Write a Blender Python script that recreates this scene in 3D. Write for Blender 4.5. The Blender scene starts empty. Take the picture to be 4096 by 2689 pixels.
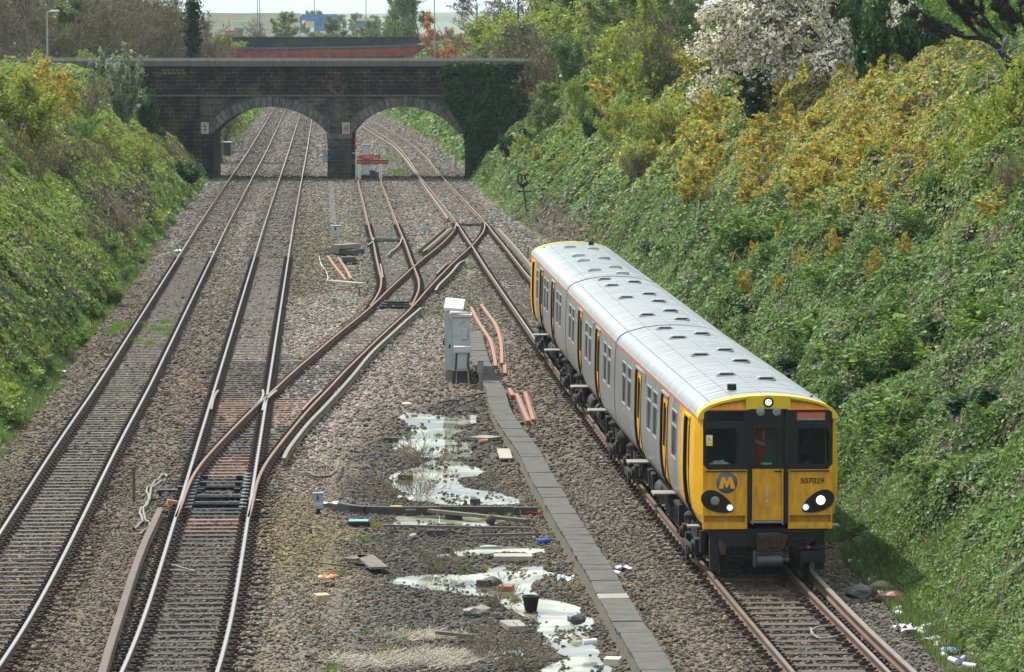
import bpy, math, random
import numpy as np
from mathutils import Vector, noise
R = math.radians
scene = bpy.context.scene
C = scene.collection
rng = np.random.default_rng(7)
random.seed(7)

# ------------------------------------------------------------------ camera
F = 17000.0            # focal length in pixels of the 4096 wide photograph
H = 10.1               # camera height above the rail heads
TH = math.atan((1344.5 - 115) / F)
cam = bpy.data.cameras.new('camera'); co = bpy.data.objects.new('camera', cam); C.objects.link(co)
co.location = (0, 0, H); co.rotation_euler = (math.pi/2 - TH, 0, 0)
cam.sensor_width = 36; cam.lens = 36*F/4096; cam.clip_start = 1; cam.clip_end = 20000
scene.camera = co
cT, sT = math.cos(TH), math.sin(TH)

def ray(x, y):
    a = (x - 2048)/F; b = (1344.5 - y)/F
    return (a, cT + b*sT, -sT + b*cT)
def P(x, y, z=0.0):
    "point of the level plane z seen at photo pixel x, y"
    d = ray(x, y); t = (z - H)/d[2]
    return Vector((d[0]*t, d[1]*t, z))
def PD(x, y, D):
    "point at distance D along the view"
    d = ray(x, y); t = D/d[1]
    return Vector((d[0]*t, D, H + d[2]*t))
def to_px(X, Y, Z):
    X = np.asarray(X, float); Y = np.asarray(Y, float); Z = np.asarray(Z, float) - H
    dep = Y*cT - Z*sT; up = Y*sT + Z*cT
    return 2048 + F*X/dep, 1344.5 - F*up/dep

# ------------------------------------------------------------------ value noise in numpy
_perm = rng.random((256, 256))
def vnoise(x, y):
    x = np.asarray(x, float); y = np.asarray(y, float)
    xi = np.floor(x).astype(int); yi = np.floor(y).astype(int)
    fx = x - xi; fy = y - yi
    fx = fx*fx*(3-2*fx); fy = fy*fy*(3-2*fy)
    g = lambda a, b: _perm[a & 255, b & 255]
    return (g(xi, yi)*(1-fx)+g(xi+1, yi)*fx)*(1-fy) + (g(xi, yi+1)*(1-fx)+g(xi+1, yi+1)*fx)*fy
def fbm(x, y, o=4):
    s = 0; a = .5; t = 0
    for k in range(o):
        s = s + a*vnoise(x*2**k + 17*k, y*2**k + 31*k); t += a; a *= .5
    return s/t

# ------------------------------------------------------------------ terrain
TOE = np.array([(20, 8.6), (50, 7.7), (67.7, 7.1), (85, 6.5), (110, 5.75), (133, 5.0), (160, 4.1), (185, 2.8), (211, 1.2), (236, -.5), (278, -2.6),
                (300, -3.2), (340, -5.0), (381, -7.1), (430, -10.2), (485, -13.8), (560, -20), (700, -35)], float)
def toeR(Y): return np.interp(Y, TOE[:, 0], TOE[:, 1])
def sstep(a, b, x):
    t = np.clip((np.asarray(x, float)-a)/(b-a), 0, 1); return t*t*(3-2*t)
def bank(d, s, top):
    d = np.maximum(d, 0)
    t = d*s*sstep(-.2, 1.2, d)
    return top - np.log1p(np.exp((top - t)*1.6))/1.6
YARD = [P(*p, -.3) for p in [(1180, 1900), (1290, 1750), (1480, 1640), (1800, 1560), (2090, 1560), (2190, 1760), (2300, 1950), (2440, 2200), (2610, 2450), (2820, 2800), (1250, 2800), (1180, 2400), (1150, 2200)]]
def in_poly(X, Y, poly):
    X = np.asarray(X, float); Y = np.asarray(Y, float); r = np.zeros(X.shape, bool)
    n = len(poly)
    for i in range(n):
        a, b = poly[i], poly[(i+1) % n]
        c = ((a[1] > Y) != (b[1] > Y)) & (X < (b[0]-a[0])*(Y-a[1])/((b[1]-a[1]) or 1e-9) + a[0])
        r ^= c
    return r
def poly_dist(X, Y, poly):
    d = np.full(np.shape(X), 1e9)
    n = len(poly)
    for i in range(n):
        a, b = poly[i], poly[(i+1) % n]
        ex, ey = b[0]-a[0], b[1]-a[1]; L = ex*ex+ey*ey or 1e-9
        t = np.clip(((X-a[0])*ex+(Y-a[1])*ey)/L, 0, 1)
        d = np.minimum(d, np.hypot(X-a[0]-t*ex, Y-a[1]-t*ey))
    return d
Z0, ZY = -.215, -.36
def gz(X, Y):
    X = np.asarray(X, float); Y = np.asarray(Y, float)
    u = X + .044*Y
    dl = -u - 7.9 + .35*(vnoise(Y*.12, 3)-.5); dr = X - toeR(Y) + .5*(vnoise(Y*.15, 9)-.5)
    m = in_poly(X, Y, YARD); dd = poly_dist(X, Y, YARD)
    base = Z0 + (ZY - Z0)*np.where(m, sstep(0, .9, dd), 0)
    base = base + .03*(vnoise(X*1.3, Y*.9)-.5)*np.where(m, 0, 1)
    lump = (fbm(X*.35+5, Y*.35, 3)-.5)
    bl = bank(dl, .92, 7.0); br = bank(dr, .80, 8.2) + .12*np.maximum(dr-10, 0)
    z = base + np.where(dl > 0, np.maximum(bl, 0) + lump*.9*sstep(0, 3, dl), 0) + np.where(dr > 0, np.maximum(br, 0)+lump*1.1*sstep(0, 3, dr), 0)
    far = sstep(600, 640, Y)
    return z*(1-far) + far*6.6
def gz1(x, y): return float(gz(np.array([x]), np.array([y]))[0])
def hit(x, y, lo=60, hi=600):
    "where the ray of photo pixel x, y meets the ground"
    d = ray(x, y)
    D = np.concatenate([np.arange(lo, hi, .25)])
    X = d[0]/d[1]*D; Z = H + d[2]/d[1]*D
    g = gz(X, D); k = np.argmax(g >= Z)
    if g[k] < Z[k]: k = len(D)-1
    return Vector((X[k], D[k], g[k]))

# ------------------------------------------------------------------ object bookkeeping
def tag(o, label=None, cat=None, group=None, kind=None):
    if label: o['label'] = label
    if cat: o['category'] = cat
    if group: o['group'] = group
    if kind: o['kind'] = kind
    return o
def empty(name, loc=(0, 0, 0), rz=0, parent=None):
    o = bpy.data.objects.new(name, None); C.objects.link(o)
    o.location = loc; o.rotation_euler = (0, 0, rz); o.empty_display_size = .3
    if parent: o.parent = parent
    return o
def copy_tree(o, parent=None):
    c = o.copy(); C.objects.link(c)
    if parent: c.parent = parent
    for ch in o.children: copy_tree(ch, c)
    return c
class MB:
    def __init__(s): s.v = []; s.f = []; s.m = []; s.smooth = []
    def add(s, vs, fs, m=0, sm=False):
        o = len(s.v); s.v += [tuple(v) for v in vs]
        for f in fs: s.f.append(tuple(i+o for i in f)); s.m.append(m); s.smooth.append(sm)
        return s
    def box(s, c, d, rz=0, m=0, rx=0, ry=0):
        hx, hy, hz = d[0]/2, d[1]/2, d[2]/2
        e = None
        if rx or ry or rz:
            from mathutils import Euler
            e = Euler((rx, ry, rz)).to_matrix()
        vs = []
        for z in (-hz, hz):
            for x, y in ((-hx, -hy), (hx, -hy), (hx, hy), (-hx, hy)):
                p = Vector((x, y, z))
                if e: p = e @ p
                vs.append((p.x+c[0], p.y+c[1], p.z+c[2]))
        return s.add(vs, [(3, 2, 1, 0), (4, 5, 6, 7), (0, 1, 5, 4), (1, 2, 6, 5), (2, 3, 7, 6), (3, 0, 4, 7)], m)
    def box2(s, a, b, m=0):
        return s.box([(a[i]+b[i])/2 for i in range(3)], [abs(b[i]-a[i]) for i in range(3)], m=m)
    def prism(s, pts, z0, z1, m=0):
        n = len(pts)
        vs = [(p[0], p[1], z0) for p in pts] + [(p[0], p[1], z1) for p in pts]
        return s.add(vs, [tuple(range(n-1, -1, -1)), tuple(range(n, 2*n))] + [(i, (i+1) % n, n+(i+1) % n, n+i) for i in range(n)], m)
    def prism_y(s, pts, y0, y1, m=0, sm=False):
        "outline in x,z, extruded along y"
        n = len(pts)
        vs = [(p[0], y0, p[1]) for p in pts] + [(p[0], y1, p[1]) for p in pts]
        s.add(vs, [tuple(range(n)), tuple(range(2*n-1, n-1, -1))], m)
        return s.add(vs, [(i, n+i, n+(i+1) % n, (i+1) % n) for i in range(n)], m, sm)
    def tube(s, p0, p1, r0, r1=None, n=8, m=0, cap=True, sm=True):
        if r1 is None: r1 = r0
        p0, p1 = Vector(p0), Vector(p1); d = (p1-p0)
        if d.length < 1e-6: return s
        d.normalize(); a = d.orthogonal().normalized(); b = d.cross(a)
        vs = []
        for p, r in ((p0, r0), (p1, r1)):
            for i in range(n):
                t = 2*math.pi*i/n; vs.append(p + a*r*math.cos(t) + b*r*math.sin(t))
        s.add(vs, [(i, (i+1) % n, n+(i+1) % n, n+i) for i in range(n)], m, sm)
        if cap: s.add(vs, [tuple(range(n-1, -1, -1)), tuple(range(n, 2*n))], m)
        return s
    def path(s, pts, r, n=6, m=0):
        pts = [Vector(p) for p in pts]; vs = []
        for k, p in enumerate(pts):
            d = (pts[min(k+1, len(pts)-1)]-pts[max(k-1, 0)]).normalized()
            a = Vector((0, 0, 1)).cross(d)
            if a.length < .05: a = Vector((1, 0, 0)).cross(d)
            a.normalize(); b = d.cross(a)
            for i in range(n):
                t = 2*math.pi*i/n; vs.append(p + a*r*math.cos(t)+b*r*math.sin(t))
        fs = [(k*n+i, k*n+(i+1) % n, (k+1)*n+(i+1) % n, (k+1)*n+i) for k in range(len(pts)-1) for i in range(n)]
        return s.add(vs, fs, m, True)
    def sweep(s, pts, prof, m=0, closed=True, sm=False):
        "profile of (side, up) pairs swept along a level path; side is to the right of travel"
        pts = [Vector(p) for p in pts]; n = len(prof); vs = []
        for k, p in enumerate(pts):
            d = (pts[min(k+1, len(pts)-1)]-pts[max(k-1, 0)]); d.z = 0; d.normalize()
            r = Vector((d.y, -d.x, 0))
            for a, b in prof: vs.append(p + r*a + Vector((0, 0, b)))
        fs = [(k*n+i, k*n+(i+1) % n, (k+1)*n+(i+1) % n, (k+1)*n+i) for k in range(len(pts)-1) for i in range(n if closed else n-1)]
        s.add(vs, fs, m, sm)
        if closed:
            e = (len(pts)-1)*n
            s.add(vs, [tuple(range(n-1, -1, -1)), tuple(range(e, e+n))], m)
        return s
    def lathe(s, c, prof, n=16, m=0, axis='z'):
        vs = []
        for r, h in prof:
            for i in range(n):
                t = 2*math.pi*i/n; a, b = r*math.cos(t), r*math.sin(t)
                vs.append((c[0]+a, c[1]+b, c[2]+h) if axis == 'z' else ((c[0]+a, c[1]+h, c[2]+b) if axis == 'y' else (c[0]+h, c[1]+a, c[2]+b)))
        fs = [(k*n+i, k*n+(i+1) % n, (k+1)*n+(i+1) % n, (k+1)*n+i) for k in range(len(prof)-1) for i in range(n)]
        s.add(vs, fs, m, True)
        k = (len(prof)-1)*n
        return s.add(vs, [tuple(range(n-1, -1, -1)), tuple(range(k, k+n))], m)
    def build(s, name, mats, parent=None, origin=None, rel=None, bevel=0):
        me = bpy.data.meshes.new(name)
        vs = s.v
        if rel is not None: vs = [(v[0]-rel[0], v[1]-rel[1], v[2]-rel[2]) for v in vs]
        me.from_pydata(vs, [], s.f)
        if not isinstance(mats, (list, tuple)): mats = [mats]
        for q in mats: me.materials.append(q)
        me.polygons.foreach_set('material_index', s.m)
        me.polygons.foreach_set('use_smooth', s.smooth)
        me.update()
        o = bpy.data.objects.new(name, me); C.objects.link(o)
        if parent: o.parent = parent
        if origin is not None: o.location = origin
        if bevel:
            b = o.modifiers.new('bevel', 'BEVEL'); b.width = bevel; b.segments = 2; b.limit_method = 'ANGLE'
        return o
    def thing(s, name, mats, label, cat, group=None, kind=None, at=None, bevel=0):
        "a thing that is one mesh, written in world coordinates, its origin at its base"
        if at is None:
            a = np.array(s.v); at = (float(a[:, 0].mean()), float(a[:, 1].mean()), float(a[:, 2].min()))
        o = s.build(name, mats, rel=at, origin=at, bevel=bevel)
        return tag(o, label, cat, group, kind)

def np_mesh(name, V, Fq, mat, col=None, smooth=False, attr='col'):
    "fast mesh: V (n,3), Fq (m,k) faces all of k corners, optional per-vertex colour"
    me = bpy.data.meshes.new(name)
    V = np.asarray(V, np.float32); Fq = np.asarray(Fq, np.int32); k = Fq.shape[1]; m = len(Fq)
    me.vertices.add(len(V)); me.vertices.foreach_set('co', V.ravel())
    me.loops.add(m*k); me.loops.foreach_set('vertex_index', Fq.ravel())
    me.polygons.add(m); me.polygons.foreach_set('loop_start', np.arange(0, m*k, k, dtype=np.int32))
    me.polygons.foreach_set('use_smooth', np.full(m, smooth))
    me.update(calc_edges=True)
    if col is not None:
        a = me.color_attributes.new(attr, 'FLOAT_COLOR', 'POINT')
        c4 = np.ones((len(V), 4), np.float32); c4[:, :3] = col; a.data.foreach_set('color', c4.ravel())
    if mat: me.materials.append(mat)
    return me
def obj_of(me, name, parent=None, loc=None):
    o = bpy.data.objects.new(name, me); C.objects.link(o)
    if parent: o.parent = parent
    if loc is not None: o.location = loc
    return o

# ------------------------------------------------------------------ materials
def nodes(name):
    m = bpy.data.materials.new(name); m.use_nodes = True
    nt = m.node_tree; return m, nt, nt.nodes['Principled BSDF']
def N(nt, t, **kw):
    n = nt.nodes.new(t)
    for k, v in kw.items(): setattr(n, k, v)
    return n
def mat(name, col, rough=.7, metal=0, var=.25, scale=6, bump=.15, bscale=30, spec=None, dirt=None, stretch=None, coat=0, bdist=.02):
    "a procedural painted / rough surface: two noises for tone and one for relief"
    m, nt, b = nodes(name); L = nt.links
    tc = N(nt, 'ShaderNodeTexCoord'); mp = N(nt, 'ShaderNodeMapping'); L.new(tc.outputs['Object'], mp.inputs[0])
    if stretch: mp.inputs['Scale'].default_value = stretch
    n1 = N(nt, 'ShaderNodeTexNoise'); n1.inputs['Scale'].default_value = scale; n1.inputs['Detail'].default_value = 8; n1.inputs['Roughness'].default_value = .65
    L.new(mp.outputs[0], n1.inputs['Vector'])
    cr = N(nt, 'ShaderNodeValToRGB'); cr.color_ramp.elements[0].position = .3; cr.color_ramp.elements[1].position = .7
    c0 = [max(0, c*(1-var)) for c in col]; c1 = [min(1, c*(1+var)) for c in col]
    if dirt: c0 = dirt
    cr.color_ramp.elements[0].color = (*c0, 1); cr.color_ramp.elements[1].color = (*c1, 1)
    L.new(n1.outputs['Fac'], cr.inputs[0]); L.new(cr.outputs[0], b.inputs['Base Color'])
    b.inputs['Roughness'].default_value = rough; b.inputs['Metallic'].default_value = metal
    if spec is not None: b.inputs['Specular IOR Level'].default_value = spec
    if coat: b.inputs['Coat Weight'].default_value = coat; b.inputs['Coat Roughness'].default_value = .15
    if bump:
        n2 = N(nt, 'ShaderNodeTexNoise'); n2.inputs['Scale'].default_value = bscale; n2.inputs['Detail'].default_value = 6
        L.new(mp.outputs[0], n2.inputs['Vector'])
        bp = N(nt, 'ShaderNodeBump'); bp.inputs['Strength'].default_value = bump; bp.inputs['Distance'].default_value = bdist
        L.new(n2.outputs['Fac'], bp.inputs['Height']); L.new(bp.outputs[0], b.inputs['Normal'])
    return m
def attr_mat(name, rough=.8, trans=0, var=.3, nscale=None, bump=0, bscale=20, inst=False, spec=.3):
    m, nt, b = nodes(name); L = nt.links
    at = N(nt, 'ShaderNodeAttribute', attribute_name='col')
    if inst: at.attribute_type = 'INSTANCER'
    src = at.outputs['Color']
    if nscale:
        tc = N(nt, 'ShaderNodeTexCoord'); n1 = N(nt, 'ShaderNodeTexNoise'); n1.inputs['Scale'].default_value = nscale; n1.inputs['Detail'].default_value = 8; n1.inputs['Roughness'].default_value = .7
        L.new(tc.outputs['Object'], n1.inputs['Vector'])
        mr = N(nt, 'ShaderNodeMapRange'); mr.inputs[1].default_value = .3; mr.inputs[2].default_value = .7; mr.inputs[3].default_value = 1-var; mr.inputs[4].default_value = 1+var
        L.new(n1.outputs['Fac'], mr.inputs[0])
        mx = N(nt, 'ShaderNodeVectorMath', operation='SCALE'); L.new(src, mx.inputs[0]); L.new(mr.outputs[0], mx.inputs['Scale']); src = mx.outputs[0]
        if bump:
            bp = N(nt, 'ShaderNodeBump'); bp.inputs['Strength'].default_value = bump; bp.inputs['Distance'].default_value = .05
            v = N(nt, 'ShaderNodeTexVoronoi'); v.inputs['Scale'].default_value = bscale; L.new(tc.outputs['Object'], v.inputs['Vector'])
            L.new(v.outputs['Distance'], bp.inputs['Height']); L.new(bp.outputs[0], b.inputs['Normal'])
    L.new(src, b.inputs['Base Color']); b.inputs['Roughness'].default_value = rough; b.inputs['Specular IOR Level'].default_value = spec
    if trans:
        tr = N(nt, 'ShaderNodeBsdfTranslucent'); mix = N(nt, 'ShaderNodeMixShader'); mix.inputs[0].default_value = trans
        L.new(src, tr.inputs['Color']); L.new(b.outputs[0], mix.inputs[1]); L.new(tr.outputs[0], mix.inputs[2])
        L.new(mix.outputs[0], nt.nodes['Material Output'].inputs[0])
    return m
# ================================================================== RAILS (measured on the photograph, laid on the level plane of the rail heads)
RP = {
 '1L': [(-250, 2515), (0, 2130), (275, 1700), (349, 1600), (794, 900), (993, 600), (1100, 428), (1180, 305)],
 '1R': [(24, 2689), (301, 2130), (511, 1700), (575, 1600), (909, 900), (1070, 600), (1144, 435), (1208, 305)],
 '2L': [(513, 2689), (847, 1600), (1059, 900), (1155, 600), (1198, 453), (1240, 315)],
 '2R': [(896, 2689), (1063, 1600), (1171, 900), (1229, 600), (1250, 476), (1268, 320)],
 'cL': [(748, 2035), (753, 1983), (767, 1909), (800, 1855), (851, 1802), (921, 1728), (988, 1661), (1055, 1594), (1102, 1554), (1182, 1480), (1276, 1403), (1344, 1343), (1465, 1245), (1540, 1168), (1650, 1073), (1776, 975), (1817, 923), (1825, 888)],
 'cR': [(986, 2040), (989, 2014), (1000, 1975), (1022, 1918), (1058, 1854), (1099, 1796), (1150, 1732), (1236, 1628), (1298, 1573), (1361, 1499), (1488, 1372), (1603, 1269), (1678, 1199), (1719, 1147), (1811, 1044), (1886, 975), (1932, 928), (1943, 900), (1932, 882)],
 'sL': [(1431, 703), (1440, 750), (1454, 802), (1482, 923), (1490, 946), (1499, 980), (1506, 1020), (1516, 1061), (1529, 1119), (1523, 1159), (1488, 1211), (1458, 1242)],
 'sR': [(1518, 703), (1530, 745), (1546, 783), (1569, 846), (1598, 921), (1627, 992), (1655, 1073), (1673, 1113), (1675, 1153), (1661, 1199), (1648, 1222)],
 '3L': [(1360, 458), (1446, 494), (1515, 534), (1573, 573), (1615, 615), (1646, 654), (1677, 696), (1707, 738), (1746, 788), (1784, 834), (1823, 880), (1884, 969), (1919, 1034), (1946, 1078), (1984, 1128), (2061, 1230), (2178, 1406), (2390, 1715), (2600, 1992), (2881, 2344), (3178, 2689), (3400, 2930)],
 '3R': [(1380, 438), (1477, 475), (1554, 519), (1631, 561), (1677, 596), (1715, 638), (1746, 684), (1784, 727), (1834, 776), (1892, 838), (1938, 888), (1984, 950), (2038, 1010), (2080, 1061), (2122, 1115), (2190, 1205), (2390, 1436), (2650, 1733), (2910, 2020), (3216, 2344), (3553, 2689), (3785, 2915)],
}
def spline(pts, step=1.5, sub=None):
    p = np.array([[q[0], q[1]] for q in pts]); n = len(p)
    d = np.r_[0, np.cumsum(np.hypot(*np.diff(p, axis=0).T))]
    t = np.arange(0, d[-1]+step, step); t[-1] = min(t[-1], d[-1])
    m = np.zeros_like(p)
    m[1:-1] = (p[2:]-p[:-2])/((d[2:]-d[:-2])[:, None]); m[0] = (p[1]-p[0])/(d[1]-d[0]); m[-1] = (p[-1]-p[-2])/(d[-1]-d[-2])
    k = np.clip(np.searchsorted(d, t, side='right')-1, 0, n-2); h = d[k+1]-d[k]; s = ((t-d[k])/h)[:, None]; h = h[:, None]
    return (2*s**3-3*s**2+1)*p[k]+(s**3-2*s**2+s)*h*m[k]+(-2*s**3+3*s**2)*p[k+1]+(s**3-s**2)*h*m[k+1]
RW = {}
for k, px in RP.items():
    w = [P(x, y, 0) for x, y in px]
    RW[k] = w
# even out each track: centre line smoothed, gauge kept
def railX(k, Y):
    a = np.array([[p.x, p.y] for p in RW[k]]); a = a[np.argsort(a[:, 1])]
    return np.interp(Y, a[:, 1], a[:, 0])
def smooth_pair(l, r, ys, win, g=1.505):
    cl = railX(l, ys); crr = railX(r, ys); c = (cl+crr)/2
    k = np.exp(-np.linspace(-2, 2, win)**2); k /= k.sum()
    cp = np.convolve(np.r_[2*c[0]-c[1:win][::-1], c, 2*c[-1]-c[-win:-1][::-1]], k, 'same')[win-1:win-1+len(c)]
    hd = np.gradient(cp, ys); half = g/2*np.sqrt(1+hd**2)
    return cp-half, cp+half
TR = {}
def track_xy(n, l, r, y0, y1, win=9, step=1.5):
    ys = np.arange(y0, y1, step); a, b = smooth_pair(l, r, ys, win)
    TR[n] = (ys, a, b)
track_xy('1', '1L', '1R', 56, 585, 25)
track_xy('2', '2L', '2R', 56, 585, 25)
ylo = max(RW['cL'][0].y, RW['cR'][0].y); yhi = min(RW['cL'][-1].y, RW['cR'][-1].y)
track_xy('c', 'cL', 'cR', ylo-1.5, yhi+2, 9)
track_xy('s', 'sL', 'sR', max(RW['sL'][-1].y, RW['sR'][-1].y), 291, 7)
track_xy('3', '3L', '3R', 56, 500, 15)
def TX(n, side, Y):
    ys, a, b = TR[n]; return np.interp(Y, ys, a if side == 0 else b, left=np.nan, right=np.nan)

M = {}
M['rail_side'] = mat('rail rust', (.13, .078, .052), .85, var=.3, scale=3, stretch=(1, .3, 1))
M['rail_top'] = mat('polished rail', (.62, .61, .6), .22, 1.0, var=.08, scale=2, bump=0)
M['rail_brown'] = mat('brown unused rail top', (.25, .15, .11), .5, .4, var=.2, scale=2)
M['dull_top'] = mat('dull worn rail top', (.34, .29, .25), .4, .75, var=.2, scale=2, bump=0)
M['steel_grey'] = mat('dull conductor steel', (.25, .225, .205), .5, .5, var=.2, scale=2)
M['brown_cond'] = mat('brown conductor rail', (.13, .10, .09), .6, .3, var=.2, scale=2)
M['black_grease'] = mat('greasy black iron', (.02, .022, .025), .25, .3, var=.4, scale=9)
M['sheen_paint'] = mat('slide plate with painted sheen', (.34, .39, .45), .25, .3, var=.2)  # blue-grey base colour paints in the shine of the bare plates
RPROF = [(-.07, -.16), (.07, -.16), (.07, -.147), (.012, -.12), (.012, -.045), (.034, -.032), (.034, -.008), (.023, 0), (-.023, 0), (-.034, -.008), (-.034, -.032), (-.012, -.045), (-.012, -.12), (-.07, -.147)]
def rail_mb(pts, dz=0, mb=None, m0=0, m1=1):
    mb = mb or MB(); n = len(RPROF)
    k0 = len(mb.m)
    mb.sweep([(p[0], p[1], dz) for p in pts], [(a*1.12, b) for a, b in RPROF], m0)
    # faces 6,7,8 of each ring are the running surface
    for i in range(len(pts)-1):
        mb.m[k0+i*n+7] = m1
    return mb
def sl_col(o, c): o.color = (*c, 1); return o
msl, nt, b = nodes('sleeper'); L = nt.links
oi = N(nt, 'ShaderNodeObjectInfo'); tc = N(nt, 'ShaderNodeTexCoord'); mp = N(nt, 'ShaderNodeMapping'); mp.inputs['Scale'].default_value = (.6, 8, 8)
L.new(tc.outputs['Object'], mp.inputs[0]); n1 = N(nt, 'ShaderNodeTexNoise'); n1.inputs['Scale'].default_value = 3; n1.inputs['Detail'].default_value = 9; L.new(mp.outputs[0], n1.inputs['Vector'])
mr = N(nt, 'ShaderNodeMapRange'); mr.inputs[1].default_value = .3; mr.inputs[2].default_value = .7; mr.inputs[3].default_value = .6; mr.inputs[4].default_value = 1.5; L.new(n1.outputs['Fac'], mr.inputs[0])
vm = N(nt, 'ShaderNodeVectorMath', operation='SCALE'); L.new(oi.outputs['Color'], vm.inputs[0]); L.new(mr.outputs[0], vm.inputs['Scale']); L.new(vm.outputs[0], b.inputs['Base Color'])
b.inputs['Roughness'].default_value = .75
bp = N(nt, 'ShaderNodeBump'); bp.inputs['Strength'].default_value = .5; bp.inputs['Distance'].default_value = .02; L.new(n1.outputs['Fac'], bp.inputs['Height']); L.new(bp.outputs[0], b.inputs['Normal'])
M['sleeper'] = msl
M['chair'] = mat('rusty chair and clip iron', (.05, .032, .025), .7, .2, var=.4, scale=20)

TINFO = {
 '1': ('long straight railway track on dense pale sleepers nearest the left bank', M['rail_top']),
 '2': ('railway track with shiny rails second from the left bank, crossover leaving it', M['rail_top']),
 'c': ('diagonal crossover track with brown rails between the second track and the train line', M['rail_brown']),
 's': ('short dead-end siding track with rust brown rails leading to the red buffer stop', M['rail_brown']),
 '3': ('curving railway track under the yellow train, going through the right bridge arch', M['dull_top']),
}
TROOT = {}
SLEEPBOX = []          # (x0, x1, y) rows, to keep the stones off
for n, (lab, top) in TINFO.items():
    ys, a, b_ = TR[n]
    root = empty('railway_track', ((a[0]+b_[0])/2, ys[0], Z0)); tag(root, lab, 'railway track'); TROOT[n] = root
    for arr in (a, b_):
        rail_mb(list(zip(arr, ys))).build('rail', [M['rail_side'], top], root, rel=root.location)
def over(n, y):
    ys, a, b_ = TR[n]
    if y < ys[0]-.3 or y > ys[-1]: return None
    return (float(np.interp(y, ys, a))-.5, float(np.interp(y, ys, b_))+.5)
def sleeper(mb, x0, x1, y, rails, w=.25, ztop=-.165, clip=True, curve=0, big=.17):
    rz = math.atan(.044); cx = (x0+x1)/2; Ln = x1-x0
    j = random.uniform(-.012, .012)
    nseg = 4 if curve else 1
    if curve:
        vs = []
        for i in range(nseg+1):
            t = i/nseg*2-1; x = t*Ln/2; z = ztop + curve*(t*t-.6)
            for yy, zz in ((-w/2, -.12), (-w/2+.03, 0), (w/2-.03, 0), (w/2, -.12)):
                vs.append((cx + x, y + yy - .044*x*-1 + j, z+zz))
        fs = [(k*4+q, (k+1)*4+q, (k+1)*4+q+1, k*4+q+1) for k in range(nseg) for q in range(3)] + [(0, 1, 2, 3), (nseg*4+3, nseg*4+2, nseg*4+1, nseg*4)]
        mb.add(vs, fs, 0)
    else:
        mb.box((cx, y+j, ztop-.07), (Ln, w, .14), rz=rz)
    if clip:
        for rx in rails:
            for s in (-1, 1):
                x = rx+s*.125
                yy = y + .044*(x-cx)
                mb.box((x, yy, ztop+.03), (big, .13, .07), m=1)
                mb.box((x+s*.01, yy, ztop+.08), (.07, .05, .05), m=1, rz=.4)
rowsets = {'1': ['1'], '2': ['2', 'c', 's', '3']}
SL = {n: [] for n in TINFO}
for y in np.arange(57, 400, .66):
    o = over('1', y)
    if o: SL['1'].append((y, *o, ['1']))
for y in np.arange(57.3, 440, .68):
    iv = [(*over(n, y), n) for n in ('2', 'c', 's', '3') if over(n, y)]
    iv.sort(); cur = None; out = []
    for a, b_, n in iv:
        if cur and a < cur[1]+.25: cur = (cur[0], max(cur[1], b_), cur[2]+[n])
        else:
            if cur: out.append(cur)
            cur = (a, b_, [n])
    if cur: out.append(cur)
    for a, b_, ns in out: SL[ns[0]].append((y, a, b_, ns))
def scol(n, y, x):
    px, py = to_px(x, y, -.16)
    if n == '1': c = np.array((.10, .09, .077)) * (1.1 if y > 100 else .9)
    elif n == '2':
        c = np.array((.036, .035, .032))
        if 89 < y < 96.5: return np.array((.016, .017, .02))*random.uniform(.6, 1.6)
        if 86 < y < 89 or 97 < y < 101.5 or (110 < y < 118): c = np.array((.15, .085, .055))
    elif n == '3': c = np.array((.065, .048, .037))
    elif n == 's': c = np.array((.10, .09, .078))
    else: c = np.array((.13, .105, .085))
    return c*random.uniform(.75, 1.3)
for n, rows in SL.items():
    root = TROOT[n]; rl = root.location; single = 0; rest = MB()
    for (y, a, b_, ns) in rows:
        SLEEPBOX.append((a, b_, y))
        rails = [float(TX(q, s, y)) for q in ns for s in (0, 1) if not np.isnan(TX(q, s, y))]
        vis = not (n == '3' and 79 < y < 131) and y > 64.5
        w = .2 if n == '1' else .26
        cur = .02 if (n in '12' and y < 84) else 0
        if y > 285 or not vis or single >= 98:
            if y > 190 and random.random() < (.97 if n == '3' or y > 285 else .5): continue
            sleeper(rest, a, b_, y, rails, w, clip=y < 190, curve=0, ztop=-.165 if y < 190 else -.185); continue
        mb = MB(); sleeper(mb, a, b_, y, rails, w, curve=cur)
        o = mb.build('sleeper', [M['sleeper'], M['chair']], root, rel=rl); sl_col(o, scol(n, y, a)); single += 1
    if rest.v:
        o = rest.build('sleeper', [M['sleeper'], M['chair']], root, rel=rl); sl_col(o, (.15, .13, .11)); o['kind'] = 'stuff'

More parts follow.
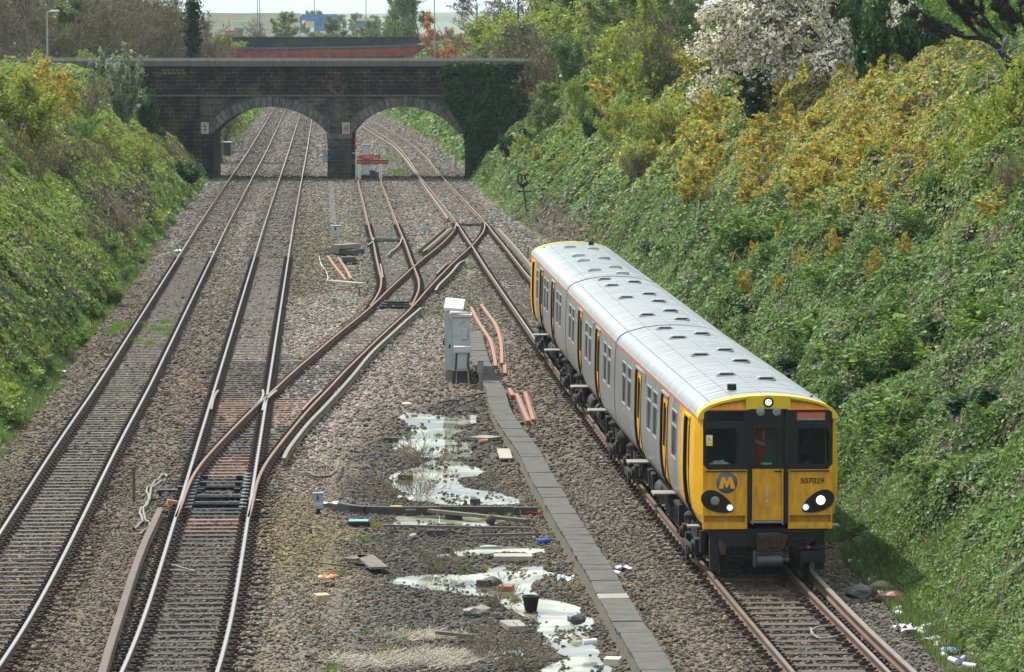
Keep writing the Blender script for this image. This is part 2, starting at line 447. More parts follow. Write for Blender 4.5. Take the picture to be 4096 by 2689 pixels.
# ---- loose rail pieces: third rails, check rails, boards
def rail_thing(px, label, cat='conductor rail', name='conductor_rail', mats=None, z=.05, guard=None, w=1.0, group=None, yfix=None):
    w3 = [P(x, y, z) for x, y in px]; pts = spline(w3, .8)
    mb = MB(); prof = [(-.055*w, -.17), (.055*w, -.17), (.05*w, -.145), (.022, -.125), (.022, -.05), (.052*w, -.035), (.052*w, -.006), (.04*w, 0), (-.04*w, 0), (-.052*w, -.006), (-.052*w, -.035), (-.022, -.05), (-.022, -.125), (-.05*w, -.145)]
    mm = mats or [M['brown_cond'], M['steel_grey']]
    mb.sweep([(p[0], p[1], z) for p in pts], prof, 0); n = len(prof)
    for i in range(len(pts)-1): mb.m[i*n+7] = 1
    at = (pts[0][0], pts[0][1], -.2)
    root = empty(name, at); tag(root, label, cat, group)
    mb.build('rail', mm, root, rel=at)
    # insulators
    pot = [p for k, p in enumerate(pts) if k % 4 == 2]
    for p in pot[:60]:
        q = MB(); q.lathe((p[0], p[1], z-.25), [(.075, 0), (.05, .03), (.06, .05), (.045, .08)], 8)
        q.build('insulator', M['cream'], root, rel=at)
    if guard:
        for side, hh in guard:
            g = MB(); g.sweep([(p[0], p[1], z) for p in pts], [(side-.02, -.16), (side+.02, -.16), (side+.02, hh), (side-.02, hh)], 0)
            g.build('guard_board', M['timber_guard'], root, rel=at)
    return root
M['cream'] = mat('white porcelain', (.45, .42, .38), .5)
M['timber_guard'] = mat('weathered guard timber', (.15, .14, .095), .9, var=.4, scale=5, stretch=(1, .2, 1))
rail_thing([(3225, 2262), (3265, 2303), (3367, 2409), (3481, 2522), (3594, 2628), (3660, 2689), (3860, 2880)], 'raised third rail beside the track in front of the train, bottom right', z=.06, mats=[M['rail_side'], M['steel_grey']])
rail_thing([(641, 2030), (612, 2095), (579, 2165), (530, 2297), (481, 2451), (432, 2604), (408, 2689), (370, 2800)], 'brown third rail left of the second track near the bottom edge', z=.06, w=1.3, mats=[M['rail_side'], M['brown_cond']])
rail_thing([(1790, 874), (1784, 862), (1746, 811), (1707, 757), (1677, 711), (1646, 669), (1615, 628), (1573, 585), (1515, 548), (1446, 504)], 'grey third rail along the left of the curving track at the bridge', mats=[M['rail_side'], M['dull_top']])
rail_thing([(2300, 1290), (2200, 1155), (2124, 1061), (2075, 1003), (2030, 953), (1992, 912)], 'third rail with slatted guard boards ending behind the train', guard=[(-.13, .03)], mats=[M['rail_side'], M['steel_grey']])
rail_thing([(1135, 1832), (1150, 1800), (1182, 1755), (1236, 1688), (1298, 1624), (1402, 1510), (1488, 1407), (1575, 1326), (1632, 1274), (1684, 1230)], 'long grey third rail along the right side of the crossover', mats=[M['timber_guard'], M['steel_grey']])
rail_thing([(1742, 1160), (1755, 1140), (1805, 1090), (1837, 1052), (1859, 1040)], 'short grey third rail right of the crossover near its far end', mats=[M['rail_side'], M['steel_grey']])
rail_thing([(1692, 1005), (1740, 965), (1799, 913)], 'short third rail between mossy guard boards left of the crossover', guard=[(-.2, .08), (.2, .06)], mats=[M['rail_side'], M['steel_grey']])
def check_rail(px, label, z=0, mats=None, name='check_rail', cat='check rail'):
    w3 = [P(x, y, z) for x, y in px]; mb = rail_mb(spline(w3, .6), z)
    return mb.thing(name, mats or [M['rail_side'], M['steel_grey']], label, cat)
check_rail([(845, 1636), (852, 1600), (862, 1575), (873, 1560)], 'short grey check rail inside the left rail of the second track')
check_rail([(1208, 1640), (1245, 1600), (1285, 1562)], 'dark check rail left of the right crossover rail near the frog')
check_rail([(1106, 1560), (1082, 1580), (1062, 1600), (1050, 1640)], 'silver wing rail right of the frog where the crossover crosses', mats=[M['rail_side'], M['rail_top']])
check_rail([(1051, 1558), (1053, 1578), (1040, 1602), (1010, 1632)], 'bright wing rail left of the frog on the second track', mats=[M['rail_side'], M['rail_top']])
check_rail([(1745, 1095), (1770, 1070), (1788, 1053)], 'rusty check rail beside the far end of the crossover')
check_rail([(1522, 1055), (1527, 1080), (1531, 1110)], 'check rail inside the left siding rail')
check_rail([(1495, 950), (1492, 962), (1482, 972), (1470, 980)], 'curled catch point blade left of the siding', mats=[M['rail_side'], M['dull_top']])
check_rail([(1609, 945), (1601, 970), (1586, 990), (1562, 1008), (1553, 1020)], 'curled catch point blade inside the siding', mats=[M['rail_side'], M['dull_top']])
check_rail([(1830, 905), (1828, 897), (1822, 890)], 'stub of wing rail at the far crossover toe')
# point machinery: slide plates, stretcher bars
def point_gear(pxl, pxr, y0, y1, label, nrows=10, bars=(0, 3, 7)):
    "stretcher bars and slide plates between two rails, pixels of the near left and right ends"
    a0, a1 = P(*pxl, -.15), P(*pxr, -.15); root = empty('point_machinery', (a0.x, a0.y, -.2)); tag(root, label, 'point machinery')
    rl = root.location
    for k in range(nrows):
        y = a0.y + k*.68
        for x, s in ((TX('2', 0, y) if pxl[1] > 1500 else TX('c' if pxl[0] < 1700 else '3', 0, y), 1), (TX('2', 1, y) if pxl[1] > 1500 else TX('c' if pxl[0] < 1700 else '3', 1, y), -1)):
            if np.isnan(x): continue
            MB().box((float(x)+s*.17, y, -.115), (.15, .12, .03)).build('slide_plate', M['sheen_paint'], root, rel=rl)
            if k % 2: MB().box((float(x)+s*.36, y, -.12), (.14, .1, .08)).build('slide_chair', M['black_grease'], root, rel=rl)
    for k in bars:
        y = a0.y + k*.68 + .34
        xl = float(TX('2', 0, y) if pxl[1] > 1500 else TX('c' if pxl[0] < 1700 else '3', 0, y)); xr = xl+1.5
        MB().tube((xl+.08, y, -.1), (xr-.08, y, -.1), .03).box(((xl+xr)/2, y+.1, -.13), (1.1, .16, .05)).build('stretcher_bar', M['black_grease'], root, rel=rl)
    return root
point_gear((735, 2035), (968, 2035), 0, 0, 'greasy black stretcher bars and silver slide plates of the near points', 11, (0, 2, 5))
point_gear((1480, 1236), (1650, 1236), 0, 0, 'dark stretcher bars of the points where the siding joins', 7, (0, 2, 4))
point_gear((1830, 905), (1940, 905), 0, 0, 'dark stretcher bars of the farthest points by the third rail', 5, (0, 1))
p = P(1490, 958, -.12); mb = MB()
mb.box((p.x+.8, p.y, -.1), (2.1, .3, .06)).box((p.x+.8, p.y-1.6, -.1), (2.1, .35, .07)); mb.thing('stretcher_bar', M['black_grease'], 'pair of dark bars across the siding at its catch points', 'stretcher bar')

# ================================================================== PUDDLES
def zpx(pts, s=1.314, o=(1100, 1500)): return [(x/s+o[0], y/s+o[1]) for x, y in pts]
ZW = ZY + .012
def wob(pts, amp, seed, step=.22):
    out = []; n = len(pts)
    for i in range(n):
        a, b_ = pts[i], pts[(i+1) % n]; L_ = math.hypot(b_[0]-a[0], b_[1]-a[1]); k = max(1, int(L_/step))
        for j in range(k):
            t = j/k; x = a[0]+(b_[0]-a[0])*t; y = a[1]+(b_[1]-a[1])*t
            x += amp*(float(vnoise(x*2.3+seed, y*1.2))-.5) + amp*.7*(float(vnoise(x*7+seed, y*4))-.5)
            y += amp*3*(float(vnoise(x*2.1+50+seed, y*1.1))-.5)
            out.append((x, y))
    return out
PUD = [
 zpx([(670, 200), (800, 205), (900, 212), (1060, 212), (1090, 235), (1010, 262), (960, 300), (930, 340), (1040, 372), (1030, 420), (960, 446), (860, 442), (740, 430), (650, 392), (595, 335), (670, 320), (705, 290), (655, 230)]),
 zpx([(640, 505), (740, 490), (830, 452), (960, 458), (1090, 512), (980, 545), (960, 580), (1080, 605), (1290, 655), (1260, 682), (900, 678), (700, 652), (605, 590), (595, 540)]),
 zpx([(610, 750), (820, 745), (1150, 752), (1320, 745), (1330, 765), (1060, 790), (640, 790)]),
 zpx([(930, 935), (1100, 900), (1390, 902), (1400, 930), (1160, 940), (960, 960)]),
 zpx([(600, 1085), (620, 1062), (760, 1050), (950, 1045), (1100, 1040), (1190, 1000), (1380, 1010), (1400, 1038), (1460, 1050), (1360, 1080), (1330, 1125), (1390, 1170), (1500, 1190), (1620, 1220), (1650, 1290), (1640, 1360), (1680, 1480), (1770, 1562), (1790, 1640), (1370, 1640), (1380, 1562), (1530, 1500), (1440, 1420), (1380, 1310), (1250, 1240), (1130, 1160), (860, 1140), (680, 1120), (610, 1100)]),
]
mw, nt, b = nodes('puddle water'); L = nt.links
b.inputs['Base Color'].default_value = (.09, .085, .06, 1); b.inputs['Roughness'].default_value = .04; b.inputs['IOR'].default_value = 1.33; b.inputs['Specular IOR Level'].default_value = 1.0
tc = N(nt, 'ShaderNodeTexCoord'); n1 = N(nt, 'ShaderNodeTexNoise'); n1.inputs['Scale'].default_value = 5; L.new(tc.outputs['Object'], n1.inputs['Vector'])
bp = N(nt, 'ShaderNodeBump'); bp.inputs['Strength'].default_value = .04; bp.inputs['Distance'].default_value = .01; L.new(n1.outputs['Fac'], bp.inputs['Height']); L.new(bp.outputs[0], b.inputs['Normal'])
n2 = N(nt, 'ShaderNodeTexNoise'); n2.inputs['Scale'].default_value = 1.2; n2.inputs['Detail'].default_value = 10; L.new(tc.outputs['Object'], n2.inputs['Vector'])
cr = N(nt, 'ShaderNodeValToRGB'); cr.color_ramp.elements[0].position = .45; cr.color_ramp.elements[1].position = .62
cr.color_ramp.elements[0].color = (.14, .13, .10, 1); cr.color_ramp.elements[1].color = (.42, .44, .30, 1); L.new(n2.outputs['Fac'], cr.inputs[0]); L.new(cr.outputs[0], b.inputs['Base Color'])  # murky weed tones, lightened so the colour helps imitate the white sky reflection
PUDW = []
for i, pp in enumerate(PUD):
    w = wob([(P(x, y, ZW).x, P(x, y, ZW).y) for x, y in pp], .22, i*13.7); PUDW.append(w)
    mb = MB(); mb.add([(x, y, ZW) for x, y in w], [tuple(range(len(w)))])
    o = mb.build('water', mw); tag(o, kind='structure')

# ================================================================== GROUND
BL = [ # photo x, y, radius x, y, colour, weight : patches of fresh, mossy and rusty ballast
 (1500, 1400, 330, 170, (.27, .228, .205), 1.2), (1250, 1700, 150, 250, (.27, .228, .205), 1.2), (1350, 1560, 160, 120, (.28, .235, .212), 1),
 (1250, 1290, 130, 120, (.27, .232, .208), 1), (1700, 1010, 160, 120, (.25, .22, .2), .8), (1390, 1210, 120, 60, (.27, .232, .208), 1), (1950, 960, 110, 80, (.25, .22, .2), .8), (1720, 1330, 140, 60, (.27, .232, .208), 1),
 (1270, 1050, 90, 170, (.12, .11, .06), 1.4), (1440, 1030, 120, 160, (.17, .16, .11), 1), (1620, 1110, 110, 60, (.2, .18, .13), 1),
 (1880, 1180, 150, 160, (.15, .14, .095), 1), (1330, 1480, 90, 30, (.14, .13, .06), 1),
 (1230, 2150, 160, 250, (.2, .165, .09), 1.4), (1000, 2550, 260, 200, (.2, .17, .13), 1), (1500, 2500, 300, 120, (.13, .12, .10), 1),
 (1000, 1580, 190, 90, (.19, .12, .08), 1.0), (880, 2100, 120, 80, (.12, .075, .05), .8), (2500, 1800, 260, 400, (.15, .138, .112), 1.2),
 (3400, 2600, 300, 200, (.11, .10, .09), 1.5), (2050, 1050, 60, 200, (.2, .18, .16), .6),
]
def bcol(X, Y):
    X = np.asarray(X, float); Y = np.asarray(Y, float)
    px, py = to_px(X, Y, -.2)
    wx = (fbm(X*.6, Y*.25, 3)-.5); wy = (fbm(X*.6+40, Y*.25+9, 3)-.5)
    D = Y
    base = np.zeros(X.shape+(3,)); base[...] = (.138, .112, .083)
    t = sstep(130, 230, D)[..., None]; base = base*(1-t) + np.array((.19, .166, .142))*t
    # dark dust and rust hug the rails
    sw = np.full(X.shape, 1e-3); acc = base*1e-3 + base*.55; sw = sw + .55
    for cx, cy, rx, ry, c, wgt in BL:
        k = np.exp(-(((px-cx)/rx+wx*1.6)**2 + ((py-cy)/ry+wy*1.6)**2)*1.3)*wgt*1.8
        acc = acc + np.array(c)*k[..., None]; sw = sw + k
    c = acc/sw[..., None]
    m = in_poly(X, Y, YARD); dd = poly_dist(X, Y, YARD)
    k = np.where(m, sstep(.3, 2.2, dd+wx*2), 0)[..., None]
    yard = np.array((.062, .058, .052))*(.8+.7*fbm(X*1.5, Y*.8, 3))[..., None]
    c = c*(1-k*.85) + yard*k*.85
    f = (.82+.36*fbm(X*.35+3, Y*.12, 4))[..., None]
    c = c*f
    for n in '12c3s':
        ys, a, b_ = TR[n]
        inside = (Y > ys[0]) & (Y < ys[-1]); 
        cc = (np.interp(Y, ys, a)+np.interp(Y, ys, b_))/2
        d = np.abs(X-cc)
        near = np.exp(-((d-.75)/.28)**2)*inside
        c = c*(1-.42*near[..., None]) + np.array((.12, .07, .045))*.42*near[..., None]
        if n in '12': c = c*(1-.25*((d < .8) & inside))[..., None]
    return np.clip(c, 0, 1)
ys = np.concatenate([np.arange(30, 130, .6), np.arange(130, 300, 1.2), np.arange(300, 700, 4), np.array([720, 780, 900, 1200, 1800, 2600, 4000, 6500])])
xs = np.concatenate([[-5000, -1500, -500, -200, -110], np.arange(-70, -34, 2.5), np.arange(-34, 26, .45), np.arange(26, 70, 2.5), [110, 200, 500, 1500, 5000]])
XX, YY = np.meshgrid(xs, ys); ZZ = gz(XX, YY)
nx, ny = len(xs), len(ys)
idx = np.arange(nx*ny).reshape(ny, nx)
Fq = np.stack([idx[:-1, :-1], idx[:-1, 1:], idx[1:, 1:], idx[1:, :-1]], -1).reshape(-1, 4)
u = XX + .044*YY; dl = -u-7.9; dr = XX-toeR(YY)
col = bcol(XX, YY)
soil = np.zeros(XX.shape+(3,)); soil[...] = (.035, .028, .018)
grass = np.zeros(XX.shape+(3,)); grass[...] = (.065, .10, .028)
nn = fbm(XX*.5, YY*.3, 3)
kg = (sstep(.42, .55, nn))[..., None]
so = soil*(1-kg)+grass*kg
k = sstep(-.3, .5, np.maximum(dl, dr) + (nn-.5)*1.5)[..., None]
col = col*(1-k)+so*k
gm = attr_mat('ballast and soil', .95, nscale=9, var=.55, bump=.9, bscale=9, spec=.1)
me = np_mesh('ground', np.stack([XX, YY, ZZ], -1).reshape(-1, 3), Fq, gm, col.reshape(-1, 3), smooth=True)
tag(obj_of(me, 'ground'), kind='structure')

# ---- trough shape first, stones keep off it
TRO = zpx([(1100, -10), (1158, 78), (1190, 185), (1240, 270), (1310, 360), (1355, 440), (1410, 545), (1445, 600), (1500, 700), (1585, 835), (1660, 960), (1690, 1000), (1770, 1150), (1860, 1305), (1935, 1420), (1985, 1505), (2025, 1575), (2120, 1730)])
TRO = [(1893, 1325), (1912, 1400), (1935, 1470)] + TRO[1:]
ZT = -.03
TROW = spline([P(x, y, ZT) for x, y in TRO], .5)

# ---- stones (nobody could count them)
def stone_mesh(seed):
    r = np.random.default_rng(seed)
    import bmesh
    bm = bmesh.new(); bmesh.ops.create_icosphere(bm, subdivisions=1, radius=1)
    for v in bm.verts:
        v.co *= 1 + r.uniform(-.28, .22)
    s = (1, r.uniform(.6, .85), r.uniform(.45, .62))
    for v in bm.verts: v.co = Vector((v.co.x*s[0], v.co.y*s[1], v.co.z*s[2]))
    me = bpy.data.meshes.new('stone'); bm.to_mesh(me); bm.free(); return me
mstone = attr_mat('ballast stone', .85, inst=True, spec=.35)
def scatter(name, pts, rots, scl, cols, me, mat_, label_kind='stuff'):
    "points carry rotation, size and colour; geometry nodes put one small mesh on each"
    pm = bpy.data.meshes.new(name); pm.vertices.add(len(pts)); pm.vertices.foreach_set('co', np.asarray(pts, np.float32).ravel())
    a = pm.attributes.new('rot', 'FLOAT_VECTOR', 'POINT'); a.data.foreach_set('vector', np.asarray(rots, np.float32).ravel())
    a = pm.attributes.new('scl', 'FLOAT', 'POINT'); a.data.foreach_set('value', np.asarray(scl, np.float32))
    a = pm.attributes.new('col', 'FLOAT_COLOR', 'POINT'); c4 = np.ones((len(pts), 4), np.float32); c4[:, :3] = cols; a.data.foreach_set('color', c4.ravel())
    o = obj_of(pm, name); o['kind'] = 'stuff'
    src = bpy.data.objects.new(name+'_piece', me); me.materials.clear(); me.materials.append(mat_)
    ng = bpy.data.node_groups.new(name, 'GeometryNodeTree'); ng.interface.new_socket('Geometry', in_out='INPUT', socket_type='NodeSocketGeometry'); ng.interface.new_socket('Geometry', in_out='OUTPUT', socket_type='NodeSocketGeometry')
    gi = ng.nodes.new('NodeGroupInput'); go = ng.nodes.new('NodeGroupOutput')
    iop = ng.nodes.new('GeometryNodeInstanceOnPoints'); ob = ng.nodes.new('GeometryNodeObjectInfo'); ob.inputs[0].default_value = src
    na = ng.nodes.new('GeometryNodeInputNamedAttribute'); na.data_type = 'FLOAT_VECTOR'; na.inputs[0].default_value = 'rot'
    nb = ng.nodes.new('GeometryNodeInputNamedAttribute'); nb.data_type = 'FLOAT'; nb.inputs[0].default_value = 'scl'
    ng.links.new(gi.outputs[0], iop.inputs['Points']); ng.links.new(ob.outputs['Geometry'], iop.inputs['Instance'])
    ng.links.new(na.outputs[0], iop.inputs['Rotation']); ng.links.new(nb.outputs[0], iop.inputs['Scale']); ng.links.new(iop.outputs[0], go.inputs[0])
    md = o.modifiers.new('gn', 'NODES'); md.node_group = ng
    return o
SB = np.array(SLEEPBOX); SB = SB[np.argsort(SB[:, 2])]
def on_sleeper(X, Y):
    r = np.zeros(len(X), bool)
    for off in range(-3, 4):
        k = np.clip(np.searchsorted(SB[:, 2], Y)+off, 0, len(SB)-1)
        s = SB[k]; yy = s[:, 2] + .044*(X-(s[:, 0]+s[:, 1])/2)
        r |= (X > s[:, 0]+.3) & (X < s[:, 1]-.3) & (np.abs(Y-yy) < .12)
    return r
def on_sleeper2(X, Y):
    r = np.zeros(len(X), bool)
    for off in range(-3, 4):
        k = np.clip(np.searchsorted(SB[:, 2], Y)+off, 0, len(SB)-1); s = SB[k]
        r |= (((X > s[:, 0]-.05) & (X < s[:, 0]+.32)) | ((X > s[:, 1]-.32) & (X < s[:, 1]+.05))) & (np.abs(Y-s[:, 2]) < .16)
    return r
def stones(name, y0, y1, dens, size, seed):
    r = np.random.default_rng(seed)
    W = y1*.2+8; n = int((y1-y0)*W*2*dens)
    X = r.uniform(-W, W, n); Y = r.uniform(y0, y1, n)
    px, py = to_px(X, Y, -.2); u = X+.044*Y
    keep = (px > -250) & (px < 4350) & (py < 2850) & (-u-7.9 < 1.0*r.random(n)) & (X-toeR(Y) < 1.0*r.random(n))
    X, Y = X[keep], Y[keep]
    sl = on_sleeper(X, Y); onrail = np.zeros(len(X), bool)
    for n_ in '12c3s':
        yy, a, b_ = TR[n_]
        for q in (a, b_):
            onrail |= (np.abs(X-np.interp(Y, yy, q)) < .09) & (Y > yy[0]) & (Y < yy[-1])
    t1 = np.abs(X-(np.interp(Y, TR['1'][0], TR['1'][1])+np.interp(Y, TR['1'][0], TR['1'][2]))/2) < 1.5
    sl |= onrail
    keep = (~sl) | (r.random(len(X)) < np.where(t1, .08, .3)*np.where(onrail, 0, 1))
    tx = np.interp(Y, TROW[::-1, 1], TROW[::-1, 0]); keep &= ~((np.abs(X-tx) < .27) & (Y < TROW[0, 1]))
    for w in PUDW:
        keep &= ~(in_poly(X, Y, w) & (r.random(len(X)) > np.where(fbm(X*2.2, Y*.9+3, 3) > .60, .5, .015)))
    X, Y = X[keep], Y[keep]; n = len(X)
    tr = np.zeros(n, bool)     # stones fill the cribs between sleepers
    for n_ in '12c3s':
        yy, a, b_ = TR[n_]; cc = (np.interp(Y, yy, a)+np.interp(Y, yy, b_))/2; tr |= (np.abs(X-cc) < 1.4) & (Y > yy[0]) & (Y < yy[-1])
    Z = gz(X, Y) + r.uniform(-.25, .55, n)*size + np.where(tr, .012, 0)
    S = size*r.uniform(.5, 1.25, n)*(1+.4*(r.random(n) < .08))
    c = bcol(X, Y)*(r.uniform(.35, 1.0, n) + .9*(r.random(n)**4))[:, None]*1.15; hue = r.uniform(-.1, .1, n)
    c[:, 0] *= 1+hue; c[:, 2] *= 1-hue
    ro = np.stack([r.normal(0, .35, n), r.normal(0, .35, n), r.uniform(0, 6.28, n)], -1)
    ends = on_sleeper2(X, Y); Z = Z + np.where(ends, .045, 0)
    g = np.stack([X, Y, Z], -1)
    for q in range(2):
        m = (np.arange(n) % 2) == q
        scatter(name, g[m], ro[m], S[m], c[m], stone_mesh(seed*10+q), mstone)
    return n
print('stones', stones('ballast', 58, 100, 150, .043, 1), stones('ballast', 100, 175, 48, .068, 2), stones('ballast', 175, 330, 19, .082, 3), stones('ballast', 330, 560, 7, .12, 4))
# ================================================================== TRAIN
SC = .955
M['silver'] = mat('grey silver bodyside paint', (.29, .305, .315), .42, .25, var=.08, scale=2.2, bump=.03, stretch=(1, 1.5, .35), coat=.3, dirt=(.19, .185, .17))
M['roof'] = mat('aluminium roof', (.46, .48, .485), .36, .6, var=.12, scale=2.2, bump=.16, bscale=6, stretch=(.35, 2.2, 1), dirt=(.27, .28, .275))
M['yellow'] = mat('yellow train paint', (.82, .42, .004), .42, var=.10, scale=2.5, bump=.02, coat=.3)
M['yellow_dirty'] = mat('grimy yellow train paint', (.74, .37, .006), .5, var=.10, scale=4.5, bump=.03, stretch=(1.6, 1, .45), dirt=(.42, .20, .012))
M['yellow_lemon'] = mat('lemon yellow cab rim', (.66, .47, .015), .45, var=.12, scale=3, bump=.02)
M['black'] = mat('black gloss paint', (.008, .008, .009), .25, var=.3, bump=0)
M['matt_black'] = mat('matt black', (.008, .008, .008), .7, var=.4, scale=8)
M['grime'] = mat('brake dust grime', (.024, .02, .017), .85, .1, var=.45, scale=7)
M['orange'] = mat('orange cantrail line', (.85, .16, .02), .5, var=.05, bump=0)
M['door_orange'] = mat('orange yellow door paint', (.78, .36, .015), .4, var=.1, bump=.02)
M['frame_alu'] = mat('bright aluminium window frame', (.55, .56, .56), .35, .6, var=.06, bump=0)
M['logo_grey'] = mat('logo grey', (.12, .14, .15), .5, var=.06, bump=0)
M['glass'] = mat('dark side glass', (.012, .014, .015), .14, var=.9, scale=4, bump=.6, bscale=7, spec=.06)
M['tread'] = mat('worn tread plate', (.26, .25, .235), .6, .4, var=.2, scale=12, bump=.5, bscale=90)
M['lens'] = mat('pale lamp lens', (.22, .225, .22), .25, var=.5, scale=14, bump=.4, bscale=40, spec=.5)
def emis(name, col, e, base=(.6, .6, .6)):
    m, nt, b = nodes(name); b.inputs['Base Color'].default_value = (*base, 1); b.inputs['Emission Color'].default_value = (*col, 1); b.inputs['Emission Strength'].default_value = e; return m
M['lit'] = emis('lit headlight', (1, .90, .68), 1.6); M['led'] = emis('white led', (.75, .9, 1), 1.6)
M['rust_iron'] = mat('rusty coupler iron', (.06, .032, .024), .8, .2, var=.4, scale=10)
mg, nt, b = nodes('cab glass'); L = nt.links
b.inputs['Base Color'].default_value = (.02, .025, .025, 1); b.inputs['Roughness'].default_value = .05; b.inputs['Specular IOR Level'].default_value = .6
tr = N(nt, 'ShaderNodeBsdfTransparent'); tr.inputs[0].default_value = (.75, .8, .78, 1); mx = N(nt, 'ShaderNodeMixShader'); mx.inputs[0].default_value = .22
L.new(tr.outputs[0], mx.inputs[1]); L.new(b.outputs[0], mx.inputs[2]); L.new(mx.outputs[0], nt.nodes['Material Output'].inputs[0]); M['cab_glass'] = mg

PROF = [(1.10, .93), (1.20, 1.02), (1.275, 1.18), (1.31, 1.38), (1.33, 1.62), (1.335, 1.82), (1.332, 2.05), (1.325, 2.44), (1.315, 2.72), (1.30, 2.86), (1.285, 2.955)]
def halfw(z): return float(np.interp(z, [p[1] for p in PROF], [p[0] for p in PROF]))
ROOF = [(1.285, 2.965), (1.265, 3.04), (1.20, 3.13), (1.08, 3.205), (.9, 3.265), (.65, 3.325), (.35, 3.365), (0, 3.38)]
WZ = (1.82, 2.72); DZ = (.96, 2.84)
CL = 18.72
def side(mb, sgn, ops, s0, s1, colour):
    "body side as a skin on the profile with real openings; colour(s) gives the material"
    S = sorted(set([s0, s1] + [v for o in ops for v in o[:2]] + [b_ for b_ in colour[1] if s0 < b_ < s1] + list(np.arange(s0, s1, 1.2))))
    Z = sorted(set([p[1] for p in PROF] + [WZ[0], WZ[1], DZ[0], DZ[1]]))
    for i in range(len(S)-1):
        sm = (S[i]+S[i+1])/2
        if S[i+1]-S[i] < 1e-6: continue
        for j in range(len(Z)-1):
            zm = (Z[j]+Z[j+1])/2
            if any(o[0] < sm < o[1] and o[2] < zm < o[3] for o in ops): continue
            v = [(sgn*halfw(z), s, z) for s, z in ((S[i], Z[j]), (S[i+1], Z[j]), (S[i+1], Z[j+1]), (S[i], Z[j+1]))]
            mb.add(v, [(0, 1, 2, 3) if sgn < 0 else (3, 2, 1, 0)], colour[0](sm), True)
    for o in ops:      # reveals
        z0, z1 = o[2], o[3]; zs = [z for z in Z if z0 <= z <= z1]; dep = .085 if o[4] == 'door' else .03
        for s in o[:2]:
            for j in range(len(zs)-1):
                a, b_ = halfw(zs[j]), halfw(zs[j+1])
                mb.add([(sgn*a, s, zs[j]), (sgn*b_, s, zs[j+1]), (sgn*(b_-dep), s, zs[j+1]), (sgn*(a-dep), s, zs[j])], [(0, 1, 2, 3)], 1 if o[4] == 'door' else 0)
        for z in (z0, z1):
            a = halfw(z); mb.add([(sgn*a, o[0], z), (sgn*a, o[1], z), (sgn*(a-dep), o[1], z), (sgn*(a-dep), o[0], z)], [(0, 1, 2, 3)], 1 if o[4] == 'door' else 0)
def curved_panel(mb, sgn, s0, s1, z0, z1, dep, m=0, hole=None):
    zs = sorted(set([z0, z1] + [p[1] for p in PROF if z0 < p[1] < z1] + ([hole[2], hole[3]] if hole else [])))
    ss = [s0, s1] if not hole else [s0, hole[0], hole[1], s1]
    for i in range(len(ss)-1):
        for j in range(len(zs)-1):
            if hole and hole[0] <= ss[i] < hole[1] and hole[2] <= zs[j] < hole[3]: continue
            v = [(sgn*(halfw(z)-dep), s, z) for s, z in ((ss[i], zs[j]), (ss[i+1], zs[j]), (ss[i+1], zs[j+1]), (ss[i], zs[j+1]))]
            mb.add(v, [(0, 1, 2, 3) if sgn < 0 else (3, 2, 1, 0)], m, True)
def add_window(par, sgn, s0, s1, z0=WZ[0], z1=WZ[1], transom=2.44, frame='frame_alu'):
    g = MB(); curved_panel(g, sgn, s0, s1, z0, z1, .028); w = g.build('window', M['glass'], par)
    f = MB(); t = .022
    zm = (z0+z1)/2
    def strip(sa, sb, za, zb, pr=.012):
        a, b_ = sgn*(halfw(za)+pr), sgn*(halfw(zb)+pr); c, d = sgn*(halfw(za)-.02), sgn*(halfw(zb)-.02)
        f.add([(a, sa, za), (a, sb, za), (b_, sb, zb), (b_, sa, zb), (c, sa, za), (c, sb, za), (d, sb, zb), (d, sa, zb)],
              [(0, 1, 2, 3), (7, 6, 5, 4), (0, 4, 5, 1), (1, 5, 6, 2), (2, 6, 7, 3), (3, 7, 4, 0)], 0)
    strip(s0-t, s0+.012, z0+.03, z1-.03); strip(s1-.012, s1+t, z0+.03, z1-.03); strip(s0+.02, s1-.02, z0-t, z0+.01); strip(s0+.02, s1-.02, z1-.01, z1+t)
    for sa in (s0-t*.4, s1-.03): # rounded corners
        strip(sa, sa+.045, z0-.02, z0+.04, .010); strip(sa, sa+.045, z1-.04, z1+.02, .010)
    if transom: strip(s0+.012, s1-.012, transom-.025, transom+.025, .004)
    f.build('window_frame', M[frame], par)
    return w
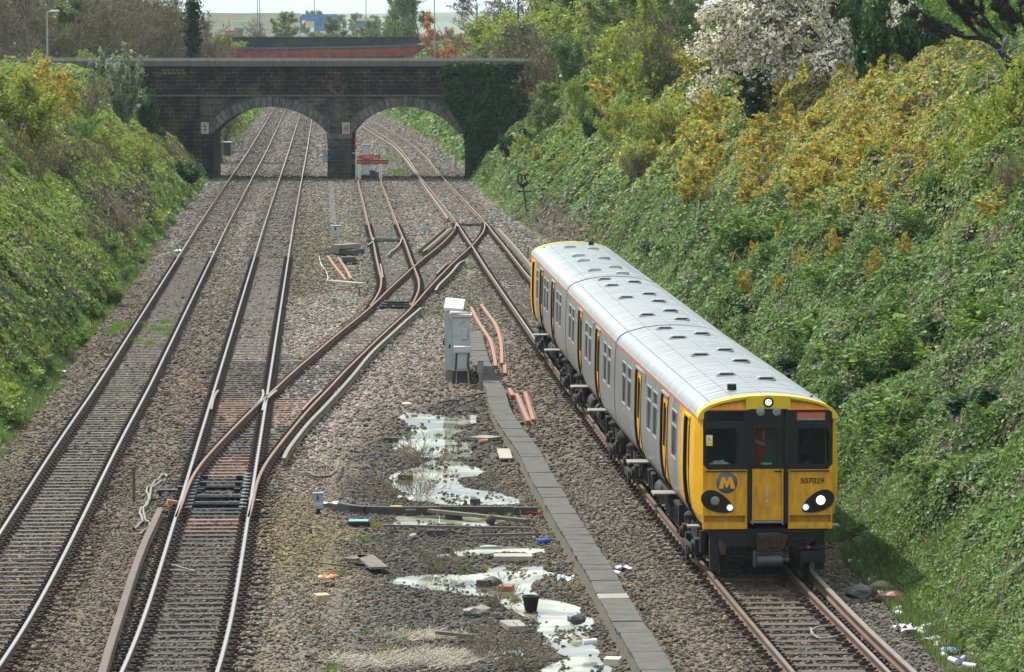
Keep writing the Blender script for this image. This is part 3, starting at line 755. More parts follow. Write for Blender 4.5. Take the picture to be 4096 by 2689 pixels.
def add_door(par, sgn, s0, s1, cab=False):
    d = MB(); m = 'yellow' if cab else 'door_orange'
    sm = (s0+s1)/2
    if cab:
        curved_panel(d, sgn, s0, s1, DZ[0], DZ[1], .05, 0, (s0+.25, s1-.25, 1.9, 2.66)); 
        curved_panel(d, sgn, s0+.25, s1-.25, 1.9, 2.66, .06, 1)
    else:
        for a, b_ in ((s0, sm-.01), (sm+.01, s1)):
            curved_panel(d, sgn, a, b_, DZ[0], DZ[1], .035, 0, (a+.14, b_-.14, 1.8, 2.66))
            curved_panel(d, sgn, a+.14, b_-.14, 1.8, 2.66, .045, 1)
        d.box((sgn*(halfw(1.9)-.035), sm, 1.9), (.02, .03, 1.4), m=2)
    o = d.build('door', [M[m], M['glass'], M['matt_black']], par)
    f = MB(); t = .045      # black rubber and grey surround standing out of the side
    for sa, mm in ((s0-t, 0), (s1, 0)):
        t = .045 if sa < s0 else .13
        zs = [z for z in [DZ[0]-.03] + [p[1] for p in PROF if DZ[0] < p[1] < DZ[1]] + [DZ[1]+.04]]
        for j in range(len(zs)-1):
            a, b_ = halfw(zs[j])+.012, halfw(zs[j+1])+.012
            f.add([(sgn*a, sa, zs[j]), (sgn*a, sa+t, zs[j]), (sgn*b_, sa+t, zs[j+1]), (sgn*b_, sa, zs[j+1]),
                   (sgn*(a-.06), sa, zs[j]), (sgn*(a-.06), sa+t, zs[j]), (sgn*(b_-.06), sa+t, zs[j+1]), (sgn*(b_-.06), sa, zs[j+1])],
                  [(0, 1, 2, 3), (0, 4, 5, 1), (1, 5, 6, 2), (3, 2, 6, 7), (4, 0, 3, 7)], mm)
    t = .045
    f.box((sgn*(halfw(2.87)-.01), sm, 2.87), (.07, s1-s0+2*t, .05), m=1)
    f.build('door_surround', [M['matt_black'], M['frame_alu'] if not cab else M['yellow_lemon']], par)
    return o
def add_step(par, sgn, s):
    q = MB(); q.box((sgn*1.33, s, .90), (.44, .60, .03)); q.box((sgn*1.55, s, .885), (.02, .58, .05)); q.box((sgn*1.2, s, .78), (.1, .4, .22), m=1)
    return q.build('step', [M['tread'], M['matt_black']], par, bevel=.005)
def add_bogie(par, s):
    q = MB()
    for sg in (-1, 1):
        q.box((sg*1.02, s, .50), (.10, 2.9, .20)); q.box((sg*1.02, s, .68), (.14, 1.0, .2))
        for ds in (-1.15, 1.15):
            q.box((sg*1.08, s+ds, .42), (.24, .34, .30)); q.tube((sg*1.18, s+ds, .42), (sg*1.26, s+ds, .42), .13, .10, 10)
            q.tube((sg*1.05, s+ds-.3, .35), (sg*1.05, s+ds-.3, .75), .08); q.tube((sg*1.05, s+ds+.3, .35), (sg*1.05, s+ds+.3, .75), .08)
            q.box((sg*1.12, s+ds, .2), (.08, .5, .06)); q.box((sg*1.14, s+ds*.55, .3), (.1, .2, .34))
        q.lathe((sg*1.02, s, .8), [(.2, 0), (.26, .05), (.26, .1), (.2, .15)], 12)
        q.box((sg*1.22, s, .28), (.1, 1.4, .14)); q.box((sg*1.26, s-.5, .22), (.06, .15, .3))
    q.box((0, s, .55), (1.9, .8, .25))
    o = q.build('bogie', M['grime'], par)
    for ds in (-1.15, 1.15):
        for sg in (-1, 1):
            x = sg*.72
            wv = MB(); wv.lathe((x, s+ds, .42), [(.16, -.06), (.40, -.05), (.425, -.045), (.42, .055), (.45, .06), (.45, .085), (.16, .07)] if sg < 0 else [(.16, -.07), (.45, -.085), (.45, -.06), (.42, -.055), (.425, .045), (.40, .05), (.16, .06)], 28, axis='x')
            wv.build('wheel', M['wheel'], o)
    return o
M['wheel'] = mat('steel wheel', (.16, .13, .11), .45, .7, var=.25, scale=5)
def underframe(par, kind):
    q = MB(); r = random.Random(kind)
    q.box((0, CL/2, .86), (2.1, CL-.8, .16)); q.build('underframe', M['grime'], par)
    s = 5.1
    while s < 13.6:
        w = r.choice((.7, 1.1, 1.6, .5)); h = r.uniform(.32, .5)
        if s+w > 13.7: break
        for sg in (-1, 1):
            b_ = MB(); t = r.random()
            if t < .25: b_.tube((sg*.95, s, .55), (sg*.95, s+w, .55), .22, n=14)
            else:
                b_.box((sg*.98, s+w/2, .80-h/2), (.36, w, h))
                for k in range(int(w/.2)): b_.box((sg*1.165, s+.15+k*.2, .80-h/2), (.02, .05, h*.8))
                b_.box((sg*1.1, s+w/2, .82-h), (.1, w*.9, .05))
            b_.build('equipment_box', M['grime'] if t > .5 else M['matt_black'], par, bevel=.012)
        s += w+r.uniform(.12, .5)
def vents(par, lst):
    for s, x in lst:
        z = float(np.interp(abs(x), [p[0] for p in ROOF[::-1]], [p[1] for p in ROOF[::-1]]))
        q = MB()
        prof = [(-.20, 0), (-.17, .055), (-.10, .075), (.10, .075), (.17, .055), (.20, 0)]
        q.prism_y([(x+a, z+b_-.01) for a, b_ in prof], s-.13, s+.13)
        o = q.build('roof_vent', [M['roof']], par, bevel=.012)
        g = MB(); g.box((x, s-.133, z+.032), (.26, .012, .03)); g.build('vent_slot', M['matt_black'], par)
def roof(par, s0, s1):
    q = MB(); ss = list(np.arange(s0, s1, .52)) + [s1]
    pr = [(-a, z) for a, z in ROOF] + [(a, z) for a, z in ROOF[::-1][1:]]
    n = len(pr); vs = [(x, s, z) for s in ss for x, z in pr]
    q.add(vs, [(k*n+i, k*n+i+1, (k+1)*n+i+1, (k+1)*n+i) for k in range(len(ss)-1) for i in range(n-1)], 0, True)
    for k, s in enumerate(ss[1:-1]):       # sheet laps
        for i in range(1, n-2):
            (x0, z0), (x1, z1) = pr[i], pr[i+1]
            q.add([(x0, s-.012, z0+.004), (x1, s-.012, z1+.004), (x1, s+.012, z1+.010), (x0, s+.012, z0+.010)], [(0, 1, 2, 3)], 0)
            q.add([(x0, s+.012, z0+.010), (x1, s+.012, z1+.010), (x1, s+.020, z1+.002), (x0, s+.020, z0+.002)], [(0, 1, 2, 3)], 0)
    for x in (-1.02, -.62, -.05, .75):
        z = float(np.interp(abs(x), [p[0] for p in ROOF[::-1]], [p[1] for p in ROOF[::-1]])); q.box((x, (s0+s1)/2, z+.008), (.022, s1-s0-.1, .014), m=0)
    for s in (s0, s1):
        m = len(q.v); q.add([(x, s, z) for x, z in pr] + [(1.2, s, 2.9), (-1.2, s, 2.9)], [tuple(range(n+2))], 0)
    o = q.build('roof', M['roof'], par)
    gl = MB()
    for sg in (-1, 1): gl.box((sg*1.292, (s0+s1)/2, 2.962), (.022, s1-s0, .020))
    gl.build('orange_line', M['orange'], par)
    gt = MB()
    for sg in (-1, 1): gt.box((sg*1.285, (s0+s1)/2, 2.99), (.03, s1-s0, .022))
    gt.build('gutter', M['roof'], par)
def text_mesh(s, size, ext=.004):
    cu = bpy.data.curves.new('text', 'FONT'); cu.body = s; cu.size = size; cu.extrude = ext; cu.offset = size*.012; cu.align_x = 'CENTER'; cu.align_y = 'CENTER'
    o = bpy.data.objects.new('text', cu); C.objects.link(o); dg = bpy.context.evaluated_depsgraph_get(); dg.update()
    me = bpy.data.meshes.new_from_object(o.evaluated_get(dg)); C.objects.unlink(o); bpy.data.objects.remove(o); return me
def car(train, loc, rz, kind):
    "kind 0: driving car, cab at s = 0; 1: middle car"
    cab = kind == 0
    body = MB(); ops = []
    if cab:
        wins = [(3.75, 4.85), (7.95, 9.0), (9.35, 10.4), (14.3, 15.35), (15.7, 16.75)]
        doors = [(5.75, 7.15), (11.85, 13.25)]; cabd = (1.3, 2.25)
    else:
        wins = [(1.2, 2.25), (2.6, 3.65), (8.1, 9.15), (9.5, 10.55), (15.0, 16.05), (16.4, 17.45)]
        doors = [(5.2, 6.6), (12.0, 13.4)]; cabd = None
    ops = [(a, b_, *WZ, 'win') for a, b_ in wins] + [(a, b_, *DZ, 'door') for a, b_ in doors] + ([(*cabd, *DZ, 'door')] if cab else [])
    if cab:
        br = [2.95, 3.06, 3.22, 3.36, 3.46, 3.56, 4.98, 5.06, 5.3, 5.36]
        cf = lambda s: 2 if (s < 2.95 or 3.06 < s < 3.22 or 3.36 < s < 3.46 or 4.98 < s < 5.06 or 5.3 < s < 5.36) else 0
    else:
        br = []; cf = lambda s: 0
    s0 = .34 if cab else 0
    mats_ = [M['silver'], M['matt_black'], M['yellow'], M['yellow_dirty'], M['black'], M['yellow_lemon'], M['orange']]
    for sg in (-1, 1): side(body, sg, ops, s0, CL, (cf, br))
    # ends and floor
    endp = [(a, z) for a, z in PROF] + [(a, z) for a, z in ROOF[1:]]
    full = [(-a, z) for a, z in endp] + [(a, z) for a, z in endp[::-1][1:]]
    body.add([(x, CL, z) for x, z in full], [tuple(range(len(full)))], 0)
    if not cab: body.add([(x, 0, z) for x, z in full], [tuple(range(len(full)-1, -1, -1))], 0)
    body.add([(-1.1, s0, .94), (1.1, s0, .94), (1.1, CL, .94), (-1.1, CL, .94)], [(0, 1, 2, 3)], 1)
    X1 = 1.197
    if cab:
        # corner panels between flat front and side
        zs = [.93] + [p[1] for p in PROF[1:]]
        for sg in (-1, 1):
            for j in range(len(zs)-1):
                fx = lambda z: min(X1, halfw(z)-.03) if z > 1.0 else 1.09
                v = [(sg*halfw(zs[j]), s0, zs[j]), (sg*halfw(zs[j+1]), s0, zs[j+1]), (sg*fx(zs[j+1]), 0, zs[j+1]), (sg*fx(zs[j]), 0, zs[j])]
                body.add(v, [(0, 1, 2, 3)], 2, True)
    c = body.build('carriage', mats_, train); c.location = loc; c.rotation_euler = (0, 0, rz)
    roof(c, .36 if cab else .02, CL-.02)
    for a, b_ in wins:
        for sg in (-1, 1): add_window(c, sg, a, b_)
    for a, b_ in doors:
        for sg in (-1, 1): add_door(c, sg, a, b_); add_step(c, sg, (a+b_)/2)
    if cab:
        for sg in (-1, 1): add_door(c, sg, *cabd, cab=True); 
        q = MB()
        for sg in (-1, 1): q.box((sg*1.3, .75, .9), (.22, .3, .03))
        q.build('step', M['tread'], c)
    add_bogie(c, 2.75 if cab else 2.6); add_bogie(c, CL-2.6); underframe(c, 5 if cab else 9)
    # small side lamps under the gutter
    for s in ((11.3, 4.9) if cab else (7.3,)):
        for sg in (-1, 1):
            MB().box((sg*1.33, s if s > 6 else 10.9, 2.83), (.05, .06, .2)).build('side_lamp', M['frame_alu'], c, bevel=.008)
            break
    return c, full
def front(c):
    X1 = 1.197
    def arc(x): return float(np.interp(abs(x), [p[0] for p in ROOF[::-1]], [p[1] for p in ROOF[::-1]]))
    fm = [M['yellow_dirty'], M['yellow_lemon'], M['matt_black']]
    # --- yellow lower panels with a slot near the bottom
    for sg in (-1, 1):
        q = MB(); a, b_ = .375, X1
        xs_ = sorted((sg*a, sg*b_))
        q.box2((xs_[0], 0, 1.17), (xs_[1], .06, 2.02)); q.box2((xs_[0], 0, .93), (xs_[1], .06, 1.045))
        q.box2((xs_[0] if sg > 0 else xs_[1]-.04, 0, 1.045), (xs_[0]+.04 if sg > 0 else xs_[1], .06, 1.17)); q.box2((xs_[1]-.03 if sg > 0 else xs_[0], 0, 1.045), (xs_[1] if sg > 0 else xs_[0]+.03, .06, 1.17))
        q.box2((xs_[0]+.01, .14, 1.03), (xs_[1]-.01, .15, 1.18))
        q.box2((xs_[0]-(0 if sg > 0 else .0), -.02, .925), (xs_[1], 0-.002, 1.0))
        o = q.build('front_panel', M['yellow_dirty'], c, bevel=.006)
        # black window surround with a real opening
        wx0, wx1 = ((-1.145, -.58) if sg < 0 else (.555, 1.125)); z0, z1 = 2.10, 2.775
        s_ = MB()
        ox0, ox1 = xs_
        out = [(ox0, 2.022), (ox1, 2.022), (ox1, 3.13), (ox0, 3.13)]
        cor = .1
        bo = [(ox0+(cor if sg < 0 else 0), 2.022), (ox1-(cor if sg > 0 else 0), 2.022)] + ([(ox1, 2.022+cor)] if sg > 0 else []) + [(ox1, 3.12), (ox0, 3.12)] + ([(ox0, 2.022+cor)] if sg < 0 else [])
        s_.box2((ox0, .004, 2.12), (wx0, .058, 3.12)); s_.box2((wx1, .004, 2.12), (ox1, .058, 3.12)); s_.box2((wx0, .004, z1), (wx1, .058, 3.12))
        lo = [(ox0+(.09 if sg < 0 else 0), 2.022), (ox1-(.09 if sg > 0 else 0), 2.022), (ox1, 2.12), (ox0, 2.12)]
        s_.prism_y(lo, .004, .058)
        s_.build('windscreen_surround', M['black'], c)
        y_ = MB()   # yellow outside the rounded bottom corner
        xo = ox0 if sg < 0 else ox1
        y_.prism_y([(xo, 2.02), (xo-sg*.09, 2.02), (xo, 2.12)] if sg < 0 else [(xo, 2.02), (xo, 2.12), (xo-sg*.09, 2.02)], .002, .05); y_.build('corner_fillet', M['yellow_dirty'], c)
        # windscreen with rounded black frame
        r_ = .09; pts = []
        for cx, cz, a0 in ((wx1-r_, z1-r_, 0), (wx0+r_, z1-r_, 90), (wx0+r_, z0+r_, 180), (wx1-r_, z0+r_, 270)):
            for k in range(6): t = R(a0+k*18); pts.append((cx+r_*math.cos(t), cz+r_*math.sin(t)))
        g = MB(); g.add([(x, .03, z) for x, z in pts], [tuple(range(len(pts)))]); g.build('windscreen', M['cab_glass'], c)
        fr = MB(); n = len(pts); cxm, czm = (wx0+wx1)/2, (z0+z1)/2
        big = [(cxm+(x-cxm)*1.09, czm+(z-czm)*1.075) for x, z in pts]
        fr.add([(x, -.012, z) for x, z in pts] + [(x, -.012, z) for x, z in big] + [(x, .03, z) for x, z in pts] + [(x, .03, z) for x, z in big],
               [(i, (i+1) % n, n+(i+1) % n, n+i) for i in range(n)] + [(i, 2*n+i, 2*n+(i+1) % n, (i+1) % n) for i in range(n)] + [(n+i, n+(i+1) % n, 3*n+(i+1) % n, 3*n+i) for i in range(n)])
        fr.build('windscreen_frame', M['matt_black'], c)
        # grab bar
        gb = MB(); x0, x1 = (-1.15, -.40) if sg < 0 else (.40, 1.13); gb.tube((x0, -.05, 1.995), (x1, -.05, 1.995), .014)
        for x in (x0+.03, x1-.03): gb.tube((x, -.05, 1.995), (x, .01, 1.995), .012)
        gb.build('grab_bar', M['matt_black'], c)
        # headlight pod
        cx, cz = sg*.925, 1.415
        pod = []
        for k in range(32):
            t = 2*math.pi*k/32; a_, b2 = .325, .175
            x, z = a_*math.cos(t), b2*math.sin(t)*(1+.28*math.cos(t))
            ph = R(26); x, z = x*math.cos(ph)-z*math.sin(ph), x*math.sin(ph)+z*math.cos(ph)
            pod.append((cx+sg*x, cz+z))
        if sg < 0: pod = pod[::-1]
        p_ = MB(); p_.prism_y(pod, -.022, .02); pd = p_.build('headlight_pod', M['black'], c, bevel=.006)
        hx, hz = sg*.975, 1.455
        hb = MB(); hb.lathe((hx, -.04, hz), [(.118, .02), (.125, -.012), (.108, -.016), (.10, .0)], 24, axis='y'); hb.build('lamp_ring', M['matt_black'], c)
        h = MB(); h.lathe((hx, -.045, hz), [(.088, .01), (.075, -.012), (.04, -.02), (.005, -.021)], 24, axis='y'); h.build('headlight', M['lit'] if sg > 0 else M['lens'], c)
        lx, lz = sg*.70, 1.325
        lm = MB(); lb = MB(); lb.lathe((lx, -.028, lz), [(.07, .01), (.07, -.008), (.06, -.01)], 18, axis='y')
        for r0, n0 in ((0, 1), (.023, 6), (.046, 12)):
            for k in range(n0):
                t = 2*math.pi*k/n0; lm.lathe((lx+r0*math.cos(t), -.041, lz+r0*math.sin(t)), [(.009, .004), (.008, -.004)], 8, axis='y')
        lb.build('lamp_ring', M['lens'], c); lm.build('marker_light', M['led'], c)
        # recessed scoops of the lemon yellow cap
        k0, k1 = .36, 1.19
        cap = [(sg*k0, 3.14), (sg*k1, 3.14), (sg*k1, 3.0)]
        q = MB(); top = [(k0, arc(k0)+.012), (.65, arc(.65)+.012), (.9, arc(.9)+.012), (1.08, arc(1.08)+.012), (1.2, arc(1.2)+.012), (1.27, 3.06), (1.297, 2.985), (1.295, 2.955)]
        inn = [(k0, 3.335), (.65, 3.285), (.9, 3.235), (1.04, 3.18), (1.12, 3.12), (1.18, 3.08), (X1, 3.0), (X1, 2.955)]
        for i in range(len(top)-1):
            a0, a1, b0, b1 = top[i], top[i+1], inn[i], inn[i+1]
            v = []
            for yy in (-.03, .40):
                for pnt in (a0, a1, b1, b0): v.append((sg*pnt[0], yy, pnt[1]))
            q.add(v, [(0, 1, 2, 3), (7, 6, 5, 4), (0, 4, 5, 1), (1, 5, 6, 2), (2, 6, 7, 3), (3, 7, 4, 0)], 0)
        q.add([(sg*k0, -.005, 3.13), (sg*1.12, -.005, 3.13), (sg*1.04, .10, 3.2), (sg*.9, .10, 3.25), (sg*.65, .10, 3.3), (sg*k0, .10, 3.345)], [(0, 1, 2, 3, 4, 5)], 1)
        q.box2((sg*k0, -.03, 3.13), (sg*(k0+.05), .1, 3.35), m=0)
        q.build('cab_roof_cowl', [M['yellow_lemon'], M['yellow_dirty']], c)
        ol = MB(); ol.box2((sg*.34, -.018, 3.118), (sg*X1, .0, 3.140)); ol.box2((sg*(X1-.018), -.012, 2.955), (sg*(X1+.012), .0, 3.12)); 
        ol.build('orange_line', M['orange'], c)
        # rubber strips beside the gangway door
        rb = MB(); rb.box2((sg*.315, -.045, 1.02), (sg*.375, .05, 3.13)); rb.box2((sg*.29, -.02, .98), (sg*.315, .05, 3.1)); rb.build('gangway_rubber', M['matt_black'], c, bevel=.008)
        yy = MB(); yy.box2((sg*.262, -.01, 1.0), (sg*.288, .05, 2.03)); yy.build('door_post', M['yellow_dirty'], c)
    # gangway door
    d = MB(); d.box2((-.288, .045, 1.08), (.262, .08, 2.03), m=0); d.build('gangway_door', M['yellow_dirty'], c, bevel=.004)
    d = MB(); d.box2((-.288, .04, 2.03), (-.235, .08, 3.12)); d.box2((.18, .04, 2.03), (.288, .08, 3.12)); d.box2((-.235, .04, 2.775), (.18, .08, 3.12)); d.box2((-.235, .04, 2.03), (.18, .08, 2.095))
    d.box2((-.04, .02, 2.88), (.17, .045, 2.98)); d.build('gangway_door_top', M['black'], c)
    g = MB(); g.box2((-.235, .055, 2.095), (.18, .06, 2.775)); g.build('door_window', M['cab_glass'], c)
    hd = MB(); hd.tube((.12, .0, 1.985), (.25, .0, 1.985), .014); hd.tube((.24, .0, 1.985), (.24, .05, 1.985), .018); hd.build('door_handle', M['matt_black'], c)
    hb = MB(); hb.box2((-.035, .01, 1.515), (.01, .05, 1.665)); hb.box2((-.04, .03, 1.41), (.01, .05, 1.46)); hb.build('lifting_bracket', M['cream'], c, bevel=.006)
    st = MB(); st.box2((-.325, -.10, 1.045), (.28, .08, 1.075)); st.build('front_step', M['tread'], c)
    # cap centre with top lamp
    cp = MB(); cp.prism_y([(-.36, 3.14), (.36, 3.14), (.36, arc(.36)+.012), (0, arc(0)+.012), (-.36, arc(.36)+.012)], -.02, .40); cp.build('cab_roof_cowl', M['yellow_lemon'], c)
    tl = MB(); tl.lathe((0, -.03, 3.265), [(.092, .02), (.095, -.02), (.078, -.024), (.074, -.01)], 24, axis='y'); tl.build('lamp_ring', M['matt_black'], c)
    tb = MB()
    for r0, n0 in ((0, 1), (.026, 6), (.052, 12)):
        for k in range(n0): t = 2*math.pi*k/n0; tb.lathe((r0*math.cos(t), -.05, 3.265+r0*math.sin(t)), [(.010, .004), (.009, -.004)], 8, axis='y')
    tb.build('top_light', M['led'], c)
    for x in (-.145, .155):
        q = MB(); q.lathe((x, -.035, 3.09), [(.078, .02), (.08, -.02), (.072, -.03), (.03, -.038), (.003, -.04)], 20, axis='y'); q.build('marker_lamp', M['lens'], c)
    # destination blind
    q = MB(); q.box2((.49, -.004, 2.905), (1.14, .003, 3.095)); q.build('destination_frame', M['matt_black'], c)
    q = MB(); q.box2((.54, -.010, 2.93), (1.05, -.005, 3.07)); q.build('destination_display', emis('faded orange blind', (.5, .1, .03), .12, (.30, .09, .05)), c)
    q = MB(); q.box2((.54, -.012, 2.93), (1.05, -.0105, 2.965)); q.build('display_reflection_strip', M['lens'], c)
    q = MB(); q.box2((-1.1, -.002, 2.92), (-.45, .004, 3.08)); q.build('blank_display', M['glass'], c)
    # wiper
    q = MB(); q.tube((.80, -.03, 2.83), (.64, -.05, 2.45), .010); q.tube((.84, -.035, 2.83), (.70, -.055, 2.47), .008); q.tube((.82, -.05, 2.84), (.82, .01, 2.84), .016); q.box((.665, -.045, 2.5), (.016, .02, .3), ry=.35)
    q.build('wiper', M['matt_black'], c)
    # logo and number
    lg = MB(); lg.lathe((-.755, -.006, 1.785), [(.197, .005), (.197, -.003), (.001, -.0032)], 40, axis='y'); lo = lg.build('logo_disc', M['logo_grey'], c)
    mpts = [(-.155, -.11), (-.095, .105), (-.035, .105), (-.002, .01), (.03, .105), (.09, .105), (.155, -.11), (.075, -.11), (.045, .01), (.01, -.09), (-.018, -.09), (-.045, .01), (-.075, -.11)]
    q = MB(); q.prism_y([(-.755+x, 1.785+z) for x, z in mpts], -.014, -.0095); q.build('logo_letter', M['door_orange'], c)
    def put_text(s, size, x, z, m, name, y=-.008, sx=1):
        me = text_mesh(s, size); me.materials.clear(); me.materials.append(m); o = obj_of(me, name, c, (x, y, z)); o.rotation_euler = (math.pi/2, 0, 0); o.scale = (sx, 1, 1); return o
    put_text('507029', .145, .82, 1.805, M['matt_black'], 'number', sx=1.02)
    q = MB(); q.box2((-1.14, .018, 2.46), (-1.02, .022, 2.66)); q.build('warning_sticker', mat('white sticker', (.7, .7, .62), .5, var=.05, bump=0), c)
    q = MB(); q.prism_y([(-1.125, 2.55), (-1.035, 2.55), (-1.08, 2.635)], .012, .016); q.box2((-1.135, .012, 2.465), (-1.025, .016, 2.52)); q.build('warning_triangle', mat('sticker yellow', (.8, .6, .03), .5, var=.05, bump=0), c)
    q = MB(); q.box2((-1.083, .009, 2.565), (-1.077, .011, 2.61)); q.build('bolt_symbol', M['matt_black'], c)
    q = MB(); q.box2((-.12, .048, 2.105), (.08, .053, 2.145)); q.build('exit_sticker', mat('green sticker', (.02, .25, .10), .5, var=.05, bump=0), c)
    put_text('Emergency Exit', .026, -.01, 2.125, M['cream'], 'exit_text', y=.045)
    # cab inside
    q = MB()
    q.box2((-1.2, 1.1, .95), (1.2, 1.12, 3.1)); q.box2((-1.2, .1, 1.9), (-.3, .6, 2.02)); q.box2((.3, .1, 1.9), (1.2, .6, 2.02)); q.box2((-.32, .08, 1.0), (-.30, 1.1, 3.1)); q.box2((.29, .08, 1.0), (.31, 1.1, 3.1))
    q.build('cab_interior', mat('grey cab interior', (.10, .105, .10), .8, var=.2), c)
    q = MB(); q.box2((-.06, .30, 1.2), (.29, .32, 2.8)); q.build('cab_partition', mat('pale partition', (.42, .41, .36), .7, var=.15), c)
    # skirt, coupler, jumper box
    q = MB(); q.prism_y([(-1.13, .93), (-.72, .60), (.75, .60), (1.13, .93)], .02, .14); q.build('skirt', M['matt_black'], c)
    q = MB(); q.box((-.02, -.12, .70), (.34, .42, .24)); q.box((-.02, -.36, .72), (.44, .10, .34)); q.box((.06, -.42, .74), (.12, .08, .22)); q.tube((-.1, -.44, .66), (-.1, -.36, .66), .07); q.box((-.16, -.4, .8), (.12, .12, .1)); q.box((.24, -.3, .72), (.12, .2, .26), ry=.3)
    q.box((-.02, .2, .7), (.22, .4, .2)); q.build('coupler', M['rust_iron'], c, bevel=.015)
    q = MB(); q.tube((-.24, -.36, .38), (.22, -.36, .38), .105, n=18); q.box((.29, -.36, .40), (.14, .08, .06)); q.box((-.28, -.36, .42), (.05, .16, .3)); q.box((.0, -.3, .52), (.5, .1, .06)); q.build('electrical_coupler', mat('grey coupler cover', (.07, .075, .08), .5, .2, var=.3), c, bevel=.01)
    q = MB(); q.box((.82, -.02, .42), (.46, .3, .22)); q.box((.82, -.18, .42), (.40, .01, .14)); q.box((.82, 0, .58), (.5, .2, .05)); q.build('jumper_box', M['matt_black'], c, bevel=.015)
    q = MB(); q.path([(.2, -.1, .8), (.45, -.15, .74), (.7, -.12, .76), (.8, -.08, .86), (.3, -.1, .88)], .016); q.tube((.72, -.16, .62), (.72, -.16, .72), .02); q.build('air_hose', M['grime'], c)
    q = MB(); q.lathe((.74, -.16, .60), [(.0, -.03), (.035, -.02), (.035, .02), (.0, .03)], 10); q.build('hose_cock', mat('red cock', (.5, .04, .03), .4, var=.1), c)
    q = MB()
    for sg in (-1, 1): q.box((sg*.98, .15, .5), (.16, .12, .7)); q.box((sg*.78, .5, .2), (.12, .06, .36)); q.tube((sg*1.0, .2, .9), (sg*.8, .45, .15), .03)
    q.build('lifeguard_bracket', M['grime'], c)
    q = MB(); q.box((-.5, 1.6, 3.41), (.16, .14, .11)); q.build('aerial', M['matt_black'], c); 
    q = MB(); q.box((.95, 1.2, 3.265), (.05, .05, .03)); q.build('roof_stud', M['matt_black'], c)
train = empty('train', (4.70, 77.7, 0)); tag(train, 'three carriage electric train, grey with yellow cab end, coming along the right track', 'train')
def dirrz(x0, y0, x1, y1): return math.atan2(-(x1-x0), (y1-y0))
K = [(4.70, 77.7), (3.66, 96.6), (2.79, 115.45), (1.90, 134.3)]
def rel(p): return (p[0]-4.70, p[1]-77.7, 0)
c1, _ = car(train, rel(K[0]), dirrz(*K[0], *K[1]), 0); front(c1)
c2, _ = car(train, rel(K[1]), dirrz(*K[1], *K[2]), 1)
c3, _ = car(train, rel(K[3]), dirrz(*K[2], *K[3])+math.pi, 0); front(c3)
def vl(pts, k, flip=False):
    out = []
    a, b_ = (K[k], K[k+1])
    dx, dy = b_[0]-a[0], b_[1]-a[1]; Ln = math.hypot(dx, dy)
    for x, y in pts:
        p = P(x, y, 3.38); s = ((p.x-a[0])*dx+(p.y-a[1])*dy)/Ln; v = ((p.x-a[0])*dy-(p.y-a[1])*dx)/Ln
        if flip: s, v = Ln-s, -v
        out.append((s, max(-1.0, min(1.0, v))))
    return out
vents(c1, vl([(2904, 1499), (2800, 1420), (2711, 1351), (2658, 1314), (3062, 1514), (2961, 1443), (2897, 1400), (2805, 1335)], 0))
Q = lambda l: [(2050+x/1.0414, 900+y/1.0414) for x, y in l]
vents(c2, vl(Q([(561, 375), (474, 302), (415, 252), (384, 226), (703, 393), (656, 358), (607, 318), (566, 288), (505, 238)]), 1))
vents(c3, vl(Q([(343, 188), (298, 149), (276, 128), (240, 93), (457, 202), (427, 176), (380, 139), (335, 99)]), 2, True))
# gangway bellows between the cars
for k in (1, 2):
    q = MB(); q.box2((-.62, -.18, 1.0), (.62, .16, 3.15)); o = q.build('gangway_bellows', M['matt_black'], train); o.location = rel(K[k]); o.rotation_euler = (0, 0, dirrz(*K[k], *K[k+1]) if k < 3 else 0)
q = MB(); q.lathe((-1.05, .1, .78), [(.05, -.22), (.19, -.12), (.22, 0), (.19, .12), (.05, .22)], 14, axis='y'); o = q.build('air_tank', M['grime'], train); o.location = rel(K[1])

# ---- what is seen behind the cab glass
cm = Vector((4.70, 77.7, 0)); rz1 = dirrz(*K[0], *K[1])
def cabw(x, s, z): return Vector((4.70 + x*math.cos(rz1)-s*math.sin(rz1), 77.7 + x*math.sin(rz1)+s*math.cos(rz1), z))
def skin(name, joints, edges, mat_, sub=2, parent=None):
    me = bpy.data.meshes.new(name); me.from_pydata([j[0] for j in joints], edges, []); me.materials.append(mat_)
    o = obj_of(me, name, parent); s = o.modifiers.new('skin', 'SKIN'); 
    for i, j in enumerate(joints):
        r = j[1]; me.skin_vertices[0].data[i].radius = (r, r) if not isinstance(r, tuple) else r
    me.skin_vertices[0].data[0].use_root = True
    sb = o.modifiers.new('sub', 'SUBSURF'); sb.levels = sub; sb.render_levels = sub
    return o
drv = empty('person', cabw(.82, .72, 1.35), rz1); tag(drv, 'train driver in dark jacket, white shirt and tie seated behind the right windscreen', 'person')
skinm = mat('skin', (.42, .24, .17), .6, var=.06, bump=0); jack = mat('dark jacket', (.02, .022, .03), .8, var=.2); shirt = mat('white shirt', (.7, .7, .7), .8, var=.05)
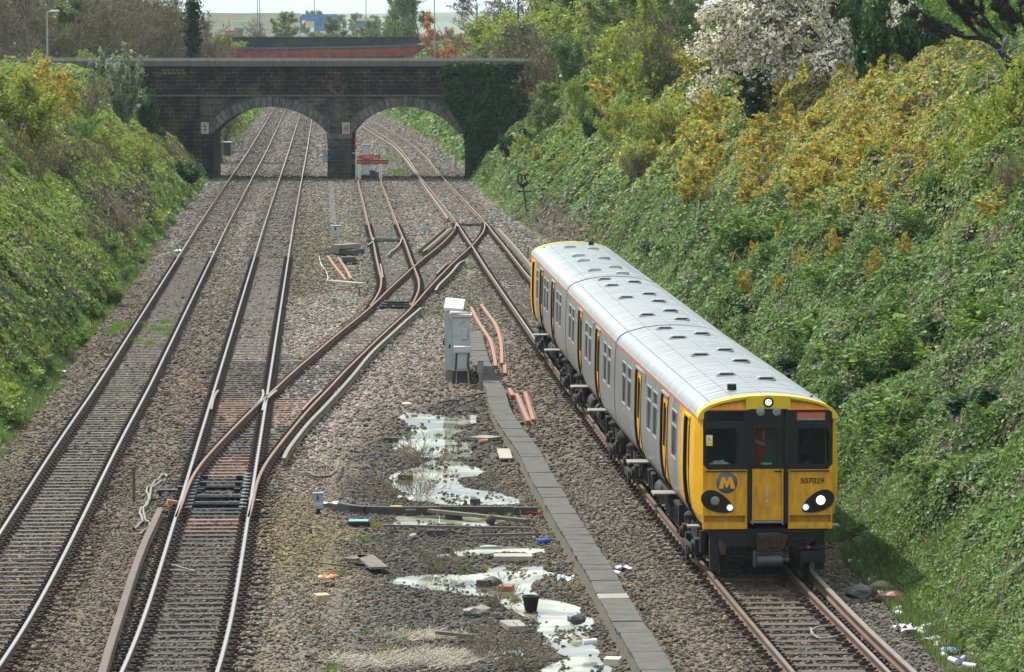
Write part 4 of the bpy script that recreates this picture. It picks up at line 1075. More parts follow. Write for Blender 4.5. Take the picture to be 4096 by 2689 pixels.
bd = skin('body', [((0, 0, 0), .13), ((0, 0, .22), (.15, .10)), ((0, -.02, .42), (.16, .10)), ((0, -.02, .53), .055), ((0, -.03, .60), .055), ((0, -.04, .70), (.075, .09)), ((0, -.04, .79), .07),
    ((-.19, -.02, .46), .06), ((-.25, -.08, .22), .045), ((-.17, -.32, .16), .035), ((-.15, -.40, .17), .025), ((.19, -.02, .46), .06), ((.25, -.08, .22), .045), ((.17, -.32, .16), .035), ((.15, -.40, .17), .025),
    ((-.1, -.3, .02), .08), ((.1, -.3, .02), .08), ((-.1, -.42, -.3), .05), ((.1, -.42, -.3), .05)],
    [(0, 1), (1, 2), (2, 3), (3, 4), (4, 5), (5, 6), (2, 7), (7, 8), (8, 9), (9, 10), (2, 11), (11, 12), (12, 13), (13, 14), (0, 15), (0, 16), (15, 17), (16, 18)], skinm, 2, drv)
jk = skin('jacket', [((0, 0, .0), .15), ((0, 0, .22), (.165, .115)), ((0, -.02, .43), (.165, .112)), ((-.20, -.02, .46), .07), ((-.25, -.08, .22), .056), ((-.18, -.29, .165), .045), ((.20, -.02, .46), .07), ((.25, -.08, .22), .056), ((.18, -.29, .165), .045)],
    [(0, 1), (1, 2), (2, 3), (3, 4), (4, 5), (2, 6), (6, 7), (7, 8)], jack, 2, drv)
q = MB(); q.add([(-.07, -.125, .50), (.07, -.125, .50), (.0, -.16, .22)], [(0, 1, 2)]); q.box((.22, -.14, .35), (.06, .02, .28)); q.build('shirt', shirt, drv)
q = MB(); q.prism_y([(-.02, .47), (.02, .47), (.025, .28), (0, .24), (-.025, .28)], -.175, -.165); q.build('tie', jack, drv)
q = MB()
q.lathe((0, -.03, .765), [(.085, -.01), (.09, .03), (.07, .075), (.01, .095)], 16); q.build('hair', mat('dark hair', (.03, .022, .018), .8, var=.2), drv)
cp_ = cabw(-.12, .16, 2.07); q = MB()
zz = [(-.1, 0), (.10, 0), (.11, .35), (.06, .72), (-.1, .72)]
q.prism_y([(x*1.0, z) for x, z in [(-.11, 0.02), (-.02, .0), (.04, .12), (.09, .4), (.085, .70), (-.11, .70)]], -.03, .03, 0); q.prism_y([(-.11, .44), (.095, .36), (.09, .42), (-.11, .51)], -.036, -.031, 1); q.prism_y([(.035, .5), (.075, .5), (.07, .70), (.04, .70)], -.036, -.031, 1)
o = q.build('hanging_coat', [mat('orange high visibility cloth', (.75, .09, .02), .8, var=.1), mat('reflective strip', (.55, .56, .58), .4, var=.05)], origin=(cp_.x, cp_.y, cp_.z)); o.rotation_euler = (0, 0, rz1); tag(o, 'orange high visibility coat with silver strips hanging behind the cab door window', 'coat')
cp_ = cabw(-.87, .28, 2.02); q = MB(); r_ = random.Random(4)
vs = []; nn_, mm_ = 14, 8
for j in range(mm_):
    for i in range(nn_):
        x = -.24+.48*i/(nn_-1); y = -.14+.28*j/(mm_-1); e = (1-(2*i/(nn_-1)-1)**4)*(1-(2*j/(mm_-1)-1)**2)
        vs.append((x, y, .13*e*(.6+.8*r_.random())))
q.add(vs, [(j*nn_+i, j*nn_+i+1, (j+1)*nn_+i+1, (j+1)*nn_+i) for j in range(mm_-1) for i in range(nn_-1)], 0)
o = q.build('plastic_bag', mat('white plastic', (.75, .78, .8), .4, var=.05), origin=(cp_.x, cp_.y, cp_.z)); o.rotation_euler = (0, 0, rz1); tag(o, 'crumpled white plastic bag lying behind the left windscreen of the cab', 'plastic bag')
# ================================================================== STONE BRIDGE
BD = 291.0; BT = 8.0
def BX(px): return PD(px, 500, BD).x
def BZ(py): return PD(1400, py, BD).z
def brick_mat(name, c1, c2, mortar, bw, bh, msize=.012, dark=(.012, .012, .013), plane='xz', patch=.5):
    m, nt, b = nodes(name); L = nt.links
    tc = N(nt, 'ShaderNodeTexCoord'); sx = N(nt, 'ShaderNodeSeparateXYZ'); cb = N(nt, 'ShaderNodeCombineXYZ'); L.new(tc.outputs['Object'], sx.inputs[0])
    ad = N(nt, 'ShaderNodeMath', operation='ADD'); L.new(sx.outputs[0], ad.inputs[0]); L.new(sx.outputs[1], ad.inputs[1])
    L.new(ad.outputs[0], cb.inputs[0]); L.new(sx.outputs[2], cb.inputs[1])
    nw = N(nt, 'ShaderNodeTexNoise'); nw.inputs['Scale'].default_value = 1.5; L.new(tc.outputs['Object'], nw.inputs['Vector'])
    vm = N(nt, 'ShaderNodeVectorMath', operation='SCALE'); vm.inputs['Scale'].default_value = .12; L.new(nw.outputs['Color'], vm.inputs[0])
    va = N(nt, 'ShaderNodeVectorMath', operation='ADD'); L.new(cb.outputs[0], va.inputs[0]); L.new(vm.outputs[0], va.inputs[1])
    br = N(nt, 'ShaderNodeTexBrick'); L.new(va.outputs[0], br.inputs['Vector']); br.inputs['Scale'].default_value = 1
    br.inputs['Color1'].default_value = (*c1, 1); br.inputs['Color2'].default_value = (*c2, 1); br.inputs['Mortar'].default_value = (*mortar, 1)
    br.inputs['Brick Width'].default_value = bw; br.inputs['Row Height'].default_value = bh; br.inputs['Mortar Size'].default_value = msize; br.inputs['Mortar Smooth'].default_value = .3; br.inputs['Bias'].default_value = -.1
    n1 = N(nt, 'ShaderNodeTexNoise'); n1.inputs['Scale'].default_value = .75; n1.inputs['Detail'].default_value = 10; n1.inputs['Roughness'].default_value = .7; L.new(tc.outputs['Object'], n1.inputs['Vector'])
    cr = N(nt, 'ShaderNodeValToRGB'); cr.color_ramp.elements[0].position = patch-.08; cr.color_ramp.elements[1].position = patch+.10; L.new(n1.outputs['Fac'], cr.inputs[0])
    mx = N(nt, 'ShaderNodeMix', data_type='RGBA'); L.new(cr.outputs[0], mx.inputs[0]); mx.inputs[6].default_value = (*dark, 1); L.new(br.outputs['Color'], mx.inputs[7])
    mx2 = N(nt, 'ShaderNodeMix', data_type='RGBA'); mx2.inputs[0].default_value = .16; L.new(mx.outputs[2], mx2.inputs[6]); L.new(br.outputs['Color'], mx2.inputs[7])
    L.new(mx2.outputs[2], b.inputs['Base Color']); b.inputs['Roughness'].default_value = .9; b.inputs['Specular IOR Level'].default_value = .15
    bp = N(nt, 'ShaderNodeBump'); bp.inputs['Strength'].default_value = .6; bp.inputs['Distance'].default_value = .03; L.new(br.outputs['Fac'], bp.inputs['Height']); bp.invert = True; L.new(bp.outputs[0], b.inputs['Normal'])
    return m
M['stone'] = brick_mat('sooty sandstone blocks', (.075, .058, .030), (.020, .018, .016), (.17, .155, .125), .58, .27, .018, dark=(.007, .007, .008), patch=.52)
M['stone_grey'] = brick_mat('grey sandstone blocks', (.12, .11, .09), (.045, .042, .038), (.17, .16, .14), .55, .26, .016, (.02, .02, .02), patch=.48)
M['coping'] = mat('weathered coping stone', (.105, .098, .088), .9, var=.35, scale=2.5, stretch=(4, 1, .3))
M['vouss'] = mat('grey arch stone', (.13, .124, .115), .9, var=.5, scale=1.3, stretch=(2, 1, .6), dirt=(.022, .022, .024))
ARCH = [dict(l=850, r=1312, c=1081, a=231, low=(850, 1312)), dict(l=1406, r=1835, c=1620, a=214.5, low=(1405, 1859))]
zc, zs = BZ(428), BZ(535)
def arch_z(px):
    for A in ARCH:
        if A['l'] < px < A['r']:
            a = A['a']/58.42; r = zc-zs; Rr = (a*a+r*r)/(2*r); x = (px-A['c'])/58.42
            return zc-Rr+math.sqrt(max(Rr*Rr-x*x, 0))
    return None
bridge = empty('stone_bridge', (BX(1360), BD, -.4)); tag(bridge, 'sooty stone bridge with two low arches crossing the tracks', 'bridge')
rl = bridge.location
q = MB(); zt = BZ(386)
pxs = sorted(set([60, 300, 500, 650, 800, 850, 1312, 1405, 1859, 2160] + [A['l'] for A in ARCH] + [A['r'] for A in ARCH] + list(np.linspace(850, 1312, 31)) + list(np.linspace(1406, 1835, 31))))
low = []
for a, b_ in zip(pxs[:-1], pxs[1:]):
    m = (a+b_)/2
    za, zb = (arch_z(a+1e-3) if arch_z(m) else None), (arch_z(b_-1e-3) if arch_z(m) else None)
    if za is None:
        inopen = 1835 < m < 1859
        za = zb = (zs if inopen else -1.0)
    xa, xb = BX(a), BX(b_)
    low.append((a, b_, za, zb))
    q.add([(xa, BD, za), (xb, BD, zb), (xb, BD, zt), (xa, BD, zt)], [(0, 1, 2, 3)], 0 if m < 800 else 1)
    q.add([(xa, BD+BT, za), (xb, BD+BT, zb), (xb, BD+BT, zt), (xa, BD+BT, zt)], [(3, 2, 1, 0)], 1)
    if za > -1: q.add([(xa, BD, za), (xb, BD, zb), (xb, BD+BT, zb), (xa, BD+BT, za)], [(3, 2, 1, 0)], 1)
for px in (850, 1312, 1405, 1859):
    x = BX(px); q.add([(x, BD, -1), (x, BD+BT, -1), (x, BD+BT, zs+.02), (x, BD, zs+.02)], [(0, 1, 2, 3)], 1)
q.build('wall', [M['stone'], M['stone_grey']], bridge, rel=rl)
q = MB(); zp = BZ(266); x0, x1 = BX(60), BX(2160)
q.box2((x0, BD-.03, zt+.12), (x1, BD+.5, zp)); q.box2((x0, BD+BT-.5, zt+.12), (x1, BD+BT+.03, zp)); q.box2((x0, BD+.5, zt+.3), (x1, BD+BT-.5, zt+.8))
q.build('parapet', [M['stone']], bridge, rel=rl)
q = MB(); q.box2((x0, BD-.12, zt), (x1, BD+.4, zt+.12)); q.build('string_course', M['coping'], bridge, rel=rl)
k = 0; x = x0
while x < x1:
    w_ = min(1.5+.6*random.random(), x1-x); 
    for yy, nm in ((BD+.2, 0), (BD+BT-.2, 1)):
        prof = [(-.42, 0), (-.42, .30), (-.30, .42), (.30, .42), (.42, .30), (.42, 0)]
        q = MB(); vs = [(xx, yy+p_[0], zp+p_[1]*(BZ(236)-zp)/.42) for xx in (x+.006, x+w_-.006) for p_ in prof]
        q.add(vs, [(5, 4, 3, 2, 1, 0), (6, 7, 8, 9, 10, 11)] + [(i, (i+1) % 6, 6+(i+1) % 6, 6+i) for i in range(6)])
        q.build('coping_stone', M['coping'], bridge, rel=rl)
    x += w_
q = MB(); q.box2((x0, BD-.06, zp-.16), (x1, BD-.02, zp-.0)); q.build('coping_dark_band', M['matt_black'], bridge, rel=rl)  # matt black band just below the coping
for A in ARCH:
    a = A['a']/58.42; r = zc-zs; Rr = (a*a+r*r)/(2*r); cx = BX(A['c']); cz = zc-Rr; t0 = math.acos((zs-cz)/Rr)
    nv = 23
    ring = MB()
    for i in range(nv):
        ta, tb = -t0+2*t0*i/nv+.006, -t0+2*t0*(i+1)/nv-.006; Lv = .70 if i % 2 else .66
        pts = [(cx+Rr*math.sin(ta), cz+Rr*math.cos(ta)), (cx+Rr*math.sin(tb), cz+Rr*math.cos(tb)), (cx+(Rr+Lv)*math.sin(tb), min(cz+(Rr+Lv)*math.cos(tb), zt-.01)), (cx+(Rr+Lv)*math.sin(ta), min(cz+(Rr+Lv)*math.cos(ta), zt-.01))]
        v = MB(); v.prism_y(pts[::-1], BD-.05-.012*random.random(), BD+.02); v.build('arch_stone', M['vouss'], bridge, rel=rl)
# piers, imposts, pilasters
q = MB(); xa, xb = BX(1310), BX(1406); q.box2((xa, BD-.16, -1), (xb, BD, zs-.3)); q.box2((BX(1316), BD-.10, zs), (BX(1402), BD-.0, zs+.75), m=0); q.build('pier', [M['stone_grey']], bridge, rel=rl)
q = MB(); q.box2((xa-.06, BD-.24, zs-.35), (xb+.06, BD+.02, zs)); q.build('pier_impost', M['vouss'], bridge, rel=rl)
q = MB(); q.box2((BX(803), BD-.14, -1), (BX(851), BD, zs-.32)); q.box2((BX(797), BD-.2, zs-.32), (BX(852), BD+.01, zs)); q.box2((BX(803), BD-.10, zs), (BX(838), BD, zs+1.0)); q.build('pilaster', M['stone'], bridge, rel=rl)
q = MB(); q.box2((BX(1833), BD-.2, BZ(527)), (BX(1866), BD+.6, BZ(505))); q.build('corbel', M['coping'], bridge, rel=rl)
M['board'] = mat('flaking white board', (.42, .38, .32), .8, var=.3, scale=9, dirt=(.2, .17, .14))
M['rust_red'] = mat('rust red letters', (.22, .05, .03), .8, var=.3)
for (a, b_, c, d, strokes, lab) in ((805, 836, 488, 536, [[(-.02, .28), (-.1, .08), (.1, .08)], [(.04, .2), (.04, -.12)], [(-.1, -.12), (.1, -.12), (-.06, -.3)]], 0), (1369, 1400, 490, 540, [[(-.14, .1), (-.14, -.2)], [(-.05, .22), (-.05, -.1), (.03, .05)], [(.1, .25), (.1, -.22)], [(-.16, 0), (.16, .04)], [(.0, -.12), (.14, -.2)]], 1)):
    q = MB(); q.box2((BX(a), BD-.20, BZ(d)), (BX(b_), BD-.16, BZ(c))); cx, cz = BX((a+b_)/2), BZ((c+d)/2)
    o = q.build('number_board', M['board'], bridge, rel=rl); s = MB()
    for st in strokes:
        for p0, p1 in zip(st[:-1], st[1:]): s.tube((cx+p0[0], BD-.205, cz+p0[1]), (cx+p1[0], BD-.205, cz+p1[1]), .022, n=5)
    s.build('lettering', M['matt_black'] if lab == 0 else M['rust_red'], bridge, rel=rl)
q = MB(); q.box2((BX(1336), BD-.08, BZ(345)), (BX(1362), BD-.03, BZ(295))); q.build('niche_slab', mat('dark maroon slab', (.06, .02, .02), .8, var=.4), bridge, rel=rl)
q = MB(); q.box2((BX(1332), BD-.07, BZ(295)), (BX(1366), BD-.03, BZ(290))); q.build('niche_lintel', M['coping'], bridge, rel=rl)
# patch of re-pointed pale masonry on the left parapet
q = MB()
for r_ in range(2):
    for k in range(5):
        q.box((BX(655+k*19+(r_*6)), BD-.045, BZ(279+r_*14)), (.27, .03, .19))
q.build('repaired_stones', mat('ochre replacement stone', (.11, .09, .055), .9, var=.3, scale=3), bridge, rel=rl)
# road on the bridge and the street behind its left end are hidden behind the parapet

# ================================================================== FAR BRIDGE, WALL, CONTAINERS, HILLS
RD = 572.0
def RX(px, D): return PD(px, 200, D).x
M['red_brick'] = brick_mat('red brick', (.30, .085, .05), (.22, .06, .04), (.2, .13, .1), .45, .15, .01, (.07, .03, .028), patch=.42)
rb = empty('brick_bridge', (RX(1265, RD), RD, 0)); tag(rb, 'long red brick bridge parapet with grey coping beyond the stone bridge', 'bridge'); rl = rb.location
q = MB(); xa, xb = RX(690, RD), RX(1735, RD)
def rz_(px): return PD(px, np.interp(px, [690, 1730], [197, 179]), RD).z
pp = [(xa, rz_(690)-.25), (xb, rz_(1735)-.25), (xb, 4.9), (xa, 4.9)]
q.prism_y([(x, z) for x, z in pp], RD, RD+.5); 
q.box2((xa-4, RD, -1), (RX(850, RD), RD+9, 5)); q.box2((RX(1600, RD), RD, -1), (xb+4, RD+9, 5)); q.prism_y([(x, z) for x, z in pp], RD+9, RD+9.5); q.box2((xa, RD+.5, 5.2), (xb, RD+9, 5.7))
q.build('wall', M['red_brick'], rb, rel=rl)
q = MB(); vs = [(xa, rz_(690)-.25), (xb, rz_(1735)-.25), (xb, rz_(1735)), (xa, rz_(690))]; q.prism_y(vs, RD-.12, RD+.62); q.build('coping', M['coping'], rb, rel=rl)
q = MB()
q.prism_y([(xa, rz_(690)-1.75), (xb, rz_(1735)-1.75), (xb, rz_(1735)-1.5), (xa, rz_(690)-1.5)], RD-.08, RD); q.build('string_course', M['matt_black'], rb, rel=rl)
for px in (985, 1640):
    q = MB(); x = RX(px, RD); q.box2((x-.85, RD-.18, 5), (x+.85, RD, rz_(px)-.1)); o = q.build('pilaster', M['red_brick'], rb, rel=rl)
    q = MB(); q.box2((x-.95, RD-.3, rz_(px)-.1), (x+.95, RD+.7, rz_(px)+.14)); q.build('pilaster_cap', M['coping'], rb, rel=rl)
WD = 660.0
q = MB(); xa, xb = RX(860, WD), RX(1760, WD); zt2 = PD(1200, 148, WD).z
q.box2((xa, WD, 5.5), (xb, WD+.6, zt2-.25)); q.box2((xa, WD-.1, zt2-.25), (xb, WD+.7, zt2)); q.thing('stone_wall', brick_mat('dark wall stone', (.05, .045, .045), (.03, .03, .032), (.08, .075, .07), .6, .3, .02), 'long dark stone wall running behind the red brick bridge', 'wall')
CD = 1420.0
cmats = {'cream': mat('cream container paint', (.60, .55, .42), .7, var=.12, scale=.6), 'blue': mat('blue container paint', (.06, .20, .42), .6, var=.15, scale=.6), 'dblue': mat('deep blue container paint', (.03, .13, .36), .6, var=.15, scale=.6), 'red': mat('red container paint', (.42, .05, .05), .6, var=.15, scale=.6), 'sand': mat('sand container paint', (.62, .55, .38), .7, var=.12, scale=.6)}
def container(px0, py_top, py_bot, w_px, colr, label, group, D=CD):
    x0 = RX(px0, D); x1 = RX(px0+w_px, D); z1, z0 = PD(px0, py_top, D).z, PD(px0, py_bot, D).z
    q = MB(); q.box2((x0, D+.05, z0), (x1-.12, D+2.4, z1-.06)); n = int((x1-x0)/.6)
    for k in range(n): q.box((x0+.3+k*.6, D, (z0+z1)/2), (.3, .1, (z1-z0)-.5))
    root = empty('shipping_container', ((x0+x1)/2, D+1.2, z0)); tag(root, label, 'container', group)
    q.build('shell', cmats[colr], root, rel=root.location)
    f = MB()
    for x in (x0+.08, x1-.2): f.box2((x-.08, D-.06, z0), (x+.08, D+.08, z1-.06))
    f.box2((x0, D-.06, z1-.2), (x1-.12, D+.08, z1-.04)); f.box2((x0, D-.06, z0), (x1-.12, D+.08, z0+.15)); f.build('corner_frame', cmats[colr], root, rel=root.location)
rows = [(52, 84), (84, 116), (116, 148)]
for i, (a, b_) in enumerate(rows):
    for k in range(4): container(826+k*94, a+(1 if k % 2 else 0), b_, 94, 'cream' if k < 3 or i < 1 else 'sand', 'cream shipping container in the tall pale stack at the left', 'cream containers stacked left of the blue ones')
for i, (a, b_) in enumerate(rows[:1]):
    for k in range(2): container(1206+k*72, a+5, b_-3, 72, 'blue', 'light blue shipping container on top of the middle stack', 'light blue containers on top')
container(1262, 81, 106, 64, 'dblue', 'deep blue shipping container beneath the light blue ones', None)
container(1262, 106, 126, 60, 'blue', 'low light blue shipping container under the deep blue one', None)
container(1222, 84, 112, 40, 'sand', 'sand coloured shipping container end beside the deep blue one', None)
container(1428, 72, 84, 72, 'sand', 'pale container on top at the right end of the yard', None)
container(1430, 84, 112, 50, 'dblue', 'deep blue shipping container at the right end of the yard', None)
container(900, 122, 146, 72, 'red', 'red shipping container on the ground before the cream stack', None, D=1380)
container(938, 112, 122, 40, 'dblue', 'small blue container behind the red one', None, D=1390)
def mast(px, D, top, label, base=6.6, r=.16):
    p = PD(px, 100, D); q = MB(); q.tube((p.x, p.y, base), (p.x, p.y, top), r, r*.6, n=6); q.box((p.x, p.y, top), (1.6, .5, .3)); q.lathe((p.x, p.y, base), [(.5, 0), (.5, .3), (.2, .5)], 8)
    q.thing('lighting_mast', mat('mast steel', (.16, .18, .2), .6, .3), label, 'mast', 'tall thin masts over the container yard')
mast(1030, 1400, 32, 'tall thin mast over the cream containers, left of the close pair'); mast(1039, 1405, 33, 'tall thin mast over the cream containers, right of the close pair')
mast(1258, 1410, 30, 'tall thin mast rising behind the light blue containers'); mast(1464, 1400, 28, 'tall thin mast at the right end of the container yard')
# hills
xs_ = np.linspace(-3800, 3800, 240); ysr = [5000, 5200, 5500, 5900]
hz = [0, .75, 1, .4]; V = []
for yv, hh in zip(ysr, hz):
    zz = 6 + hh*(17+16*fbm(xs_*.0012+3, np.full_like(xs_, yv*.001), 5)+3*fbm(xs_*.02, np.full_like(xs_, 4.), 3)); V.append(np.stack([xs_, np.full_like(xs_, yv), zz], -1))
V = np.array(V); n_ = len(xs_); id_ = np.arange(4*n_).reshape(4, n_); Fh = np.stack([id_[:-1, :-1], id_[:-1, 1:], id_[1:, 1:], id_[1:, :-1]], -1).reshape(-1, 4)
ch = np.zeros((4*n_, 3)); f_ = fbm(V[..., 0].ravel()*.004, V[..., 2].ravel()*.1, 4)[:, None]; ch[:] = np.array((.09, .13, .06))*(1-f_)+np.array((.2, .22, .12))*f_
tag(obj_of(np_mesh('hills', V.reshape(-1, 3), Fh, attr_mat('far hills', .95, nscale=.01, var=.4), ch, True), 'hills'), kind='structure')
# far belt of low trees on the plain, one mass
# ================================================================== LINESIDE THINGS
M['conc'] = mat('weathered concrete', (.088, .084, .077), .9, var=.3, scale=3, bump=.4, bscale=60)
M['conc_pale'] = mat('pale concrete', (.26, .24, .21), .9, var=.25, scale=3, bump=.3, bscale=60)
M['conc_dark'] = mat('wet dark concrete', (.06, .057, .05), .7, var=.35, scale=3, bump=.4, bscale=60)
M['conc_stain'] = mat('yellow stained trough side', (.15, .135, .10), .9, var=.35, scale=4, stretch=(3, 3, .5))
M['box_grey'] = mat('pale grey cabinet paint', (.42, .455, .46), .55, var=.10, scale=2.5, bump=.03, stretch=(2, 2, .5))
M['box_side'] = mat('grey green cabinet paint', (.40, .435, .44), .6, var=.12, scale=2.5, bump=.03)
M['box_roof'] = mat('pale cabinet roof', (.50, .50, .48), .7, var=.12, scale=4)
M['wood_roof'] = mat('raw plywood edge', (.50, .42, .28), .8, var=.15, scale=8)
M['steel_box'] = mat('grey steel box', (.30, .33, .35), .6, .1, var=.15, scale=6)
M['terracotta'] = mat('terracotta brown guard strip', (.30, .16, .105), .7, var=.12, scale=6)
M['terra_side'] = mat('terracotta strip edge', (.24, .12, .08), .8, var=.2, scale=6)
M['plank'] = mat('grey weathered plank', (.15, .13, .11), .9, var=.35, scale=4, stretch=(1, 4, 1))
M['plank_pale'] = mat('pale weathered plank', (.36, .33, .28), .9, var=.2, scale=4)
M['cable'] = mat('grey cable', (.22, .21, .19), .7, var=.2)
M['cable_black'] = mat('black cable', (.02, .02, .02), .6, var=.2)
M['white_paint'] = mat('white paint', (.72, .72, .69), .6, var=.12, scale=8)
M['red_paint'] = mat('faded red paint', (.55, .04, .03), .6, var=.18, scale=5)
M['red_dark'] = mat('grimy red timber', (.26, .04, .032), .8, var=.3, scale=5)
GZ = lambda x, y: gz1(x, y)
def G(px, py): return hit(px, py, 60, 620)
# ---- cable trough: lids of one route
tro = empty('cable_trough', (TROW[0][0], TROW[0][1], -.4)); tag(tro, 'long raised concrete cable trough with grey lids between the puddles and the train', 'cable trough'); rl = tro.location
q = MB(); q.sweep([(p[0], p[1], 0) for p in TROW], [(-.235, -.45), (.235, -.45), (.235, ZT-.055), (-.235, ZT-.055)], 0); q.build('trough_side', M['conc_stain'], tro, rel=rl)
d_ = np.r_[0, np.cumsum(np.hypot(*np.diff(TROW, axis=0).T))]; s = 0; lids = []
while s < d_[-1]-.9: lids.append(s); s += random.choice((.66, .66, .7, .9))
lids.append(d_[-1])
for k in range(len(lids)-1):
    a = np.array([np.interp(lids[k], d_, TROW[:, i]) for i in (0, 1)]); b_ = np.array([np.interp(lids[k+1], d_, TROW[:, i]) for i in (0, 1)])
    c = (a+b_)/2; ln = np.linalg.norm(b_-a)-.018; ang = math.atan2(b_[1]-a[1], b_[0]-a[0])-math.pi/2
    q = MB(); q.box((c[0]+random.uniform(-.012, .012), c[1], ZT-.025+random.uniform(-.008, .008)), (.54, ln, .055), rz=ang+random.uniform(-.02, .02), rx=random.uniform(-.012, .012), ry=random.uniform(-.015, .015))
    o = q.build('lid', M['conc_pale'] if abs(c[1]-75.4) < .35 else M['conc'], tro, rel=rl, bevel=.008)
    if k % 1 == 0:
        q = MB(); n_ = np.array([-(b_-a)[1], (b_-a)[0]]); n_ = n_/np.linalg.norm(n_); p_ = a + n_*.245
        q.box((p_[0], p_[1], -.22), (.03, .05, .30), rz=ang); q.build('trough_joint', M['conc_stain'], tro, rel=rl)
# cross kerb in the yard
def trough2(px, label, w=.2, z=-.24, name='concrete_kerb', cat='kerb', m='conc_dark', seg=1.6, h=.3):
    pts = spline([P(x, y, z) for x, y in px], .2); root = empty(name, (pts[0][0], pts[0][1], z-h)); tag(root, label, cat)
    d = np.r_[0, np.cumsum(np.hypot(*np.diff(pts, axis=0).T))]; s = 0
    while s < d[-1]-.05:
        e = min(s+seg, d[-1]); t = np.linspace(s+.01, e-.01, 5); w3 = [(float(np.interp(v, d, pts[:, 0])), float(np.interp(v, d, pts[:, 1])), z+random.uniform(-.01, .01)) for v in t]
        w3 = [(a, b_, w3[0][2]) for a, b_, _ in w3]
        q = MB(); q.sweep(w3, [(-w/2, -h), (w/2, -h), (w/2, 0), (-w/2, 0)]); q.build('kerb_section' if 'kerb' in name else 'lid', M[m], root, rel=root.location, bevel=.008); s = e
    return root
trough2([(1297, 1998), (1340, 2004), (1440, 2022), (1560, 2026), (1800, 2026), (2000, 2027), (2150, 2026)], 'dark concrete kerb crossing the puddled ground to the cable trough', w=.16, z=-.18)
trough2([(1334, 892), (1331, 850), (1328, 800), (1325, 745), (1322, 716)], 'narrow line of pale concrete lids running up to the bridge pier', w=.34, z=-.16, name='cable_trough', cat='cable trough', m='conc', seg=1.2, h=.1)
# ---- cabinets
def cabinet(x0, x1, y0, y1, z0, z1, label, doors, roofdrop=.12):
    root = empty('equipment_cabinet', ((x0+x1)/2, (y0+y1)/2, z0)); tag(root, label, 'cabinet'); rl = root.location
    MB().box2((x0, y0, z0), (x1, y1, z1)).build('shell', M['box_grey'], root, rel=rl, bevel=.012)
    q = MB(); vs = [(x0-.05, y0-.06, z1), (x1+.05, y0-.06, z1), (x1+.05, y1+.06, z1), (x0-.05, y1+.06, z1), (x0-.05, y0-.06, z1+.10), (x1+.05, y0-.06, z1+.06), (x1+.05, y1+.06, z1+.08), (x0-.05, y1+.06, z1+.13)]
    q.add(vs, [(3, 2, 1, 0), (4, 5, 6, 7), (0, 1, 5, 4), (1, 2, 6, 5), (2, 3, 7, 6), (3, 0, 4, 7)]); q.build('roof', M['box_roof'], root, rel=rl, bevel=.006)
    n = doors; w = (y1-y0)/n
    for k in range(n):
        d = MB(); d.box2((x0-.022, y0+k*w+.02, z0+.05), (x0-.002, y0+(k+1)*w-.02, z1-.06)); o = d.build('door', M['box_side'], root, rel=rl, bevel=.006)
        h = MB(); h.box((x0-.05, y0+k*w+.10, z0+(z1-z0)*.45), (.05, .03, .12)); h.box((x0-.07, y0+k*w+.13, z0+(z1-z0)*.46), (.02, .09, .025)); h.build('handle', M['matt_black'], root, rel=rl)
        for zz in (.25, .75): MB().box((x0-.035, y0+(k+1)*w-.05, z0+(z1-z0)*zz), (.02, .03, .12)).build('hinge', M['steel_box'], root, rel=rl)
    return root
fb = P(1842, 1555, -.35); X0, X1_ = P(1806, 1555, -.35).x, P(1880, 1555, -.35).x; Y0 = fb.y
zb = -.02
cb = cabinet(X0, X1_, Y0, Y0+.75, .16, 1.74, 'tall pale grey trackside cabinet with plywood edged roof, nearest of the row', 1); rl = cb.location
q = MB(); q.box2((X0-.03, Y0-.09, 1.83), (X1_+.03, Y0-.06, 1.88)); q.build('roof_edge', M['wood_roof'], cb, rel=rl)
q = MB(); cx = (X0+X1_)/2; q.box2((cx+.02, Y0-.05, 1.08), (cx+.2, Y0-.004, 1.42)); q.build('vent_cover', M['box_side'], cb, rel=rl, bevel=.03)
q = MB(); q.box2((X0+.02, Y0-.012, 1.18), (X0+.25, Y0-.003, 1.2)); q.box2((X1_-.2, Y0-.012, 1.18), (X1_-.01, Y0-.003, 1.2)); q.box2((X0+.02, Y0-.014, .3), (X0+.035, Y0-.003, 1.68)); q.tube((cx+.02, Y0-.03, 1.6), (cx-.05, Y0-.03, 1.5), .01); q.box((cx+.08, Y0-.02, 1.58), (.06, .03, .08)); q.build('trim', M['steel_box'], cb, rel=rl)
q = MB(); q.box2((X0+.02, Y0+.02, -.45), (X1_+.0, Y0+.8, .155)); q.build('plinth', M['conc_dark'], cb, rel=rl)
cabinet(X0-.19, X1_-.25, Y0+.95, Y0+5.0, .1, 1.86, 'long pale grey trackside cabinet standing behind the plywood edged one', 3)
q = MB(); q.box2((X0-.2, Y0+.9, -.4), (X1_-.2, Y0+5.05, .09)); q.thing('cabinet_base', M['conc_pale'], 'low concrete base under the long grey cabinet', 'concrete base')
